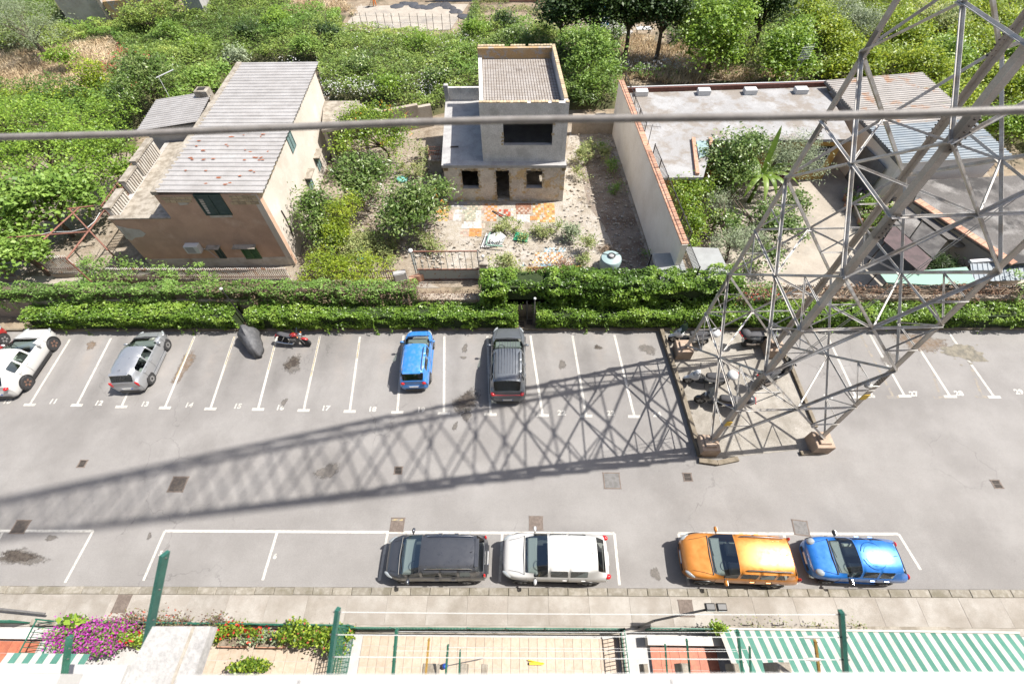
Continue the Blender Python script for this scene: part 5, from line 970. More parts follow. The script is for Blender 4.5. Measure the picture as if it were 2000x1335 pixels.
for i, (x, y, m, lb) in enumerate(((1760, 60, 'leaf_ivy', 'yellow green scrub tree seen through the pylon top'), (1830, 40, 'leaf_weed', 'sparse greyish scrub with bare branches'), (1900, 80, 'leaf_ivy', 'light green scrub beside the bare earth gap'), (1850, 110, 'leaf_bright', 'deep green shrub behind the pylon leg'), (1930, 30, 'leaf_ivy', 'yellow scrub at the top beside the pylon leg'), (1960, 160, 'leaf_ivy', 'low ivy scrub behind the rear corner of the barn roof'),
        (1860, 190, 'leaf_ivy', 'ivy scrub bordering the barn roof edge'), (1980, 240, 'leaf_bright', 'dark green trees beyond the blue end of the barn'), (2010, 110, 'leaf_bright', 'leafy tree at the edge beyond the pylon'), (1800, 130, 'leaf_ivy', 'ivy clump right behind the metal barn roof'))):
    treeat('scrub_tree', lb, 'shrub', [(x, y, 44, 30, 2.2), (x+26, y+14, 30, 22, 1.8), (x-26, y+8, 30, 22, 1.8)], 3600, .24, m, clump=.42, twigs=26)
for i, (x, y, m, r_) in enumerate(((480, 60, 'leaf_dark', 22), (600, 90, 'leaf_fig', 26), (700, 130, 'leaf_loquat', 20), (820, 80, 'leaf_bright', 24), (560, 150, 'leaf_loquat', 18), (380, 90, 'leaf_bright', 26), (460, 110, 'leaf_olive', 18), (900, 100, 'leaf_fig', 24), (1010, 70, 'leaf_loquat', 22), (330, 60, 'leaf_fig', 22), (640, 60, 'leaf_dark', 18), (760, 165, 'leaf_bright', 20), (860, 150, 'leaf_loquat', 18), (120, 110, 'leaf_bright', 22), (540, 40, 'leaf_bright', 26), (990, 40, 'leaf_dark', 20), (1060, 60, 'leaf_bramble', 24), (930, 55, 'leaf_bright', 20))):
    treeat('field_shrub', {'leaf_dark': 'dark wild shrub', 'leaf_fig': 'pale broad leaved wild shrub', 'leaf_loquat': 'deep green wild shrub', 'leaf_bright': 'bright green wild shrub', 'leaf_olive': 'grey green wild shrub', 'leaf_bramble': 'yellowish wild shrub'}[m]+' rising from the bramble field', 'shrub', [(x, y, r_, r_*.7, 1.5), (x+r_*.7, y+6, r_*.6, r_*.45, 1.2), (x-r_*.7, y+5, r_*.6, r_*.45, 1.2)], 1100, .22, m, clump=.35, group='wild shrubs in the bramble field', twigs=10, tr=.05)
# ---------------------------------------------------------------- bramble field and grass
def projn(P):
    d = P-np.array(C0); wv = d@np.array(fw); return 1000+FPX*(d@np.array(rt))/wv, 667.5-FPX*(d@np.array(upv))/wv
FIELD = [(-150, -70), (2150, -70), (2150, 330), (1990, 300), (1810, 148), (1612, 160), (1600, 170), (1212, 168), (1200, 215), (1112, 215), (950, 200), (880, 210), (850, 228), (700, 205), (640, 200), (625, 125), (470, 130), (430, 180), (300, 195), (250, 300), (-150, 300)]
DRY = [[(-60, 115), (100, 100), (225, 78), (262, 130), (230, 175), (160, 185), (-60, 190)], [(1195, 100), (1250, 75), (1345, 95), (1500, 150), (1450, 168), (1212, 166)], [(560, -20), (680, -20), (690, 20), (570, 30)], [(1600, 150), (1500, 160), (1490, 140)]]
BARE = [[(665, 0), (930, -5), (905, 70), (860, 72), (672, 62)], [(925, -20), (1090, -20), (1210, 85), (1120, 95), (1010, 55), (940, 40)], [(1215, 40), (1330, 45), (1320, 85), (1230, 80)], [(1880, 20), (1960, 30), (1950, 60), (1900, 55)], [(90, -30), (420, -30), (405, 36), (330, 25), (235, 52), (140, 60)]]
fx0, fx1, fy0, fy1 = -72, 62, 27, 72
def cand(n): 
    P = np.zeros((n, 3)); P[:, 0] = rng.uniform(fx0, fx1, n); P[:, 1] = rng.uniform(fy0, fy1, n); px, py = projn(P); return P, px, py
def hgt(x, y): return .3+1.0*vnoise(x, y, 4.5, 3)+.75*vnoise(x, y, 1.7, 4)+.6*vnoise(x, y, .75, 9)+.35*vnoise(x+y*.3, y, .4, 19)
def nearhouse(P): 
    r = np.zeros(len(P), bool)
    for poly in ([F1-SK*.2, F2-SK*.2, F2+B, F1+B], [M0, M1, M1+SD, M0+SD], ap, [Vector(p+(0,)) for p in qi], [q_ for q_ in ins], [Vector(p+(0,)) for p in lt]): r |= inpoly(P[:, 0], P[:, 1], [(v.x, v.y) for v in poly])
    return r
P, px, py = cand(700000); k = inpoly(px, py, FIELD) & ~nearhouse(P); 
dry = np.zeros(len(P), bool); bare = np.zeros(len(P), bool)
for q in DRY: dry |= inpoly(px+14*(vnoise(P[:, 0], P[:, 1], 1.5, 30)-.5)*2, py+10*(vnoise(P[:, 0], P[:, 1], 1.5, 31)-.5)*2, q)
for q in BARE: bare |= inpoly(px, py, q)
g = k & ~dry & ~bare; Pg = P[g]; hx = hgt(Pg[:, 0], Pg[:, 1])*np.where(px[g] > 1540, 1.3, 1.0); low = (py[g] < 100) & (px[g] > 640) & (px[g] < 960); hx *= np.where(low, .45, 1); hx *= np.where((py[g] < 120) & (px[g] > 60) & (px[g] < 440), .55, 1)
Pg[:, 2] = hx*(1-.55*rng.random(len(Pg))**2.2); tin = .30+.55*(vnoise(Pg[:, 0], Pg[:, 1], .7, 12)-.5)+.8*(vnoise(Pg[:, 0], Pg[:, 1], 7, 13)-.45)
right = px[g] > 1540+60*(vnoise(Pg[:, 0], Pg[:, 1], 3, 50)-.5)
cool = (vnoise(Pg[:, 0], Pg[:, 1], 5, 15) > .66) & ~right
for sel, m, nm in ((~right & ~cool, 'leaf_bramble', 'bramble_thicket'), (cool, 'leaf_fig', 'nettle_thicket'), (right, 'leaf_ivy', 'ivy_ground_cover')):
    if sel.sum(): link(bpy.data.objects.new(nm, leaf_mesh(nm, Pg[sel], .20*(.6+.8*rng.random(sel.sum())), m, tin[sel], .9)), None, {'bramble_thicket': 'wide tangle of green brambles filling the abandoned plots', 'nettle_thicket': 'cooler green nettle patches among the brambles', 'ivy_ground_cover': 'yellow green ivy covering the slope behind the barn'}[nm], 'undergrowth', kind='stuff')
# thicket floor of green brown soil, coloured dark so gaps between leaves look shaded
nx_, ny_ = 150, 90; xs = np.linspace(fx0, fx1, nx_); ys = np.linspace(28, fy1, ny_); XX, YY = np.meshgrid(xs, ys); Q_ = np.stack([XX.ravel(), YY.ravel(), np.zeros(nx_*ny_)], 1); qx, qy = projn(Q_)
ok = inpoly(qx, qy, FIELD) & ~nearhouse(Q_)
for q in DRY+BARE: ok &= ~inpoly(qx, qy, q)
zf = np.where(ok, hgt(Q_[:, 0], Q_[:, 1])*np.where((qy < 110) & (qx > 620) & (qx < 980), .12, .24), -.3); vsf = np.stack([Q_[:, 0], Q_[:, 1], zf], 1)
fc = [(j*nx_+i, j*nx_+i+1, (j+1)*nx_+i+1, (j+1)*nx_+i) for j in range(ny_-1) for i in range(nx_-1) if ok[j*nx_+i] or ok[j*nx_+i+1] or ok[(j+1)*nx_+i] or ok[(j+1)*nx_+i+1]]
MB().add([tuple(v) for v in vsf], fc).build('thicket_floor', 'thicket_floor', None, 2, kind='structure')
# dry grass and weeds
P, px, py = cand(420000); k = inpoly(px, py, FIELD) & ~nearhouse(P); dry = np.zeros(len(P), bool); semi = np.zeros(len(P), bool)
for q in DRY: dry |= inpoly(px+18*(vnoise(P[:, 0], P[:, 1], 1.5, 30)-.5)*2, py+14*(vnoise(P[:, 0], P[:, 1], 1.5, 31)-.5)*2, q)
semi = inpoly(px, py, BARE[1]) & (vnoise(P[:, 0], P[:, 1], 1.2, 33) > .45)
d = P[k & dry]; d[:, 2] = .18+.2*rng.random(len(d)); link(bpy.data.objects.new('dry_grass', leaf_mesh('dry_grass', d, .55*(.6+.7*rng.random(len(d))), 'dry_grass', .5+.9*(vnoise(d[:, 0], d[:, 1], 1.3, 60)-.5), 0, .14, axis=(0.4, .2, 1.6))), None, 'straw coloured dry grass between the thickets', 'grass', kind='stuff')
d = P[(k & semi) | (k & dry & (vnoise(P[:, 0], P[:, 1], 1.0, 61) > .68) & (rng.random(len(P)) < .4))]; d[:, 2] = .1+.15*rng.random(len(d)); link(bpy.data.objects.new('grass_tufts', leaf_mesh('grass_tufts', d, .26, 'leaf_weed', None, .3, .3)), None, 'green weeds scattered over the bare ground by the walking person', 'grass', kind='stuff')
# white umbels
fl = []
for (x, y, sx, sy, n) in ((720, 200, 80, 14, 330), (660, 195, 30, 14, 110), (1280, 148, 80, 12, 450), (840, 190, 40, 14, 300), (1190, 90, 60, 14, 500), (900, 120, 60, 30, 160), (760, 100, 120, 40, 200), (1130, 75, 50, 16, 260), (520, 10, 60, 10, 100), (590, 170, 30, 18, 120)):
    for i in range(n): p = G(random.gauss(x, sx*.5), random.gauss(y, sy*.5), 0); fl.append((p.x, p.y, hgt(np.array([p.x]), np.array([p.y]))[0]*random.uniform(.6, 1.15)+.05))
link(bpy.data.objects.new('white_umbels', leaf_mesh('white_umbels', np.array(fl), .13, 'petal_white', None, 1.2, .9)), None, 'white flower heads scattered through the thickets', 'flowers', kind='stuff')
# stones and debris in the yards
def scatter(name, label, poly, n, s0, s1, m, z=0):
    pp = Gp(poly); a = np.array(pp); mb = MB(); c = 0
    while c < n:
        x, y = random.uniform(a[:, 0].min(), a[:, 0].max()), random.uniform(a[:, 1].min(), a[:, 1].max())
        if not inpoly(np.array([x]), np.array([y]), pp)[0]: continue
        s = s0+(s1-s0)*random.random()**3; b = [(x+s*random.uniform(.6, 1)*math.cos(t), y+s*random.uniform(.6, 1)*math.sin(t)) for t in (0, 1.1, 2.3, 3.3, 4.3, 5.3)]; mb.prism(b, z-.01, z+s*random.uniform(.5, 1)); c += 1
    return mb.build(name, m, None, label=label, cat='rubble', kind='stuff')
scatter('rubble_stones', 'broken stones and tile fragments over the derelict yard', [(870, 470), (1098, 440), (1115, 260), (1195, 255), (1275, 520), (1000, 530), (880, 545)], 1300, .03, .13, 'rubble')
scatter('rubble_stones', 'pale rubble heap and stones beside the loquat trees', [(700, 470), (690, 400), (760, 330), (850, 290), (870, 300), (830, 360), (870, 470), (870, 540), (780, 500)], 1100, .03, .18, 'rubble')
scatter('white_chips', 'white stone chips on the shaded earth strip by the pale wall', [(1140, 330), (1150, 405), (1180, 440), (1212, 520), (1272, 520), (1200, 300)], 500, .02, .06, 'slab_concrete')
# ---------------------------------------------------------------- fences, gate and yard objects
def picket(name, label, pts, z0, z1, step, m, rails=(.25, .85), w=.055, base=0, par=None):
    t = thing(name, label, 'fence'); mb = MB()
    for a, b in zip(pts[:-1], pts[1:]):
        a, b = Vector((a[0], a[1], 0)), Vector((b[0], b[1], 0)); L = (b-a).length
        for i in range(int(L/step)): p = a.lerp(b, (i+.5)*step/L); mb.beam((p.x, p.y, z0), (p.x, p.y, z1+random.uniform(-.03, .03)), w, w*.6)
        for k_ in rails: z = z0+(z1-z0)*k_; MB().beam((a.x, a.y+.03, z), (b.x, b.y+.03, z), .04).build('rail', 'rusty_pipe', t)
        if base: MB().beam((a.x, a.y, base/2), (b.x, b.y, base/2), .22, base).build('plinth', 'plaster_wall', t)
    mb.build('picket', m, t, kind='stuff'); return t
picket('slat_fence', 'rusty white slat fence before the brown house front', Gp([(212, 552), (400, 553), (575, 552)]), .3, 1.3, .125, 'fence_white', base=.32)
picket('slat_fence', 'tall slat gate on a low wall below the rusty pergola', Gp([(110, 540), (170, 538)]), .3, 1.75, .14, 'fence_white', base=.3)
picket('slat_fence', 'rusted slat fence half hidden by the hanging fig leaves', Gp([(-60, 552), (45, 548)]), .4, 1.5, .14, 'fence_grey', base=.4)
picket('slat_fence', 'grey slat fence under the ivy mound beside the steel gate', Gp([(600, 553), (700, 553), (778, 552)]), .2, 1.15, .14, 'fence_grey', base=.2)
picket('slat_fence', 'slat fence turning in along the lane beside the house corner', Gp([(172, 545), (212, 552)]), .3, 1.4, .14, 'fence_white', base=.3)
t = railing('stair_railing', 'rusty orange slatted railing along the outside stair of the house', [G(207, 412, 3.2), G(235, 372, 3.2), G(286, 300, 3.2)], 2.6, 3.6, .28, 'rusty_pipe', r=.03)
t = thing('outside_stair', 'grey concrete outside stair on the garden side of the house', 'stair')
for i in range(16): p = Vector((-24.3, 21.6, 0))+SK*(.5+.45*i); MB().box((p.x, p.y, .12+.19*i*.5), (1.0, .44, .24+.19*i)).build('step', 'cap_stone', t)
pg = thing('pipe_pergola', 'rusty pipe pergola frame over the fig tree by the house', 'pergola')
for a, b in (((15, 464), (176, 452)), ((85, 468), (156, 404)), ((135, 408), (180, 456)), ((130, 506), (205, 410)), ((132, 408), (182, 402)), ((205, 410), (290, 300)), ((176, 452), (210, 488))): p, q = G(*a, 2.9), G(*b, 2.9); MB().tube(X3(p), X3(q), .045, n=6).build('pipe', 'rusty_pipe', pg)
for a in ((15, 464), (130, 506), (205, 410), (176, 452)): p = G(*a, 2.9); MB().tube((p.x, p.y, 0), X3(p), .045, n=6).build('post', 'rusty_pipe', pg)
MB().path([X3(G(*k, 2.7)) for k in ((195, 415), (185, 432), (170, 445), (140, 452), (100, 453), (60, 463), (15, 463))], .02, 5).build('cable', 'white_plastic', pg, True)
g0, g1 = G(820, 546), G(938, 546); gd_ = (g1-g0).normalized(); sg = thing('steel_gate', 'rusty pale blue steel yard gate with upright bars', 'gate', (g0.x, g0.y, 0)); L = (g1-g0).length
MB().box((L/2, 0, .47), (L-.1, .03, .82)).build('panel', 'gate_blue', sg)
for z in (.05, .89, 2.35): MB().beam((0, 0, z), (L, 0, z), .06).build('rail', 'rusty_pipe', sg)
for i in range(11): MB().beam((L*i/10, 0, .05 if i in (0, 10) else .9), (L*i/10, 0, 2.37), .05 if i in (0, 10) else .03).build('bar', 'gate_blue', sg)
pl_ = thing('gate_pillar', 'square stone gate pillar with a meter box', 'pillar', (g1.x+.3, g1.y-.1, 0)); MB().cbox((0, 0, .75), (.4, .4, 1.5), .02).build('shaft', 'cream_render', pl_); MB().cbox((0, 0, 1.58), (.5, .5, .16), .04).build('cap', 'cap_stone', pl_); MB().box((0, -.21, 1.0), (.16, .04, .24)).build('meter_box', 'grey_plastic', pl_); MB().box((0, -.21, .65), (.12, .03, .12)).build('letter_slot', 'dark_void', pl_)
MB().tube((0, .05, 1.66), (0, .05, 1.95), .025).build('lamp_stem', 'iron_light', pl_); MB().blob((0, .05, 2.02), (.1, .1, .1)).build('lamp_globe', 'white_plastic', pl_, True)
lp = thing('globe_lamp', 'white globe lamp on a pale post at the hinge side of the gate', 'lamp', (g0.x-.15, g0.y+.1, 0)); MB().tube((0, 0, 0), (0, 0, 2.2), .05).build('post', 'gate_blue', lp); MB().blob((0, 0, 2.3), (.15, .15, .15), 12, 8).build('globe', 'white_plastic', lp, True)
cb = thing('meter_cabinet', 'small white meter cabinet on the low wall beside the gate', 'cabinet', tuple(G(786, 553))); MB().cbox((0, 0, .5), (.75, .3, 1.0), .03, .25).build('box', 'slab_concrete', cb); MB().box((.02, -.16, .55), (.6, .02, .75), .25).build('door', 'white_plastic', cb); MB().beam((.5, .0, .25), (1.3, .35, .25), .25, .5).build('low_wall', 'terracotta', cb)
tk = thing('water_tank', 'round pale blue plastic water tank with black lid ring', 'tank', tuple(G(1190, 522))); MB().lathe([(.62, 0), (.66, .1), (.66, .75), (.60, .85), (.3, .95), (0, .97)], (0, 0, 0), 24).build('body', 'tank_blue', tk, True); MB().lathe([(.24, .94), (.26, .99), (.2, 1.02), (0, 1.02)], (0, 0, 0), 18).build('lid', 'grey_plastic', tk, True)
for a in (.5, 2.6): MB().beam((.24*math.cos(a), .24*math.sin(a), .975), (.6*math.cos(a), .6*math.sin(a), .86), .06, .03).build('strap', 'black_metal', tk)
MB().lathe([(.23, 1.0), (.235, 1.035), (.16, 1.035), (.15, 1.0)], (0, 0, .01), 18).build('ring', 'black_metal', tk)
be = thing('bamboo_edging', 'yellow bamboo log edging at the front of the derelict yard', 'edging'); a, b = G(1028, 531), G(1132, 529)
for i in range(36): p = a.lerp(b, i/35); MB().tube((p.x, p.y, 0), (p.x+random.uniform(-.02, .02), p.y, .42+random.uniform(-.06, .04)), .05, n=7).build('stake', 'bamboo', be)
wf = thing('window_frame_pile', 'pile of dumped white shutters and green frames behind the gate', 'debris', tuple(G(968, 475)))
for i in range(5): MB().box((-.1+.05*i, .05*i, .1+.07*i), (.95, .75, .05), .35+.08*i).build('panel', 'white_plastic' if i % 2 == 0 else 'gate_blue', wf)
for i in range(6): MB().beam((-.45+.16*i, -.33, .42), (-.35+.16*i, .35, .42), .07, .03).build('slat', 'white_plastic', wf)
MB().beam((-.55, -.5, .3), (.5, -.62, .3), .07).build('frame', 'net_green', wf); MB().beam((-.6, -.4, .3), (-.35, .5, .5), .07).build('frame', 'net_green', wf)
for i in range(5): MB().beam((-.9+.12*i, -.5, .12), (-.6+.12*i, .7, .25), .07, .04).build('plank', 'white_plastic', wf)
gl = thing('green_crate_lid', 'bright green plastic slatted lid lying on rubble', 'lid', tuple(G(1018, 466)))
for i in range(7): MB().box((0, -.3+.1*i, .12+.01*i), (.85, .07, .03), -.25).build('slat', 'green_plastic', gl)
MB().box((0, .05, .09), (.9, .75, .03), -.25).build('base', 'green_plastic', gl)
dk_ = thing('dead_branch_pile', 'heap of dry branches beside the blue water tank', 'debris', tuple(G(1182, 490))); mb = MB()
for i in range(40): a = random.random()*6.28; mb.path([(.3*math.cos(a), .3*math.sin(a), .1), (.1*random.gauss(0, 1), .1*random.gauss(0, 1), .5*random.random()), (-.6*math.cos(a+.3), -.5*math.sin(a), .3*random.random())], .012, 4)
mb.build('branches', 'dry_stem', dk_, kind='stuff')
bs = thing('bare_plank', 'dark plank lying across the patio edge', 'plank', tuple(G(970, 420))); MB().beam((-.3, .4, .06), (.9, -.6, .25), .08, .04).build('plank', 'bark', bs)
bb = thing('blue_bag', 'torn blue plastic bag under the garden bush', 'bag', tuple(G(708, 508))); MB().blob((0, 0, .12), (.35, .25, .14), 9, 5).build('bag', plain('bag_blue', (.10, .36, .42), .5), bb, True)
tp = thing('turquoise_tarp', 'crumpled turquoise sheet on the rubble path', 'tarp', tuple(G(786, 352))); MB().blob((0, 0, .1), (.45, .4, .16), 8, 5).build('sheet', plain('tarp_teal', (.16, .42, .37), .5), tp, True)
# ---------------------------------------------------------------- far edge: ruin, yard slab, people
ru = thing('grey_ruin', 'grey windowless ruin with ivy on its wall at the field edge', 'building')
mat('pink_render', (.30, .17, .13), .95, (.25, .14, .10), 1.5)
r0, r1 = G(146, 58), G(226, 50); zr = 4.2; rd_ = Vector((-.35, 1, 0)).normalized()*9
mb = MB(); wall(mb, r0, r1, -.05, zr, .35); mb.build('wall', 'grey_render', ru); mb = MB(); wall(mb, r1, r1+rd_, -.05, zr, .35); mb.build('wall', 'cap_stone', ru); mb = MB(); wall(mb, r0+rd_, r0, -.05, zr, .35); mb.build('wall', 'grey_render', ru)
MB().prism([r0+rd_*.03, r1+rd_*.03, r1+rd_, r0+rd_], zr-.5, zr-.3).build('roof', 'terracotta', ru)
hs2 = thing('pink_house', 'single storey house with pink walls and a walled terrace', 'house'); a, b = G(228, 50), G(330, 40); zt = 1.6; q2 = Vector((-.1, 1, 0))*9
mb = MB(); wall(mb, a, b, -.05, zt+.7, .3); mb.build('terrace_wall', 'ochre_stone', hs2); MB().prism([a+Vector((0, .31, 0)), b+Vector((0, .31, 0)), b+q2, a+q2], zt-.2, zt).build('terrace_floor', 'pink_render', hs2)
mb = MB(); wall(mb, a+q2*.45, b+q2*.45, zt, zt+3.2, .3, [(2.5, 3.4, zt+.02, zt+2.1), (5.5, 6.5, zt+.9, zt+2.1)]); mb.build('wall', 'pink_render', hs2)
wb = thing('white_block', 'small white rendered outbuilding at the field edge', 'outbuilding'); a, b = G(372, 36), G(405, 34); mb = MB(); wall(mb, a, b, -.05, 2.8, .3); wall(mb, b, b+q2*.3, -.05, 2.8, .3); wall(mb, a+q2*.3, a, -.05, 2.8, .3); mb.build('wall', 'slab_concrete', wb); MB().prism([a+Vector((-.1, -.1, 0)), b+Vector((.1, -.1, 0)), b+q2*.3, a+q2*.3], 2.801, 2.95).build('roof', 'cap_stone', wb)
treeat('leafy_shrub', 'green shrub overhanging the pink terrace', 'shrub', [(275, 28, 34, 16, 1.8), (330, 12, 26, 14, 2.0), (250, 45, 24, 14, 1.2)], 2600, .24, 'leaf_bramble', clump=.4)
yard('concrete_yard', [(678, 46), (700, 12), (915, 8), (880, 58), (800, 62)], 'court_concrete', .002)
mb = MB(); 
for i in range(26): p = G(780+i*5.6, 10-2*math.sin(i*.5)+(i > 18)*(i-18)*4.5, .1); mb.blob((p.x+random.uniform(-.4, .4), p.y+random.uniform(-.5, .5), .03), (random.uniform(.5, 1.0), random.uniform(.35, .8), .09), 7, 4, random.random()*3)
mb.build('black_tarp', plain('tarp_black', (.06, .06, .065), .5), None, True, label='crumpled black tarpaulin edging the pale concrete yard', cat='tarp')
fp = thing('post_fence', 'thin wire fence of iron posts in front of the pale concrete yard', 'fence')
for i in range(15): p = G(690+i*16+random.uniform(-3, 3), 55+i*.3); MB().tube((p.x, p.y, 0), (p.x+.05, p.y, 1.5), .03, n=5).build('post', 'iron', fp)
a, b = G(690, 55), G(915, 59)
for z in (.6, 1.2): MB().beam((a.x, a.y, z), (b.x, b.y, z), .012).build('wire', 'iron', fp)
rough_wall('back_wall', 'low grey wall behind the pale concrete yard', Gp([(850, 2), (935, 2)]), 2.0, seed=8, m='slab_concrete'); rough_wall('back_wall', 'reddish earth coloured wall behind the walking person', Gp([(940, 3), (1060, 4)]), 1.2, seed=9, m='terracotta')
t = thing('blue_drum', 'stacked blue plastic drums under the dark evergreen trees', 'drum', tuple(G(1180, 56))); MB().lathe([(.38, 0), (.42, .1), (.42, .9), (.36, 1.0), (0, 1.0)], (0, 0, 0), 16).build('drum', plain('drum_blue', (.03, .20, .42), .45), t, True); MB().lathe([(.38, 0), (.42, .1), (.42, .9), (.36, 1.0), (0, 1.0)], (.05, 0, 1.01), 16).build('drum', 'drum_blue', t, True)
t = thing('scrap_table', 'pale broken table among litter in the tree shade', 'table', tuple(G(1255, 68))); MB().box((0, 0, .6), (1.5, .8, .06)).build('table_top', 'white_plastic', t)
for x in (-.65, .65):
    for y in (-.3, .3): MB().beam((x, y, 0), (x, y, .6), .06).build('leg', 'iron', t)
MB().box((-1.6, -.3, .2), (.9, .5, .4), .4).build('box', 'slab_concrete', t)
def person(name, label, loc, rz, mb_, shirt, trousers, skin, stride=.32, lean=0.0):
    t = thing(name, label, 'person', loc, rz)
    V_ = [((0, 0, .95), .14, 0), ((0, 0, 1.15), .135, 1), ((lean*.5, 0, 1.38), .16, 1), ((lean*.8, 0, 1.52), .06, 2), ((lean, 0, 1.6), .075, 2), ((lean+.02, 0, 1.72), .085, 2),
          ((.02, .09, .88), .10, 0), ((stride*.55, .10, .50), .068, 0), ((stride, .10, .09), .045, 0), ((stride+.17, .11, .05), .035, 0),
          ((-.02, -.09, .88), .10, 0), ((-stride*.25, -.10, .50), .068, 0), ((-stride, -.10, .10), .045, 0), ((-stride+.15, -.11, .05), .035, 0),
          ((lean*.7, .19, 1.42), .06, 1), ((-.12, .26, 1.15), .045, 1), ((-.06+lean, .27, .92), .035, 2), ((0+lean, .27, .84), .03, 2),
          ((lean*.7, -.19, 1.42), .06, 1), ((.10, -.26, 1.15), .045, 1), ((.24+lean, -.25, .95), .035, 2), ((.28+lean, -.25, .88), .03, 2)]
    E_ = [(0, 1), (1, 2), (2, 3), (3, 4), (4, 5), (0, 6), (6, 7), (7, 8), (8, 9), (0, 10), (10, 11), (11, 12), (12, 13), (2, 14), (14, 15), (15, 16), (16, 17), (2, 18), (18, 19), (19, 20), (20, 21)]
    me = bpy.data.meshes.new('body'); me.from_pydata([v[0] for v in V_], E_, []); o = bpy.data.objects.new('body', me); COL.objects.link(o)
    o.modifiers.new('skin', 'SKIN'); sv = me.skin_vertices[0].data
    for i, v in enumerate(V_): sv[i].radius = (v[1], v[1]*(1.25 if i in (1, 2) else 1)); 
    sv[0].use_root = True; ss = o.modifiers.new('sub', 'SUBSURF'); ss.levels = ss.render_levels = 1
    bpy.context.view_layer.update(); m2 = bpy.data.meshes.new_from_object(o.evaluated_get(bpy.context.evaluated_depsgraph_get())); bpy.data.objects.remove(o)
    m2.materials.clear()
    for k_ in (trousers, shirt, skin, mb_): m2.materials.append(MATS[k_])
    for p in m2.polygons:
        z = p.center.z; a = math.hypot(p.center.x, p.center.y); arm = abs(p.center.y) > .2 and z < 1.3
        p.material_index = 3 if z < .09 else 0 if (z < .98 and not arm) else 2 if (z > 1.5 or (arm and z < 1.0)) else 1; p.use_smooth = True
    link(bpy.data.objects.new('body', m2), t); MB().blob((lean+.0, 0, 1.74), (.1, .09, .1), 10, 6).build('hair', 'tarp_black', t, True); return t
plain('skin', (.42, .26, .19), .6); plain('cloth_black', (.015, .015, .018), .8); plain('cloth_orange', (.62, .17, .02), .8); plain('cloth_red', (.28, .03, .03), .8); plain('shoe', (.03, .03, .03), .7)
person('person', 'person in dark clothes walking across the bare ground', tuple(G(1049, 21)), math.pi*.95, 'shoe', 'cloth_black', 'cloth_black', 'skin', .36)
pw = person('person', 'worker in orange trousers on the pale concrete yard', tuple(G(733, 13)), math.pi*.9, 'shoe', 'cloth_orange', 'cloth_orange', 'skin', .12, .15)
t = thing('shovel', 'long handled shovel held by the orange clad worker', 'shovel', (G(730, 14)+Vector((-.3, 0, 0))).to_tuple()); MB().tube((-.25, 0, .05), (.35, .1, 1.0), .02).build('handle', 'bark', t); MB().box((-.3, 0, .04), (.3, .22, .03)).build('blade', 'iron', t)
# ---------------------------------------------------------------- vehicles
def car_glass(name, tint):
    m, n, l, b = _new(name); tr = n.new('ShaderNodeBsdfTransparent'); tr.inputs[0].default_value = rgba(tint); gl = n.new('ShaderNodeBsdfGlossy'); gl.inputs['Roughness'].default_value = .03; gl.inputs['Color'].default_value = (.9, .95, 1, 1)
    x = n.new('ShaderNodeMixShader'); x.inputs[0].default_value = .13; l.new(tr.outputs[0], x.inputs[1]); l.new(gl.outputs[0], x.inputs[2]); l.new(x.outputs[0], n['Material Output'].inputs[0]); return m
car_glass('glass_dark', (.72, .80, .77)); plain('glass_clear', (.06, .08, .08), .05, spec=.8, coat=.5); plain('tyre', (.025, .025, .026), .85); plain('rubber', (.03, .03, .032), .7); plain('trim_black', (.02, .02, .021), .45)
plain('chrome', (.55, .56, .57), .18, 1.0); plain('alloy', (.42, .42, .42), .3, .8); plain('bronze_alloy', (.27, .16, .12), .35, .7); plain('lamp_red', (.45, .012, .015), .15, coat=.8); plain('lamp_clear', (.24, .26, .27), .06, coat=.9); plain('lamp_orange', (.6, .17, .02), .2, coat=.5); plain('plate_white', (.6, .6, .58), .4); plain('plate_blue', (.02, .07, .35), .4); plain('seat_dark', (.05, .05, .055), .8); plain('seat_grey', (.34, .34, .33), .8); plain('dash_grey', (.22, .22, .22), .7)
paint('paint_white', (.47, .465, .45), 0, .35, dirt=.05); paint('paint_silver', (.36, .37, .385), .6, .34, dirt=.0); paint('paint_blue', (.03, .18, .50), .1, .35, dirt=.22); paint('paint_anthracite', (.115, .125, .137), .35, .34, dirt=.0); paint('paint_black', (.055, .058, .066), .35, .3, dirt=0); paint('paint_orange', (.50, .19, .028), .35, .36, dirt=.01); paint('paint_blue2', (.012, .14, .46), .35, .33, dirt=.01); paint('paint_red', (.35, .02, .02), .1, .3)
mat('faded_roof_blue', (.12, .33, .62), .5, (.30, .44, .62), 5, .45, .62, bump=0, fine=0)
def wheel_mesh(r, wdt, rim, spokes):
    t = MB().lathe([(r*.60, -wdt/2), (r*.93, -wdt/2), (r, -wdt*.36), (r, wdt*.36), (r*.93, wdt/2), (r*.60, wdt/2)], (0, 0, 0), 26, 'y').mesh('tyre', 'tyre', True)
    m = MB().lathe([(r*.63, -wdt*.3), (r*.64, wdt*.42), (r*.58, wdt*.46), (r*.55, wdt*.2), (.0, wdt*.2)], (0, 0, 0), 26, 'y')
    d = MB()
    for i in range(spokes):
        a = 6.283*i/spokes; d.beam((.04*math.cos(a), wdt*.36, .04*math.sin(a)), (r*.58*math.cos(a), wdt*.42, r*.58*math.sin(a)), .075*5/spokes+.02, .05, (0, 1, 0))
    d.lathe([(.07, wdt*.25), (.065, wdt*.45), (0, wdt*.46)], (0, 0, 0), 12, 'y')
    return t, m.mesh('wheel_barrel', 'trim_black', True), d.mesh('rim', rim, True)
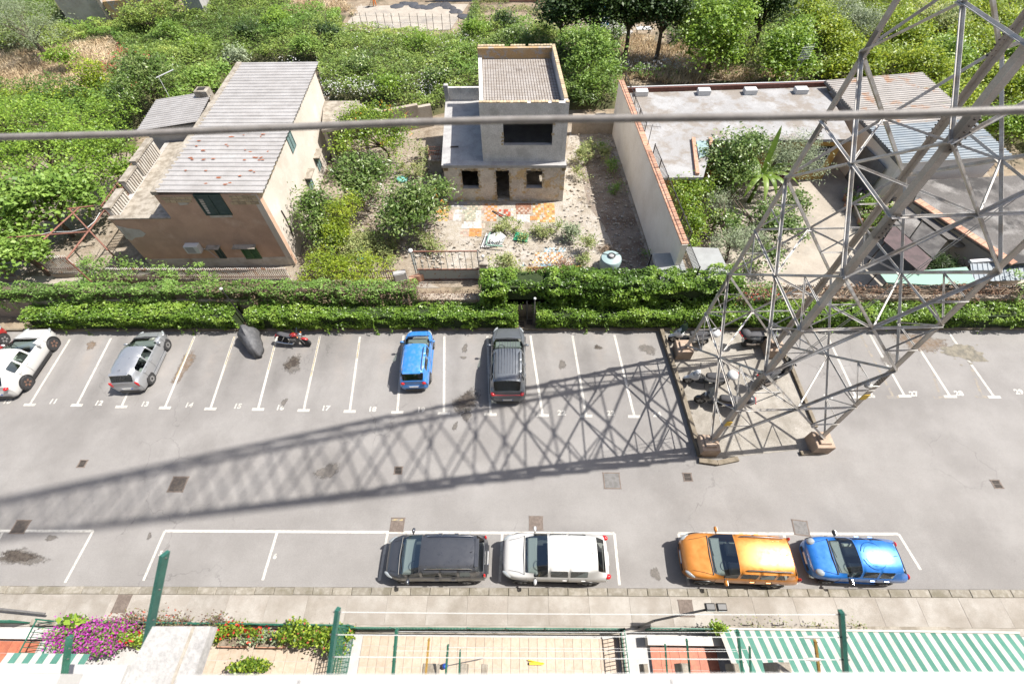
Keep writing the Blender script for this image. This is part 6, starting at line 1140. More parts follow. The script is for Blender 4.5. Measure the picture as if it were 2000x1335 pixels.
def car(name, label, loc, rz, L, W, H, pt_, cowl, header, B0_, roof_end, glass_end, hood_z, belt_z, rim='alloy', spokes=5, wr=.31, rails=None, third=None, wb=None, hood_c=.05, roofm=None, cladding=False, tail='side', antenna=True, head='slant', spoiler=True, tumble=.80, wx=.0, nose=.5):
    """loft of cross sections from the nose (t=0) to the tail (t=1); local x points forwards"""
    t = thing(name, label, 'car', (loc[0], loc[1], .0), rz); hw = W/2; gz = .17
    def ring(tt, zb, wbot, wmax, zbelt, wbelt, ztop, wtop, hood=False):
        x = L*(.5-tt); P = [(wbot*.86, zb), (wbot, zb+.06), (wmax, zb+(zbelt-zb)*.42), (wmax*.995, zb+(zbelt-zb)*.78), (wbelt, zbelt)]
        if hood: P += [(wbelt*.93, zbelt+(ztop-zbelt)*.45), (wbelt*.78, zbelt+(ztop-zbelt)*.8), (wbelt*.42, ztop-.005), (0, ztop)]
        else: P += [(wbelt-.025, zbelt+.03), (wtop+.02, ztop-.085), (wtop*.90, ztop-.018), (wtop*.5, ztop-.004), (0, ztop)][0:1]+[(wtop+.015, ztop-.105), (wtop*.66, ztop-.014), (0, ztop)]
        return [(x, y, z) for y, z in P]
    R, tag = [], []
    def S(tt, zb, wbot, wmax, zbelt, wbelt, ztop, wtop, hood=False, k='body'): R.append(ring(tt, zb*1.0, wbot*hw, wmax*hw, zbelt, wbelt*hw, ztop, wtop*hw, hood)); tag.append(k)
    hz = hood_z; bz = belt_z; tp = tumble
    S(0, .24, .55, nose, hz-.30, nose*.92, hz-.26, .5, True); S(.012, .2, .66, .72, hz-.19, .68, hz-.15, .6, True); S(.045, .18, .80, .87, hz-.11, .81, hz-.05, .7, True); S(.12, gz, .90, .97, hz-.05, .91, hz, .7, True)
    S((cowl+.12)/2, gz, .93, 1, hz, .925, hz+.045, .7, True); S(cowl, gz, .93, 1, bz-.03, .925, hz+.085, .8, True, 'cowl')
    dh = header-cowl
    S(cowl+dh*.30, gz, .93, 1, bz-.02, .925, hz+.085+(H-.03-hz-.085)*.34, .90*tp/.8*.93, False, 'aq'); S(cowl+dh*.36, gz, .93, 1, bz-.02, .925, hz+.085+(H-.03-hz-.085)*.41, .9*tp/.8*.92, False, 'win')
    S(header-.012, gz, .93, 1, bz, .925, H-.055, tp*.985, False, 'hd'); S(header+.012, gz, .93, 1, bz, .925, H-.035, tp*.99, False, 'win'); S((header+B0_)/2, gz, .93, 1, bz+.005, .925, H-.01, tp, False, 'win')
    S(B0_, gz, .93, 1, bz+.01, .925, H, tp, False, 'pil'); S(B0_+.022, gz, .93, 1, bz+.01, .925, H, tp, False, 'win')
    e = third or roof_end-.09; S((B0_+e)/2, gz, .93, 1, bz+.02, .925, H-.005, tp, False, 'win'); S(e, gz, .93, 1, bz+.03, .92, H-.012, tp*.985, False, 'pil')
    if third: S(third+.022, gz, .93, 1, bz+.03, .92, H-.015, tp*.98, False, 'win'); S(roof_end-.055, gz, .925, .995, bz+.04, .91, H-.03, tp*.965, False, 'pil')
    S(roof_end, gz, .92, .99, bz+.05, .90, H-.055, tp*.94, False, 'rw'); S(glass_end, .2, .89, .97, bz-.02, .87, bz+.08, .80, True, 'tail'); S(glass_end+.012, .2, .88, .965, bz-.05, .86, bz+.045, .8, True)
    S(.975, .22, .83, .90, bz-.28, .84, bz-.2, .78, True); S(.992, .24, .76, .82, bz-.38, .75, bz-.32, .7, True); S(1.0, .28, .58, .64, bz-.46, .60, bz-.42, .6, True)
    n = len(R[0]); bm = bmesh.new(); vl = [[bm.verts.new(p) for p in r] for r in R]; vr = [[vl[i][j] if j == n-1 else bm.verts.new((r[j][0], -r[j][1], r[j][2])) for j in range(n)] for i, r in enumerate(R)]
    GL = {'win': 1, 'aq': 0}
    for i in range(len(R)-1):
        a, b = tag[i], tag[i+1]
        for j in range(n-1):
            mi = 0
            if a in ('cowl', 'aq', 'win', 'hd') and R[i][0][0] > L*(.5-header)+.02 and j >= n-3 and a != 'hd': mi = 1
            if a == 'win' and j == n-4: mi = 2
            if a == 'rw' and j >= n-3: mi = 3
            for q, side in ((vl, 0), (vr, 1)):
                vs_ = (q[i][j], q[i+1][j], q[i+1][j+1], q[i][j+1]); f = bm.faces.new(vs_ if side == 0 else vs_[::-1]); f.material_index = mi; f.smooth = True
    for i in (0, len(R)-1):
        for j in range(n-1):
            vs_ = [vl[i][j], vl[i][j+1], vr[i][j+1], vr[i][j]]; vs_ = list(dict.fromkeys(vs_))
            try: f = bm.faces.new(vs_ if i else vs_[::-1]); f.smooth = True
            except ValueError: pass
    cl = bm.edges.layers.float.new('crease_edge'); vc = bm.verts.layers.float.new('crease_vert')
    for ed in bm.edges:
        ms = {f.material_index for f in ed.link_faces}
        if len(ms) > 1:
            ed[cl] = 1.0
            for v in ed.verts:
                ce = [e2 for e2 in v.link_edges if len({f.material_index for f in e2.link_faces}) > 1]
                if len(ce) == 2:
                    d0, d1 = [(e2.other_vert(v).co-v.co).normalized() for e2 in ce]
                    if d0.dot(d1) > -.75: v[vc] = .8
    bmesh.ops.recalc_face_normals(bm, faces=bm.faces); me = bpy.data.meshes.new('shell'); bm.to_mesh(me); bm.free()
    o = bpy.data.objects.new('shell', me); COL.objects.link(o); ms_ = o.modifiers.new('s', 'SUBSURF'); ms_.levels = ms_.render_levels = 2
    for k_ in (pt_, 'glass_dark', 'glass_dark', 'glass_dark'): me.materials.append(MATS[k_])
    bpy.context.view_layer.update(); ev = bpy.data.meshes.new_from_object(o.evaluated_get(bpy.context.evaluated_depsgraph_get())); bpy.data.objects.remove(o)
    for mi, nm in ((0, 'body'), (1, 'windscreen'), (2, 'side_window'), (3, 'rear_window')):
        bm = bmesh.new(); bm.from_mesh(ev); bmesh.ops.delete(bm, geom=[f for f in bm.faces if f.material_index != mi], context='FACES')
        if mi:                              # frame gap: draw the pane in from its edge
            pass
        islands = []; left = set(bm.faces)
        if mi == 2:
            while left:
                st = [left.pop()]; isl = set(st)
                while st:
                    f = st.pop()
                    for ed in f.edges:
                        for g_ in ed.link_faces:
                            if g_ in left: left.discard(g_); isl.add(g_); st.append(g_)
                islands.append({v.index for f in isl for v in f.verts})
        else: islands = [None]
        bm.verts.index_update()
        for isl in islands:
            b2 = bm.copy()
            if isl is not None: b2.verts.ensure_lookup_table(); bmesh.ops.delete(b2, geom=[v for v in b2.verts if v.index not in isl], context='VERTS')
            for f in b2.faces: f.material_index = 0
            m2 = bpy.data.meshes.new(nm); b2.to_mesh(m2); b2.free(); m2.materials.append(MATS[pt_ if mi == 0 else 'glass_dark']); link(bpy.data.objects.new(nm, m2), t)
        bm.free()
    if roofm:
        z = H+.004; pts = [(L*(.5-header)-.12, hw*tp*.8), (L*(.5-roof_end)+.12, hw*tp*.78)]
    # wheels
    wb = wb or L*.61; xf = L*.5-L*.185+wx; xr = xf-wb; tm, bm_, rm = wheel_mesh(wr, .2, rim, spokes); ar = MB().lathe([(wr*1.20, -.02), (wr*1.20, .02), (wr*1.02, .024), (wr*1.0, -.02)], (0, 0, 0), 28, 'y').mesh('wheel_arch', 'trim_black', True); ad = MB().lathe([(wr*1.14, -.05), (wr*1.14, .004), (0, .004)], (0, 0, 0), 28, 'y').mesh('wheel_well', 'trim_black', True)
    for x in (xf, xr):
        for s in (1, -1):
            q = (0, 0, 0 if s > 0 else math.pi); share('wheel_well', ad, t, (x, s*hw*.985, wr+.02), q)
            if cladding: share('wheel_arch', ar, t, (x, s*(hw*.99), wr+.02), q)
            wh = link(bpy.data.objects.new('wheel', None), t); wh.location = (x, s*(hw-.085), wr); wh.rotation_euler = q; share('tyre', tm, wh); share('barrel', bm_, wh); share('rim', rm, wh)
    for s in (1, -1): MB().box((0, s*hw*.97, .2), (wb-2.3*wr, .05, .12)).build('sill_trim', 'trim_black' if cladding else pt_, t)
    # mirrors, handles
    xm = L*(.5-cowl-dh*.42)
    for s in (1, -1):
        m_ = MB().blob((xm, s*(hw+.085), bz+.05), (.07, .115, .075), 10, 6).build('mirror', 'trim_black' if head == 'round' else pt_, t, True); MB().beam((xm, s*(hw*.93), bz+.0), (xm, s*(hw+.03), bz+.03), .05).build('stalk', 'trim_black', m_); MB().box((xm-.06, s*(hw+.09), bz+.05), (.012, .17, .10)).build('mirror_glass', 'chrome', m_)
        for xh in (L*(.5-B0_)+.12, L*(.5-(third or roof_end-.09))+.16): MB().box((xh, s*hw*.995, bz-.09), (.16, .03, .03)).build('door_handle', pt_, t)
        for xs in (L*(.5-cowl)-.05, L*(.5-B0_)-.03, L*(.5-(third or roof_end-.1))+.02): MB().path([(xs, s*hw*.94, .30), (xs, s*hw*1.001, gz+(bz-gz)*.42), (xs, s*hw*.997, gz+(bz-gz)*.75), (xs-.0, s*hw*.945, bz-.015)], .006, 4).build('door_seam', 'trim_black', t)
    MB().path([(L*(.5-cowl)+.02, -hw*.8, hz+.07), (L*(.5-cowl)+.05, 0, hz+.095), (L*(.5-cowl)+.02, hw*.8, hz+.07)], .022, 5).build('wiper_cowl', 'trim_black', t, True)
    xw = L*(.5-cowl)-.03
    for y0 in (-.45, .15): MB().path([(xw, y0*hw*1.1, hz+.105), (xw-.06, (y0+.5)*hw*1.1, hz+.145)], .012, 4).build('wiper', 'trim_black', t)
    for s in (1, -1): MB().path([(L*(.5-.06), s*hw*.62, hz-.01), (L*(.5-.15), s*hw*.70, hz+.03), (L*(.5-cowl)+.03, s*hw*.80, hz+.075)], .005, 4).build('bonnet_seam', 'trim_black', t)
    # lights
    for s in (1, -1):
        if head == 'round': MB().blob((L*.5-.24, s*hw*.70, hz-.07), (.17, .13, .10), 14, 8, -s*.35).build('headlight', 'lamp_clear', t, True)
        else: MB().blob((L*.5-.17, s*hw*.76, hz-.155), (.21, .075, .06), 12, 6, -s*.55).build('headlight', 'lamp_clear', t, True)
        if tail == 'tall': MB().blob((-L*.5+.10, s*hw*.82, bz-.10), (.06, .075, .22), 10, 8).build('tail_light', 'lamp_red', t, True)
        elif tail == 'round': MB().blob((-L*.5+.055, s*hw*.72, bz-.12), (.06, .11, .11), 12, 8).build('tail_light', 'lamp_red', t, True)
        else: MB().blob((-L*.5+.12, s*hw*.80, bz-.09), (.13, .10, .09), 12, 8, s*.4).build('tail_light', 'lamp_red', t, True)
    MB().box((L*.5-.03, 0, .42), (.06, W*.55, .14)).build('grille', 'trim_black', t)
    for x, s in ((L*.5+.005, 1), (-L*.5-.004, -1)):
        p = MB().box((x, 0, .50 if s > 0 else .56), (.02, .5, .11)).build('number_plate', 'plate_white', t)
        for y in (-.235, .235): MB().box((x+s*.002, y, .50 if s > 0 else .56), (.02, .035, .108)).build('plate_band', 'plate_blue', p)
    MB().box((-L*.5+.06, 0, .30), (.16, W*.62, .16)).build('bumper_trim', 'trim_black', t)
    if rails:
        for s in (1, -1):
            x0, x1 = L*(.5-header)-.18, L*(.5-roof_end)+.12; y = s*hw*tp*.86; MB().path([(x0, y, H-.05), (x0-.12, y, H+.035), ((x0+x1)/2, y, H+.05), (x1+.12, y, H+.035), (x1, y, H-.06)], .022, 7).build('roof_rail', rails, t, True)
    if antenna: MB().path([(L*(.5-roof_end)+.22, 0, H-.02), (L*(.5-roof_end)+.12, 0, H+.09)], .012, 5, .006).build('antenna', 'trim_black', t)
    if spoiler and tail != 'side' and pt_ not in ('paint_orange', 'paint_blue2'): MB().cbox((L*(.5-roof_end)-.03, 0, H-.045), (.16, W*.60, .03), .01).build('spoiler', pt_, t)
    fx = L*(.5-header)-.05; zs = .52
    MB().box((L*(.5-(cowl+roof_end)/2), 0, .32), (L*(roof_end-cowl), W*.8, .04)).build('floor_pan', 'seat_dark', t)
    MB().cbox((L*(.5-cowl)-.28, 0, bz-.16), (.42, W*.76, .2), .06).build('dashboard', 'dash_grey', t)
    MB().path([(L*(.5-cowl)-.52+.06*math.sin(a), .36+.17*math.cos(a), bz-.02+.16*math.sin(a)) for a in np.linspace(0, 6.283, 13)], .016, 5).build('steering_wheel', 'trim_black', t, True)
    for x0 in (fx-.15, fx-.98):
        for s in (1, -1):
            sm = MB().cbox((x0, s*.37, zs), (.5, .48, .16), .05); sm.loft([[(x0-.22-.10*k+dx, s*.37+dy*(.24-.03*k), zs+.05+.26*k) for dx, dy in ((-.06, -1), (.06, -1), (.06, 1), (-.06, 1))] for k in range(3)]); sm.cbox((x0-.46, s*.37, zs+.68), (.10, .24, .17), .03); sm.build('seat', 'seat_grey', t, True)
    return t
def mid(a, b, z=.6): p, q = G(*a, z), G(*b, z); return ((p.x+q.x)/2, (p.y+q.y)/2)
skz = math.atan2(SK.y, SK.x)            # heading along the stalls, nose to the hedge
c1 = Vector(mid((-78, 700), (90, 700), .5)+(0,)); 
car('white_crossover', 'white crossover with bronze wheels parked in stall 10', (-27.15, 13.45), skz-.03, 4.13, 1.77, 1.57, 'paint_white', .22, .47, .62, .86, .955, .96, 1.02, 'bronze_alloy', 5, .345, cladding=True, tail='side', tumble=.70, antenna=False)
car('silver_hatchback', 'small silver hatchback parked in stall 13', (-20.55, 13.55), skz+.0, 3.6, 1.6, 1.48, 'paint_silver', .175, .43, .59, .90, .965, .90, .93, 'alloy', 9, .29, tail='tall', tumble=.73)
car('blue_hatchback', 'small sky blue hatchback with faded roof in stall 19', (-5.62, 13.65), skz-.03, 3.5, 1.5, 1.48, 'paint_blue', .17, .41, .58, .90, .965, .88, .92, 'alloy', 6, .27, rails='chrome', tail='round', tumble=.78, antenna=False)
ca = car('grey_suv', 'large anthracite car with grooved roof parked in stall 21', (-.78, 13.35), math.pi/2+.005, 4.36, 1.84, 1.6, 'paint_anthracite', .22, .45, .60, .88, .955, .98, 1.03, 'alloy', 5, .34, rails='trim_black', third=.76, cladding=True, tail='side', tumble=.77)
for i in range(7): MB().path([(.75, -.42+.14*i, 1.585), (0, -.42+.14*i, 1.604), (-1.25, -.42+.14*i, 1.585)], .013, 5).build('roof_groove', 'paint_black', ca, True)
MB().box((-2.13, 0, .93), (.03, 1.3, .035)).build('light_bar', 'lamp_red', ca)
car('black_minivan', 'black compact minivan with silver roof bars by the kerb', mid((760, 1088), (952, 1090), .55), math.pi+.01, 4.08, 1.73, 1.64, 'paint_black', .155, .375, .55, .90, .965, .98, 1.0, 'alloy', 7, .30, rails='chrome', third=.72, tail='tall', tumble=.80)
car('white_crossover', 'glossy white crossover parked behind the black minivan by the kerb', mid((984, 1089), (1186, 1088), .55), math.pi-.01, 4.25, 1.79, 1.6, 'paint_white', .21, .43, .60, .87, .95, .97, 1.02, 'alloy', 5, .33, cladding=True, tail='side', tumble=.72)
car('orange_suv', 'metallic orange off-roader with grey roof rails by the kerb', mid((1324, 1085), (1552, 1096), .6), math.pi-.035, 4.34, 1.80, 1.64, 'paint_orange', .235, .44, .59, .90, .96, 1.0, 1.04, 'alloy', 5, .35, rails='chrome', third=.74, cladding=True, tail='tall', tumble=.79)
cb_ = car('blue_city_car', 'small metallic blue round eyed car behind the orange one', mid((1556, 1088), (1772, 1096), .55), math.pi-.03, 3.6, 1.63, 1.42, 'paint_blue2', .24, .46, .62, .87, .955, .88, .92, 'alloy', 6, .27, tail='round', head='round', tumble=.70)
for r_ in (.34, .44): MB().path([(-.35+r_*math.cos(a), r_*1.25*math.sin(a)*.9, 1.405-.03*abs(math.sin(a))) for a in np.linspace(.3, 2*math.pi-.3, 18)], .012, 4).build('roof_ring', 'paint_blue2', cb_, True)
car('red_hatchback', 'red hatchback partly visible beside the white crossover in stall 10', (-30.15, 13.9), skz, 3.7, 1.62, 1.46, 'paint_red', .24, .41, .58, .88, .955, .9, .93)
# ---------------------------------------------------------------- scooters and motorcycle
def scooter(name, label, loc, rz, body, accent, L=1.95, box=None, screen=True, seat='seat_dark', lean=.10, wr=.26, tall=1.0):
    t = thing(name, label, 'scooter', (loc[0], loc[1], 0), rz); t.rotation_euler = (lean, 0, rz); h = tall
    tm, bm_, rm = wheel_mesh(wr, .13, 'alloy', 5)
    for x in (L*.36, -L*.33):
        wh = link(bpy.data.objects.new('wheel', None), t); wh.location = (x, 0, wr); share('tyre', tm, wh); share('barrel', bm_, wh); share('rim', rm, wh)
    def shell(nm, m, sec, n=10):
        mb = MB(); mb.loft([[(x, w_*math.cos(6.283*i/n), zc+hh*math.sin(6.283*i/n)) for i in range(n)] for x, w_, zc, hh in sec]); return mb.build(nm, m, t, 2)
    shell('front_apron', body, [(L*.40, .03, .62*h, .10), (L*.35, .13, .66*h, .22), (L*.27, .22, .70*h, .30), (L*.21, .20, .72*h, .26), (L*.18, .10, .74*h, .16)])
    shell('front_mudguard', body, [(L*.36+.27, .03, .36, .05), (L*.36+.18, .085, .46, .07), (L*.36, .095, .535, .06), (L*.36-.2, .07, .46, .05)])
    shell('floor_board', 'trim_black', [(L*.22, .17, .34, .06), (L*.05, .19, .30, .05), (-L*.08, .17, .33, .07)])
    shell('rear_body', body, [(L*.02, .09, .52, .14), (-L*.08, .17, .58, .18), (-L*.25, .19, .64, .16), (-L*.40, .13, .70, .11), (-L*.48, .05, .72, .05)])
    shell('seat', seat, [(L*.04, .08, .74, .04), (L*.0, .15, .77, .06), (-L*.12, .17, .78, .065), (-L*.2, .16, .83, .07), (-L*.36, .14, .85, .06), (-L*.42, .07, .84, .04)])
    shell('side_panel', accent, [(-L*.05, .195, .50, .05), (-L*.2, .205, .56, .06), (-L*.36, .16, .62, .05)])
    MB().path([(L*.30, 0, .75), (L*.25, 0, .98*h), (L*.235, 0, 1.03*h)], .035, 7).build('steering_column', 'trim_black', t, True)
    hb = MB().path([(L*.17, -.34, 1.04*h), (L*.22, -.2, 1.06*h), (L*.24, 0, 1.04*h), (L*.22, .2, 1.06*h), (L*.17, .34, 1.04*h)], .017, 6).build('handlebar', 'trim_black', t, True)
    shell('headlight_nacelle', body, [(L*.31, .06, .98*h, .05), (L*.27, .13, 1.0*h, .08), (L*.21, .13, 1.02*h, .06)])
    MB().blob((L*.33, 0, .86*h), (.05, .11, .07), 10, 6).build('headlight', 'lamp_clear', t, True)
    for s in (1, -1):
        MB().path([(L*.21, s*.2, 1.06*h), (L*.22, s*.28, 1.22*h)], .008, 5).build('mirror_arm', 'trim_black', t); MB().blob((L*.22, s*.30, 1.25*h), (.02, .065, .045), 9, 6).build('mirror', 'trim_black', t, True)
    if screen:
        mb = MB(); rows = []
        for k in range(5): z = .98*h+.11*k; x = L*.30-.055*k; ww = .24*(1-.06*k*k*.4); rows.append([(x-.06*(abs(u)*1.5)**2, u*ww*2, z) for u in (-.5, -.25, 0, .25, .5)])
        mb.loft(rows, False, False); mb.build('windscreen', 'glass_clear', t, 2)
    MB().blob((-L*.47, 0, .70), (.05, .10, .05), 10, 6).build('tail_light', 'lamp_red', t, True); MB().box((-L*.49, 0, .52), (.02, .17, .17)).build('number_plate', 'plate_white', t)
    MB().path([(-L*.05, -.2, .25), (-L*.28, -.21, .32), (-L*.44, -.2, .42)], .05, 8, .06).build('exhaust', 'iron', t, True); MB().path([(0, .12, .3), (-.05, .25, .02)], .015, 5).build('kickstand', 'trim_black', t)
    t.scale = (1.14, 1.14, 1.14)
    if box: MB().blob((-L*.50, 0, .99), (.24, .25, .19), 14, 8).build('top_box', box, t, True); MB().box((-L*.50-.235, 0, .98), (.03, .3, .08)).build('box_reflector', 'lamp_red', t)
    return t
plain('scooter_white', (.55, .56, .56), .3, coat=.6); plain('scooter_grey', (.12, .125, .13), .35, coat=.5); plain('scooter_blue', (.02, .06, .26), .3, coat=.6); plain('scooter_black', (.025, .026, .03), .35, coat=.5); plain('scooter_silver', (.30, .33, .36), .35, .3, coat=.5)
def SP(px, py): p = G(px, py); return (p.x, p.y)
scooter('scooter', 'white scooter with windscreen and white top box by the hedge', SP(1342, 668), math.pi-.12, 'scooter_white', 'scooter_silver', 2.0, 'scooter_white', True, lean=-.06)
scooter('scooter', 'dark grey scooter with square top box beneath the pylon', SP(1478, 672), .18, 'scooter_grey', 'scooter_black', 1.85, 'seat_dark', True, lean=-.08)
scooter('scooter', 'white and black scooter with red tail on the pylon pad', SP(1372, 748), math.pi-.10, 'scooter_white', 'scooter_silver', 1.95, 'scooter_white', False, lean=-.08)
scooter('scooter', 'blue and black scooter with rounded top box on the pylon pad', SP(1398, 790), math.pi-.2, 'scooter_black', 'scooter_blue', 2.1, 'scooter_black', True, lean=-.08)
scooter('scooter', 'black scooter with red marked top box behind the pylon leg', SP(1508, 742), .45, 'scooter_black', 'scooter_black', 1.9, 'scooter_black', True, lean=-.08)
mc = thing('red_motorcycle', 'red and chrome cruiser motorcycle parked across the stall end', 'motorcycle', SP(577, 673)+(0,), -.12); mc.rotation_euler = (-.12, 0, -.12)
tm, bm_, rm = wheel_mesh(.30, .12, 'chrome', 9)
for x in (.72, -.62):
    wh = link(bpy.data.objects.new('wheel', None), mc); wh.location = (x, 0, .30); share('tyre', tm, wh); share('barrel', bm_, wh); share('rim', rm, wh)
def mshell(nm, m, sec, n=10, par=mc): mb = MB(); mb.loft([[(x, w_*math.cos(6.283*i/n), zc+hh*math.sin(6.283*i/n)) for i in range(n)] for x, w_, zc, hh in sec]); return mb.build(nm, m, par, 2)
mshell('fuel_tank', 'paint_red', [(.38, .04, .82, .05), (.30, .13, .84, .11), (.12, .15, .83, .11), (-.05, .08, .78, .07)]); mshell('seat', 'seat_dark', [(-.02, .08, .74, .04), (-.12, .15, .75, .06), (-.35, .16, .76, .06), (-.55, .14, .84, .06), (-.75, .12, .84, .05)]); mshell('rear_mudguard', 'paint_red', [(-.66, .12, .74, .06), (-.85, .13, .70, .07), (-.98, .11, .58, .07)]); mshell('front_mudguard', 'paint_red', [(.48, .07, .56, .03), (.70, .085, .635, .035), (.92, .07, .57, .03)])
MB().box((.12, 0, .45), (.45, .24, .36)).build('engine', 'iron_light', mc)
for x in (.02, .10, .18, .26): MB().box((x, 0, .60), (.04, .34, .16)).build('cylinder_fin', 'alloy', mc)
for s in (1, -1): MB().path([(.15, s*.14, .42), (.05, s*.2, .28), (-.4, s*.21, .28), (-.9, s*.21, .36)], .042, 8, .05).build('exhaust', 'chrome', mc, True); MB().path([(.42, s*.09, 1.0), (.56, s*.09, .66), (.72, s*.085, .30)], .025, 7).build('fork', 'chrome', mc, True); MB().blob((.52, s*.2, .88), (.04, .04, .04), 8, 6).build('indicator', 'lamp_orange', mc, True); MB().path([(-.35, s*.1, .7), (-.62, s*.1, .32)], .03, 7).build('shock_absorber', 'chrome', mc)
MB().path([(.22, -.42, 1.08), (.36, -.26, 1.16), (.42, 0, 1.02), (.36, .26, 1.16), (.22, .42, 1.08)], .016, 6).build('handlebar', 'chrome', mc, True); MB().blob((.56, 0, .92), (.10, .10, .10), 12, 8).build('headlight', 'chrome', mc, True); MB().blob((.64, 0, .92), (.03, .085, .085), 12, 6).build('headlight_glass', 'lamp_clear', mc, True); MB().box((-1.0, 0, .52), (.03, .18, .16)).build('number_plate', 'plate_white', mc)
# scooter under a black cover
mat('cover_cloth', (.075, .076, .08), .65, (.10, .10, .105), 4, bump=.4, bscale=9, dist=.04)
cv = thing('covered_scooter', 'scooter under a black cloth cover beside the hedge gap', 'scooter', SP(499, 676)+(0,), -.95); mb = MB(); rings = []; NR = 26
for k, (z, prof) in enumerate(((.10, 1.0), (.3, .98), (.55, .92), (.75, .82), (.92, .62), (1.0, .40), (1.04, .12))):
    ring_ = []
    for i in range(NR):
        a = 6.283*i/NR; x, y = 1.02*math.cos(a), .42*math.sin(a); fr_ = 1+.07*math.sin(9*a+.6*k)*(1-.1*k); hx_ = max(0, (-x-.2)); zz_ = z*(1+.42*hx_); xx = x*prof*fr_; wy = y*prof*fr_*(1+.55*math.exp(-((x+.55)/.2)**2)*(z < 1.0)); ring_.append((xx-.12*hx_*z, wy, zz_))
    rings.append(ring_)
mb.loft(rings); mb.build('cover', 'cover_cloth', cv, 2); 
for x in (.7, -.65): 
    MB().lathe([(.05, -.06), (.25, -.06), (.25, .06), (.05, .06)], (x, 0, .25), 18, 'y').build('wheel', 'tyre', cv, True)
# ---------------------------------------------------------------- front terraces of the apartment block
mat('beige_tile', (.40, .33, .26), .6, (.36, .29, .22), 6, .45, .6, bump=.05, ov=.07); mat('red_tile', (.36, .125, .07), .6, (.31, .10, .06), 6, .45, .6, bump=.05, ov=.10); mat('grey_tile', (.25, .215, .19), .6, (.21, .18, .16), 6, bump=.05, ov=.1)
mat('green_metal', (.02, .10, .065), .5, (.03, .13, .09), 5, bump=.05); mat('arm_green', (.018, .085, .07), .5, (.025, .11, .085), 5, bump=.05); mat('marble', (.40, .395, .385), .45, (.37, .362, .35), 3, .5, .7, (.29, .283, .275), 4, .62, .72, bump=.02, fine=.03); mat('off_white', (.50, .475, .44), .85, (.45, .42, .38), 2, (.42), .6, bump=.1)
mat('awning_green', (.055, .165, .125), .9, (.075, .19, .15), 2, bump=.05, ov=.1); mat('awning_white', (.40, .388, .36), .9, (.35, .335, .305), 2, bump=.05, ov=.06); mat('path_white', (.40, .39, .38), .8, (.35, .34, .33), 3)
def floor_tiles(name, x0, x1, y0, y1, s, m, z, base='path_white'):
    f = MB().box(((x0+x1)/2, (y0+y1)/2, z-.04), (x1-x0, y1-y0, .06)).build(name, base, kind='structure'); nx, ny = max(1, round((x1-x0)/s)), max(1, round((y1-y0)/s)); a, b = (x1-x0)/nx, (y1-y0)/ny; me = MB().box((0, 0, 0), (a-.012, b-.012, .016)).mesh('tile', m)
    for i in range(nx):
        for j in range(ny): share('tile', me, f, (x0+a*(i+.5), y0+b*(j+.5), z+random.uniform(-.001, .001)))
    return f
Tz = .02
floor_tiles('tiled_terrace', -6.15, 3.55, -1.1, 1.2, .33, 'beige_tile', Tz); floor_tiles('flower_terrace', -14.2, -6.75, -1.1, 1.3, .45, 'beige_tile', Tz); floor_tiles('red_terrace', 4.75, 7.2, -1.1, .95, .36, 'red_tile', Tz+.1); floor_tiles('red_terrace', -21.5, -18.6, -1.1, .85, .36, 'red_tile', Tz+.1)
MB().sheet([(-60, 1.6), (45, 1.7), (45, -3), (-60, -3)], 0).build('forecourt', 'path_white', kind='structure')
# low walls and railings
def lowwall(label, a, b, h, th=.22, m='cap_stone'):
    t = thing('low_wall', label, 'wall'); mb = MB(); wall(mb, a, b, -.02, h, th); mb.build('masonry', m, t); return t
lowwall('low rendered wall in front of the beige tiled terrace', (-6.4, 1.25), (3.75, 1.32), .32); lowwall('low wall edging the flower terrace along the pavement', (-19.2, 1.36), (-6.45, 1.36), .34); lowwall('low wall between beige terrace and gate path', (3.62, 1.3), (3.62, -1.1), .3, .16); lowwall('marble edged low wall around the red tiled terrace beside the awning', (4.62, 1.0), (7.35, 1.0), .5, .3, 'off_white'); lowwall('low wall under the striped awning along the pavement', (7.4, 1.42), (16, 1.5), .35)
lowwall('white wall edging the small red terrace at the end of the block', (-21.8, .9), (-18.4, .9), .5, .3, 'off_white')
railing('green_railing', 'long green steel railing in front of the beige tiled terrace', [(-6.35, 1.38), (3.7, 1.46)], .3, 1.05, .12, 'green_metal', post=1.4)
railing('green_railing', 'green steel railing beside the gate path', [(3.7, 1.46), (3.72, -.6)], .3, 1.05, .12, 'green_metal', post=1.2)
railing('green_railing', 'green railing of the flower terrace along the pavement', [(-17.6, 1.46), (-6.5, 1.46)], .3, 1.0, .14, 'green_metal', post=1.6)
railing('entrance_railing', 'green framed entrance railing beside the bougainvillea', [(-18.3, 1.5), (-18.3, .2)], .05, 1.1, .16, 'green_metal', post=1.2)
railing('entrance_railing', 'dark green gate railing at the far end terrace', [(-21.8, 1.45), (-19.4, 1.45)], .05, 1.0, .16, 'green_metal', post=1.2)
railing('green_railing', 'green gate leaf beside the red tiled terrace', [(4.7, 1.5), (6.9, 1.5)], .05, 1.0, .14, 'green_metal', post=1.0)
gm = thing('green_mesh_fence', 'green mesh fence between the flower terrace and the beige terrace', 'fence', (-6.5, .2, 0)); mb = MB()
for i in range(16): mb.beam((0, -1.2+.15*i, .1), (0, -1.2+.15*i, 1.9), .02)
for z in [.1+.15*i for i in range(13)]: mb.beam((0, -1.25, z), (0, 1.15, z), .02)
mb.build('mesh', 'green_metal', gm, kind='stuff')
for y in (-1.25, 1.15): MB().beam((0, y, 0), (0, y, 1.95), .06).build('post', 'green_metal', gm)
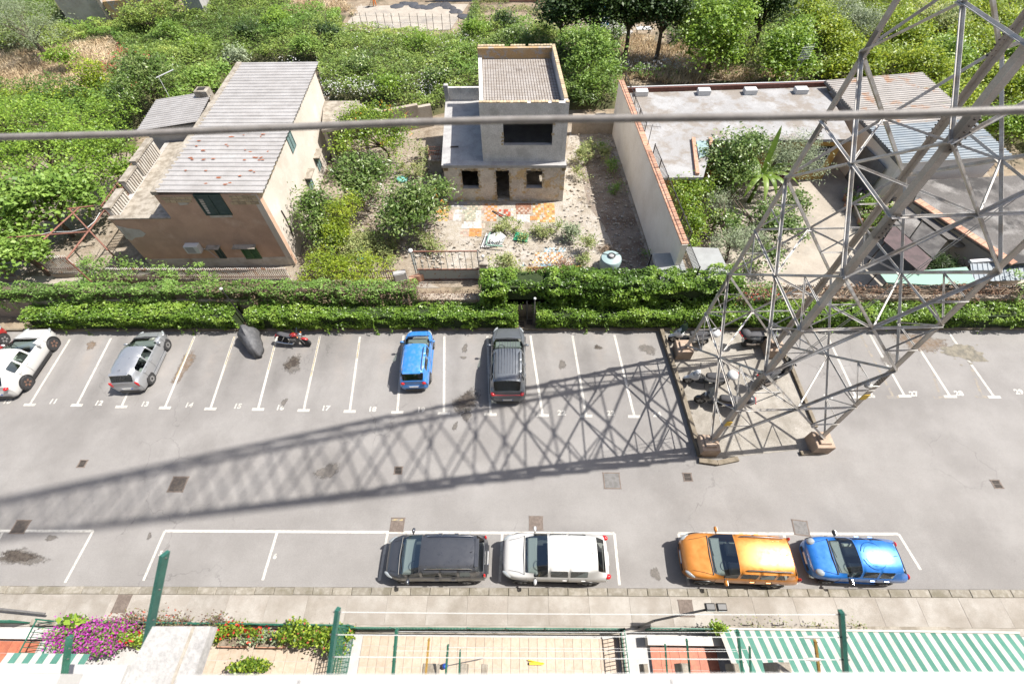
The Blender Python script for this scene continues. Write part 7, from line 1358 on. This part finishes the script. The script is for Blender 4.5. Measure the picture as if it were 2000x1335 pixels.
# striped awning
aw = thing('striped_awning', 'green and white striped awning over the terrace', 'awning'); A0, A1 = G(1404, 1229, .85), G(1990, 1232, .85); ax0, ax1 = A0.x, A1.x; ay = A0.y; NS = 58
for i in range(NS):
    a, b = ax0+(ax1-ax0)*i/NS, ax0+(ax1-ax0)*(i+1)/NS; sh = .42
    MB().add([(a, ay, .8), (b, ay, .8), (b+sh, -1.2, 1.2), (a+sh, -1.2, 1.2), (a, ay, .785), (b, ay, .785), (b+sh, -1.2, 1.185), (a+sh, -1.2, 1.185)], [(0, 1, 2, 3), (7, 6, 5, 4), (0, 4, 5, 1)]).build('stripe', 'awning_green' if i % 2 else 'awning_white', aw)
    MB().box(((a+b)/2, ay+.012, .70), (b-a, .012, .2)).build('valance', 'awning_green' if i % 2 else 'awning_white', aw)
MB().tube((ax0-.03, ay+.04, .83), (ax1, ay+.04, .83), .04).build('front_bar', 'off_white', aw)
aw2 = thing('striped_awning', 'small green and cream striped awning by the bougainvillea', 'awning'); 
for i in range(12): a = -17.5+.24*i; MB().add([(a, .42, 2.4), (a+.24, .42, 2.4), (a+.34, -1.0, 2.9), (a+.1, -1.0, 2.9)], [(0, 1, 2, 3)]).build('stripe', 'awning_green' if i % 2 else 'awning_white', aw2)
# flowers
def flowers(name, label, cat, pxs, zc, r, n, m, ls, n2, m2, ls2, hz=.4):
    t = thing(name, label, cat); P1, P2 = [], []
    for (x, y) in pxs:
        c = G(x, y, zc); q = rng.normal(size=(n//len(pxs), 3))*np.array((r, r*.55, hz))*.55+np.array(c); P1.append(q); q = rng.normal(size=(n2//len(pxs), 3))*np.array((r, r*.55, hz))*.6+np.array(c); q[:, 2] += .06; P2.append(q)
    P1 = np.concatenate(P1); P1[:, 2] = np.maximum(P1[:, 2], .1); link(bpy.data.objects.new('foliage', leaf_mesh('foliage', P1, ls, m, None, .5)), t)
    if n2: P2 = np.concatenate(P2); P2[:, 2] = np.maximum(P2[:, 2], .15); link(bpy.data.objects.new('blossoms', leaf_mesh('blossoms', P2, ls2, m2, None, .9, .8)), t)
    mb = MB()
    for q in pxs: c = G(*q, zc); mb.path([(c.x, c.y, 0), (c.x+.1, c.y, zc*.6), (c.x, c.y+.05, zc)], .025, 5)
    mb.build('stem', 'bark', t); return t
flowers('bougainvillea', 'bougainvillea covered in magenta blossoms on the terrace fence', 'shrub', [(130, 1262), (160, 1240), (190, 1225), (215, 1235), (180, 1265), (150, 1220), (240, 1225), (120, 1240), (205, 1262)], 1.0, .42, 2600, 'leaf_vine', .1, 2600, 'petal_magenta', .075)
flowers('dry_creeper', 'brownish thin creeper along the flower terrace railing', 'creeper', [(260, 1208), (300, 1210), (350, 1212), (420, 1210), (235, 1212)], 1.0, .5, 900, 'leaf_vine_dry', .09, 60, 'petal_pink', .08, .25)
flowers('geranium', 'red geraniums in bright green foliage next to the bougainvillea', 'plant', [(260, 1242), (275, 1250), (250, 1240)], .7, .3, 900, 'leaf_bright', .11, 60, 'petal_red', .11)
flowers('geranium', 'geraniums with red flowers right of the pale canopy slab', 'plant', [(412, 1245), (440, 1232), (470, 1228), (500, 1238), (455, 1225)], .7, .32, 1500, 'leaf_citrus', .1, 130, 'petal_red', .11)
flowers('succulents', 'mixed green potted plants along the terrace railing', 'plants', [(520, 1240), (545, 1246), (490, 1248)], .6, .3, 900, 'leaf_olive', .1, 30, 'petal_red', .1)
flowers('hibiscus', 'leafy hibiscus with red buds beside the green mesh fence', 'shrub', [(575, 1222), (600, 1232), (620, 1245), (590, 1250), (635, 1235), (655, 1265), (670, 1240), (560, 1240)], .9, .38, 2600, 'leaf_citrus', .12, 70, 'petal_pink', .1)
flowers('potted_shrub', 'leafy green shrub on the terrace floor below the clothes arms', 'shrub', [(490, 1296), (470, 1302), (510, 1300)], .7, .3, 800, 'leaf_citrus', .12, 0, 'petal_red', .1)
flowers('agave', 'spiky yellow green plant on top of the bougainvillea', 'plant', [(142, 1212)], 1.3, .25, 60, 'leaf_bright', .35, 0, 'petal_red', .1)
flowers('green_creeper', 'little green creeper at the corner of the striped awning', 'creeper', [(1400, 1222), (1405, 1228)], .9, .25, 260, 'leaf_bright', .12, 0, 'petal_red', .1)
flowers('weeds', 'dry weeds along the wall before the striped awning', 'weeds', [(1470, 1218), (1530, 1218), (1600, 1220), (1680, 1221)], .5, .5, 160, 'leaf_weed', .08, 0, 'petal_red', .1, .15)
for i, (px, lb) in enumerate(((268, 'terracotta planter under the geraniums by the bougainvillea'), (455, 'terracotta planter under the red flowered geraniums'), (530, 'terracotta planter of mixed green plants'))):
    c = G(px, 1248, .3); t = thing('planter', lb, 'planter', (c.x, .9, 0)); MB().prism([(-.5, -.16), (.5, -.16), (.46, .16), (-.46, .16)], .03, .36).build('trough', 'terracotta', t); MB().box((0, 0, .365), (.9, .26, .02)).build('soil', 'garden_soil', t)
# things on the beige terrace
t = thing('yellow_broom', 'yellow object lying on the beige terrace tiles', 'broom', tuple(G(1047, 1295, .05))); MB().box((0, 0, .05), (.5, .08, .06)).build('head', 'sign_yellow', t); MB().tube((-.3, .1, .05), (.3, .0, .09), .02).build('handle', 'sign_yellow', t)
t = thing('blue_mop', 'small blue mop leaning on the beige terrace', 'mop', tuple(G(870, 1300, .05))); MB().blob((0, 0, .12), (.12, .1, .14), 8, 5).build('head', 'plate_blue', t, True); MB().tube((0, 0, .1), (1.4, .25, .25), .015).build('handle', 'iron_light', t)
# floodlight on an arm
fl_ = thing('floodlight', 'twin black floodlights on a long dark arm over the pavement', 'floodlight'); a, b = G(1278, 1211, 2.6), G(1396, 1186, 3.0); MB().tube(X3(a), X3(b), .035, n=7).build('arm', 'trim_black', fl_); MB().tube((a.x, a.y, 0), X3(a), .04, n=7).build('pole', 'trim_black', fl_)
for k in (-.16, .22): h_ = MB().cbox((b.x+k, b.y+.02, 3.03), (.32, .22, .14), .03).build('lamp_head', 'trim_black', fl_); MB().box((b.x+k, b.y-.1, 2.99), (.26, .02, .1)).build('lens', 'lamp_clear', h_)
bx_ = thing('barrier_arm', 'pale grey metal tube leaning across the pavement edge', 'tube'); a, b = G(-40, 1184, .6), G(88, 1198, .5); MB().tube(X3(a), X3(b), .04, n=8).build('tube', 'iron_light', bx_); MB().tube((a.x+.3, a.y-.02, 0), (a.x+.3, a.y-.02, .6), .04, n=8).build('post', 'iron_light', bx_)
# ---------------------------------------------------------------- the apartment block under the camera
ab = thing('apartment_block', 'pale apartment block with white marble balcony ledges', 'building')
MB().box((0, -1.85, 12), (70, .6, 24)).build('facade', 'off_white', ab)
lx0 = G(352, 1320, 19.6).x; MB().box(((lx0+4)/2, -.245+.0156*(lx0+4)/2, 19.55), (4-lx0, .5, .1), .0156).build('balcony_ledge', 'marble', ab); MB().box(((lx0+4)/2, -.27+.0156*(lx0+4)/2, 18.9), (4-lx0-.1, .36, 1.2), .0156).build('balcony_parapet', 'off_white', ab)
for x in (-.55, .36): MB().box((x, -.2449+.0156*x, 19.601), (.004, .48, .002)).build('ledge_joint', 'iron_light', ab)
MB().box(((lx0+4)/2, -.98, 18.2), (4-lx0, 1.1, .2)).build('balcony_slab', 'off_white', ab)
for z in (3.2, 6.2, 9.2, 12.2, 15.2): MB().box((0, -.87, z), (30, 1.36, .18)).build('balcony_slab', 'off_white', ab)
q = [G(298, 1222, 16.8), G(412, 1222, 16.8), G(370, 1345, 16.8), G(232, 1345, 16.8)]; MB().prism([(k.x, k.y) for k in q], 16.7, 16.8).build('canopy_slab', 'slab_concrete', ab); m0, m1 = (q[0]+q[1])/2, (q[2]+q[3])/2; MB().beam((m0.x+.1, m0.y, 16.803), (m1.x+.12, m1.y, 16.803), .02, .012).build('slab_seam', 'cap_stone', ab)
a, b = G(-60, 1293, 15.0), G(250, 1296, 15.0); MB().box(((a.x+b.x)/2, a.y-.3, 14.9), (b.x-a.x, .6, .2)).build('balcony_ledge', 'marble', ab); MB().box(((a.x+b.x)/2, a.y-.32, 14.2), (b.x-a.x-.1, .5, 1.2)).build('balcony_parapet', 'off_white', ab)
c, d = G(-60, 1312, 17.2), G(120, 1312, 17.2); MB().box(((c.x+d.x)/2, c.y-.3, 17.1), (d.x-c.x, .6, .2)).build('balcony_ledge', 'marble', ab)
for px, z, w_ in ((838, 9, .3), (905, 7, .16), (945, 6, .14), (1262, 7, .12), (1340, 10, .16), (1440, 9, .12), (1535, 12.5, .2)):
    p = G(px, 1300, z); MB().cbox((p.x, p.y-.25, z-.3), (w_, .6, .5), .02).build('bracket', 'cap_stone', ab)
# clothes line arms and lines
arms = [((288, 1250), (322, 1080), 16.2, 16.9, .075, 'arm_green'), ((128, 1300), (136, 1242), 15.6, 15.8, .05, 'green_metal'), ((643, 1312), (660, 1188), 16.6, 17.0, .04, 'arm_green'), ((1652, 1318), (1643, 1193), 16.6, 17.0, .042, 'arm_green'), ((768, 1312), (775, 1228), 13.5, 13.8, .05, 'green_metal'), ((832, 1312), (838, 1246), 9.5, 9.8, .05, 'bamboo'), ((871, 1310), (875, 1258), 9.3, 9.6, .05, 'green_metal'), ((897, 1310), (899, 1268), 7.5, 7.7, .05, 'green_metal'),
        ((1450, 1312), (1440, 1230), 13.2, 13.6, .05, 'green_metal'), ((1600, 1312), (1592, 1250), 12.8, 13.2, .05, 'bamboo'), ((1466, 1312), (1464, 1262), 9.6, 9.9, .05, 'green_metal'), ((1303, 1312), (1299, 1258), 9.8, 10.2, .05, 'green_metal'), ((1346, 1300), (1341, 1248), 11.2, 11.6, .05, 'green_metal')]
LB = ['broad dark green steel arm beside the pale canopy slab', 'bright green steel arm before the bougainvillea', 'dark green clothes arm at the mesh fence end of the lines', 'dark green clothes arm over the striped awning', 'green clothes arm above the beige terrace left part', 'wooden clothes arm above the beige terrace', 'thin green clothes arm above the blue mop', 'short thin green clothes arm next to the blue mop arm', 'green arm over the corner of the striped awning', 'wooden arm in front of the striped awning', 'thin green arm low over the awning stripes', 'thin green arm over the red tiled terrace', 'green arm over the far edge of the red tiled terrace']
tips = []
for (a, b, z0, z1, w_, m), lb in zip(arms, LB):
    p, q = G(*a, z0), G(*b, z1); d = (p-q).normalized(); p2 = p+d*.6; t = thing('clothes_bracket', lb, 'bracket', X3(p)); MB().beam(X3(p2-p), X3(q-p), w_, .03, (1, 0, .2)).build('arm', m, t); tips.append((p, q))
    for k in (.25, .6, .95): r_ = (q-p)*k; MB().tube((r_.x-.03, r_.y, r_.z+.01), (r_.x+.03, r_.y, r_.z+.01), .006, n=5).build('hook', 'iron_light', t)
def line(i, j, ks, lab, r=.0025):
    for k in ks:
        a, b = tips[i][0].lerp(tips[i][1], k), tips[j][0].lerp(tips[j][1], k); t = thing('clothes_line', lab[ks.index(k)], 'clothes line', X3(a)); v = b-a; MB().path([(v.x*s, v.y*s, v.z*s-.06*math.sin(math.pi*s)) for s in np.linspace(0, 1, 9)], r, 5).build('wire', 'white_plastic', t)
line(2, 3, [.95, .6, .25], ['outer white clothes line strung to the awning arm', 'middle white clothes line strung to the awning arm', 'inner white clothes line strung to the awning arm'], .0032)
line(4, 8, [.95, .5], ['outer thin line across the beige terrace', 'inner thin line across the beige terrace'], .003); line(6, 10, [.9, .5], ['lower outer thin line over the beige terrace tiles', 'lower inner thin line over the beige terrace tiles'], .0035)
for j, (i, k) in enumerate(((3, .6), (3, .25))):
    p = tips[i][0].lerp(tips[i][1], k)+Vector((-.22, 0, -.02)); t = thing('peg_bag', ['white peg bag at the outer end of the awning lines', 'white peg bundle on the inner awning line'][j], 'peg bag', X3(p)); MB().blob((0, 0, -.01), (.07, .012, .012), 10, 6).build('bag', 'off_white', t, True)
# ---------------------------------------------------------------- cable strung across the view
oc = thing('overhead_cable', 'thick grey cable strung across the view in front of the houses', 'cable')
pts = [((-300, 283), 2.15), ((0, 268), 2.05), ((250, 262), 2.0), ((500, 251), 1.95), ((800, 239), 1.9), ((1000, 234), 1.86), ((1250, 231), 1.8), ((1500, 228), 1.72), ((1750, 223), 1.64), ((2000, 215), 1.55), ((2300, 205), 1.45)]
P_ = []
for (x, y), dd in pts: v = ray(x, y); P_.append(X3(C0+v*dd))
mat('cable_sheath', (.22, .205, .19), .45, (.17, .155, .14), 12, bump=.05); MB().path(P_, .0145, 12).build('sheath', 'cable_sheath', oc, 2)
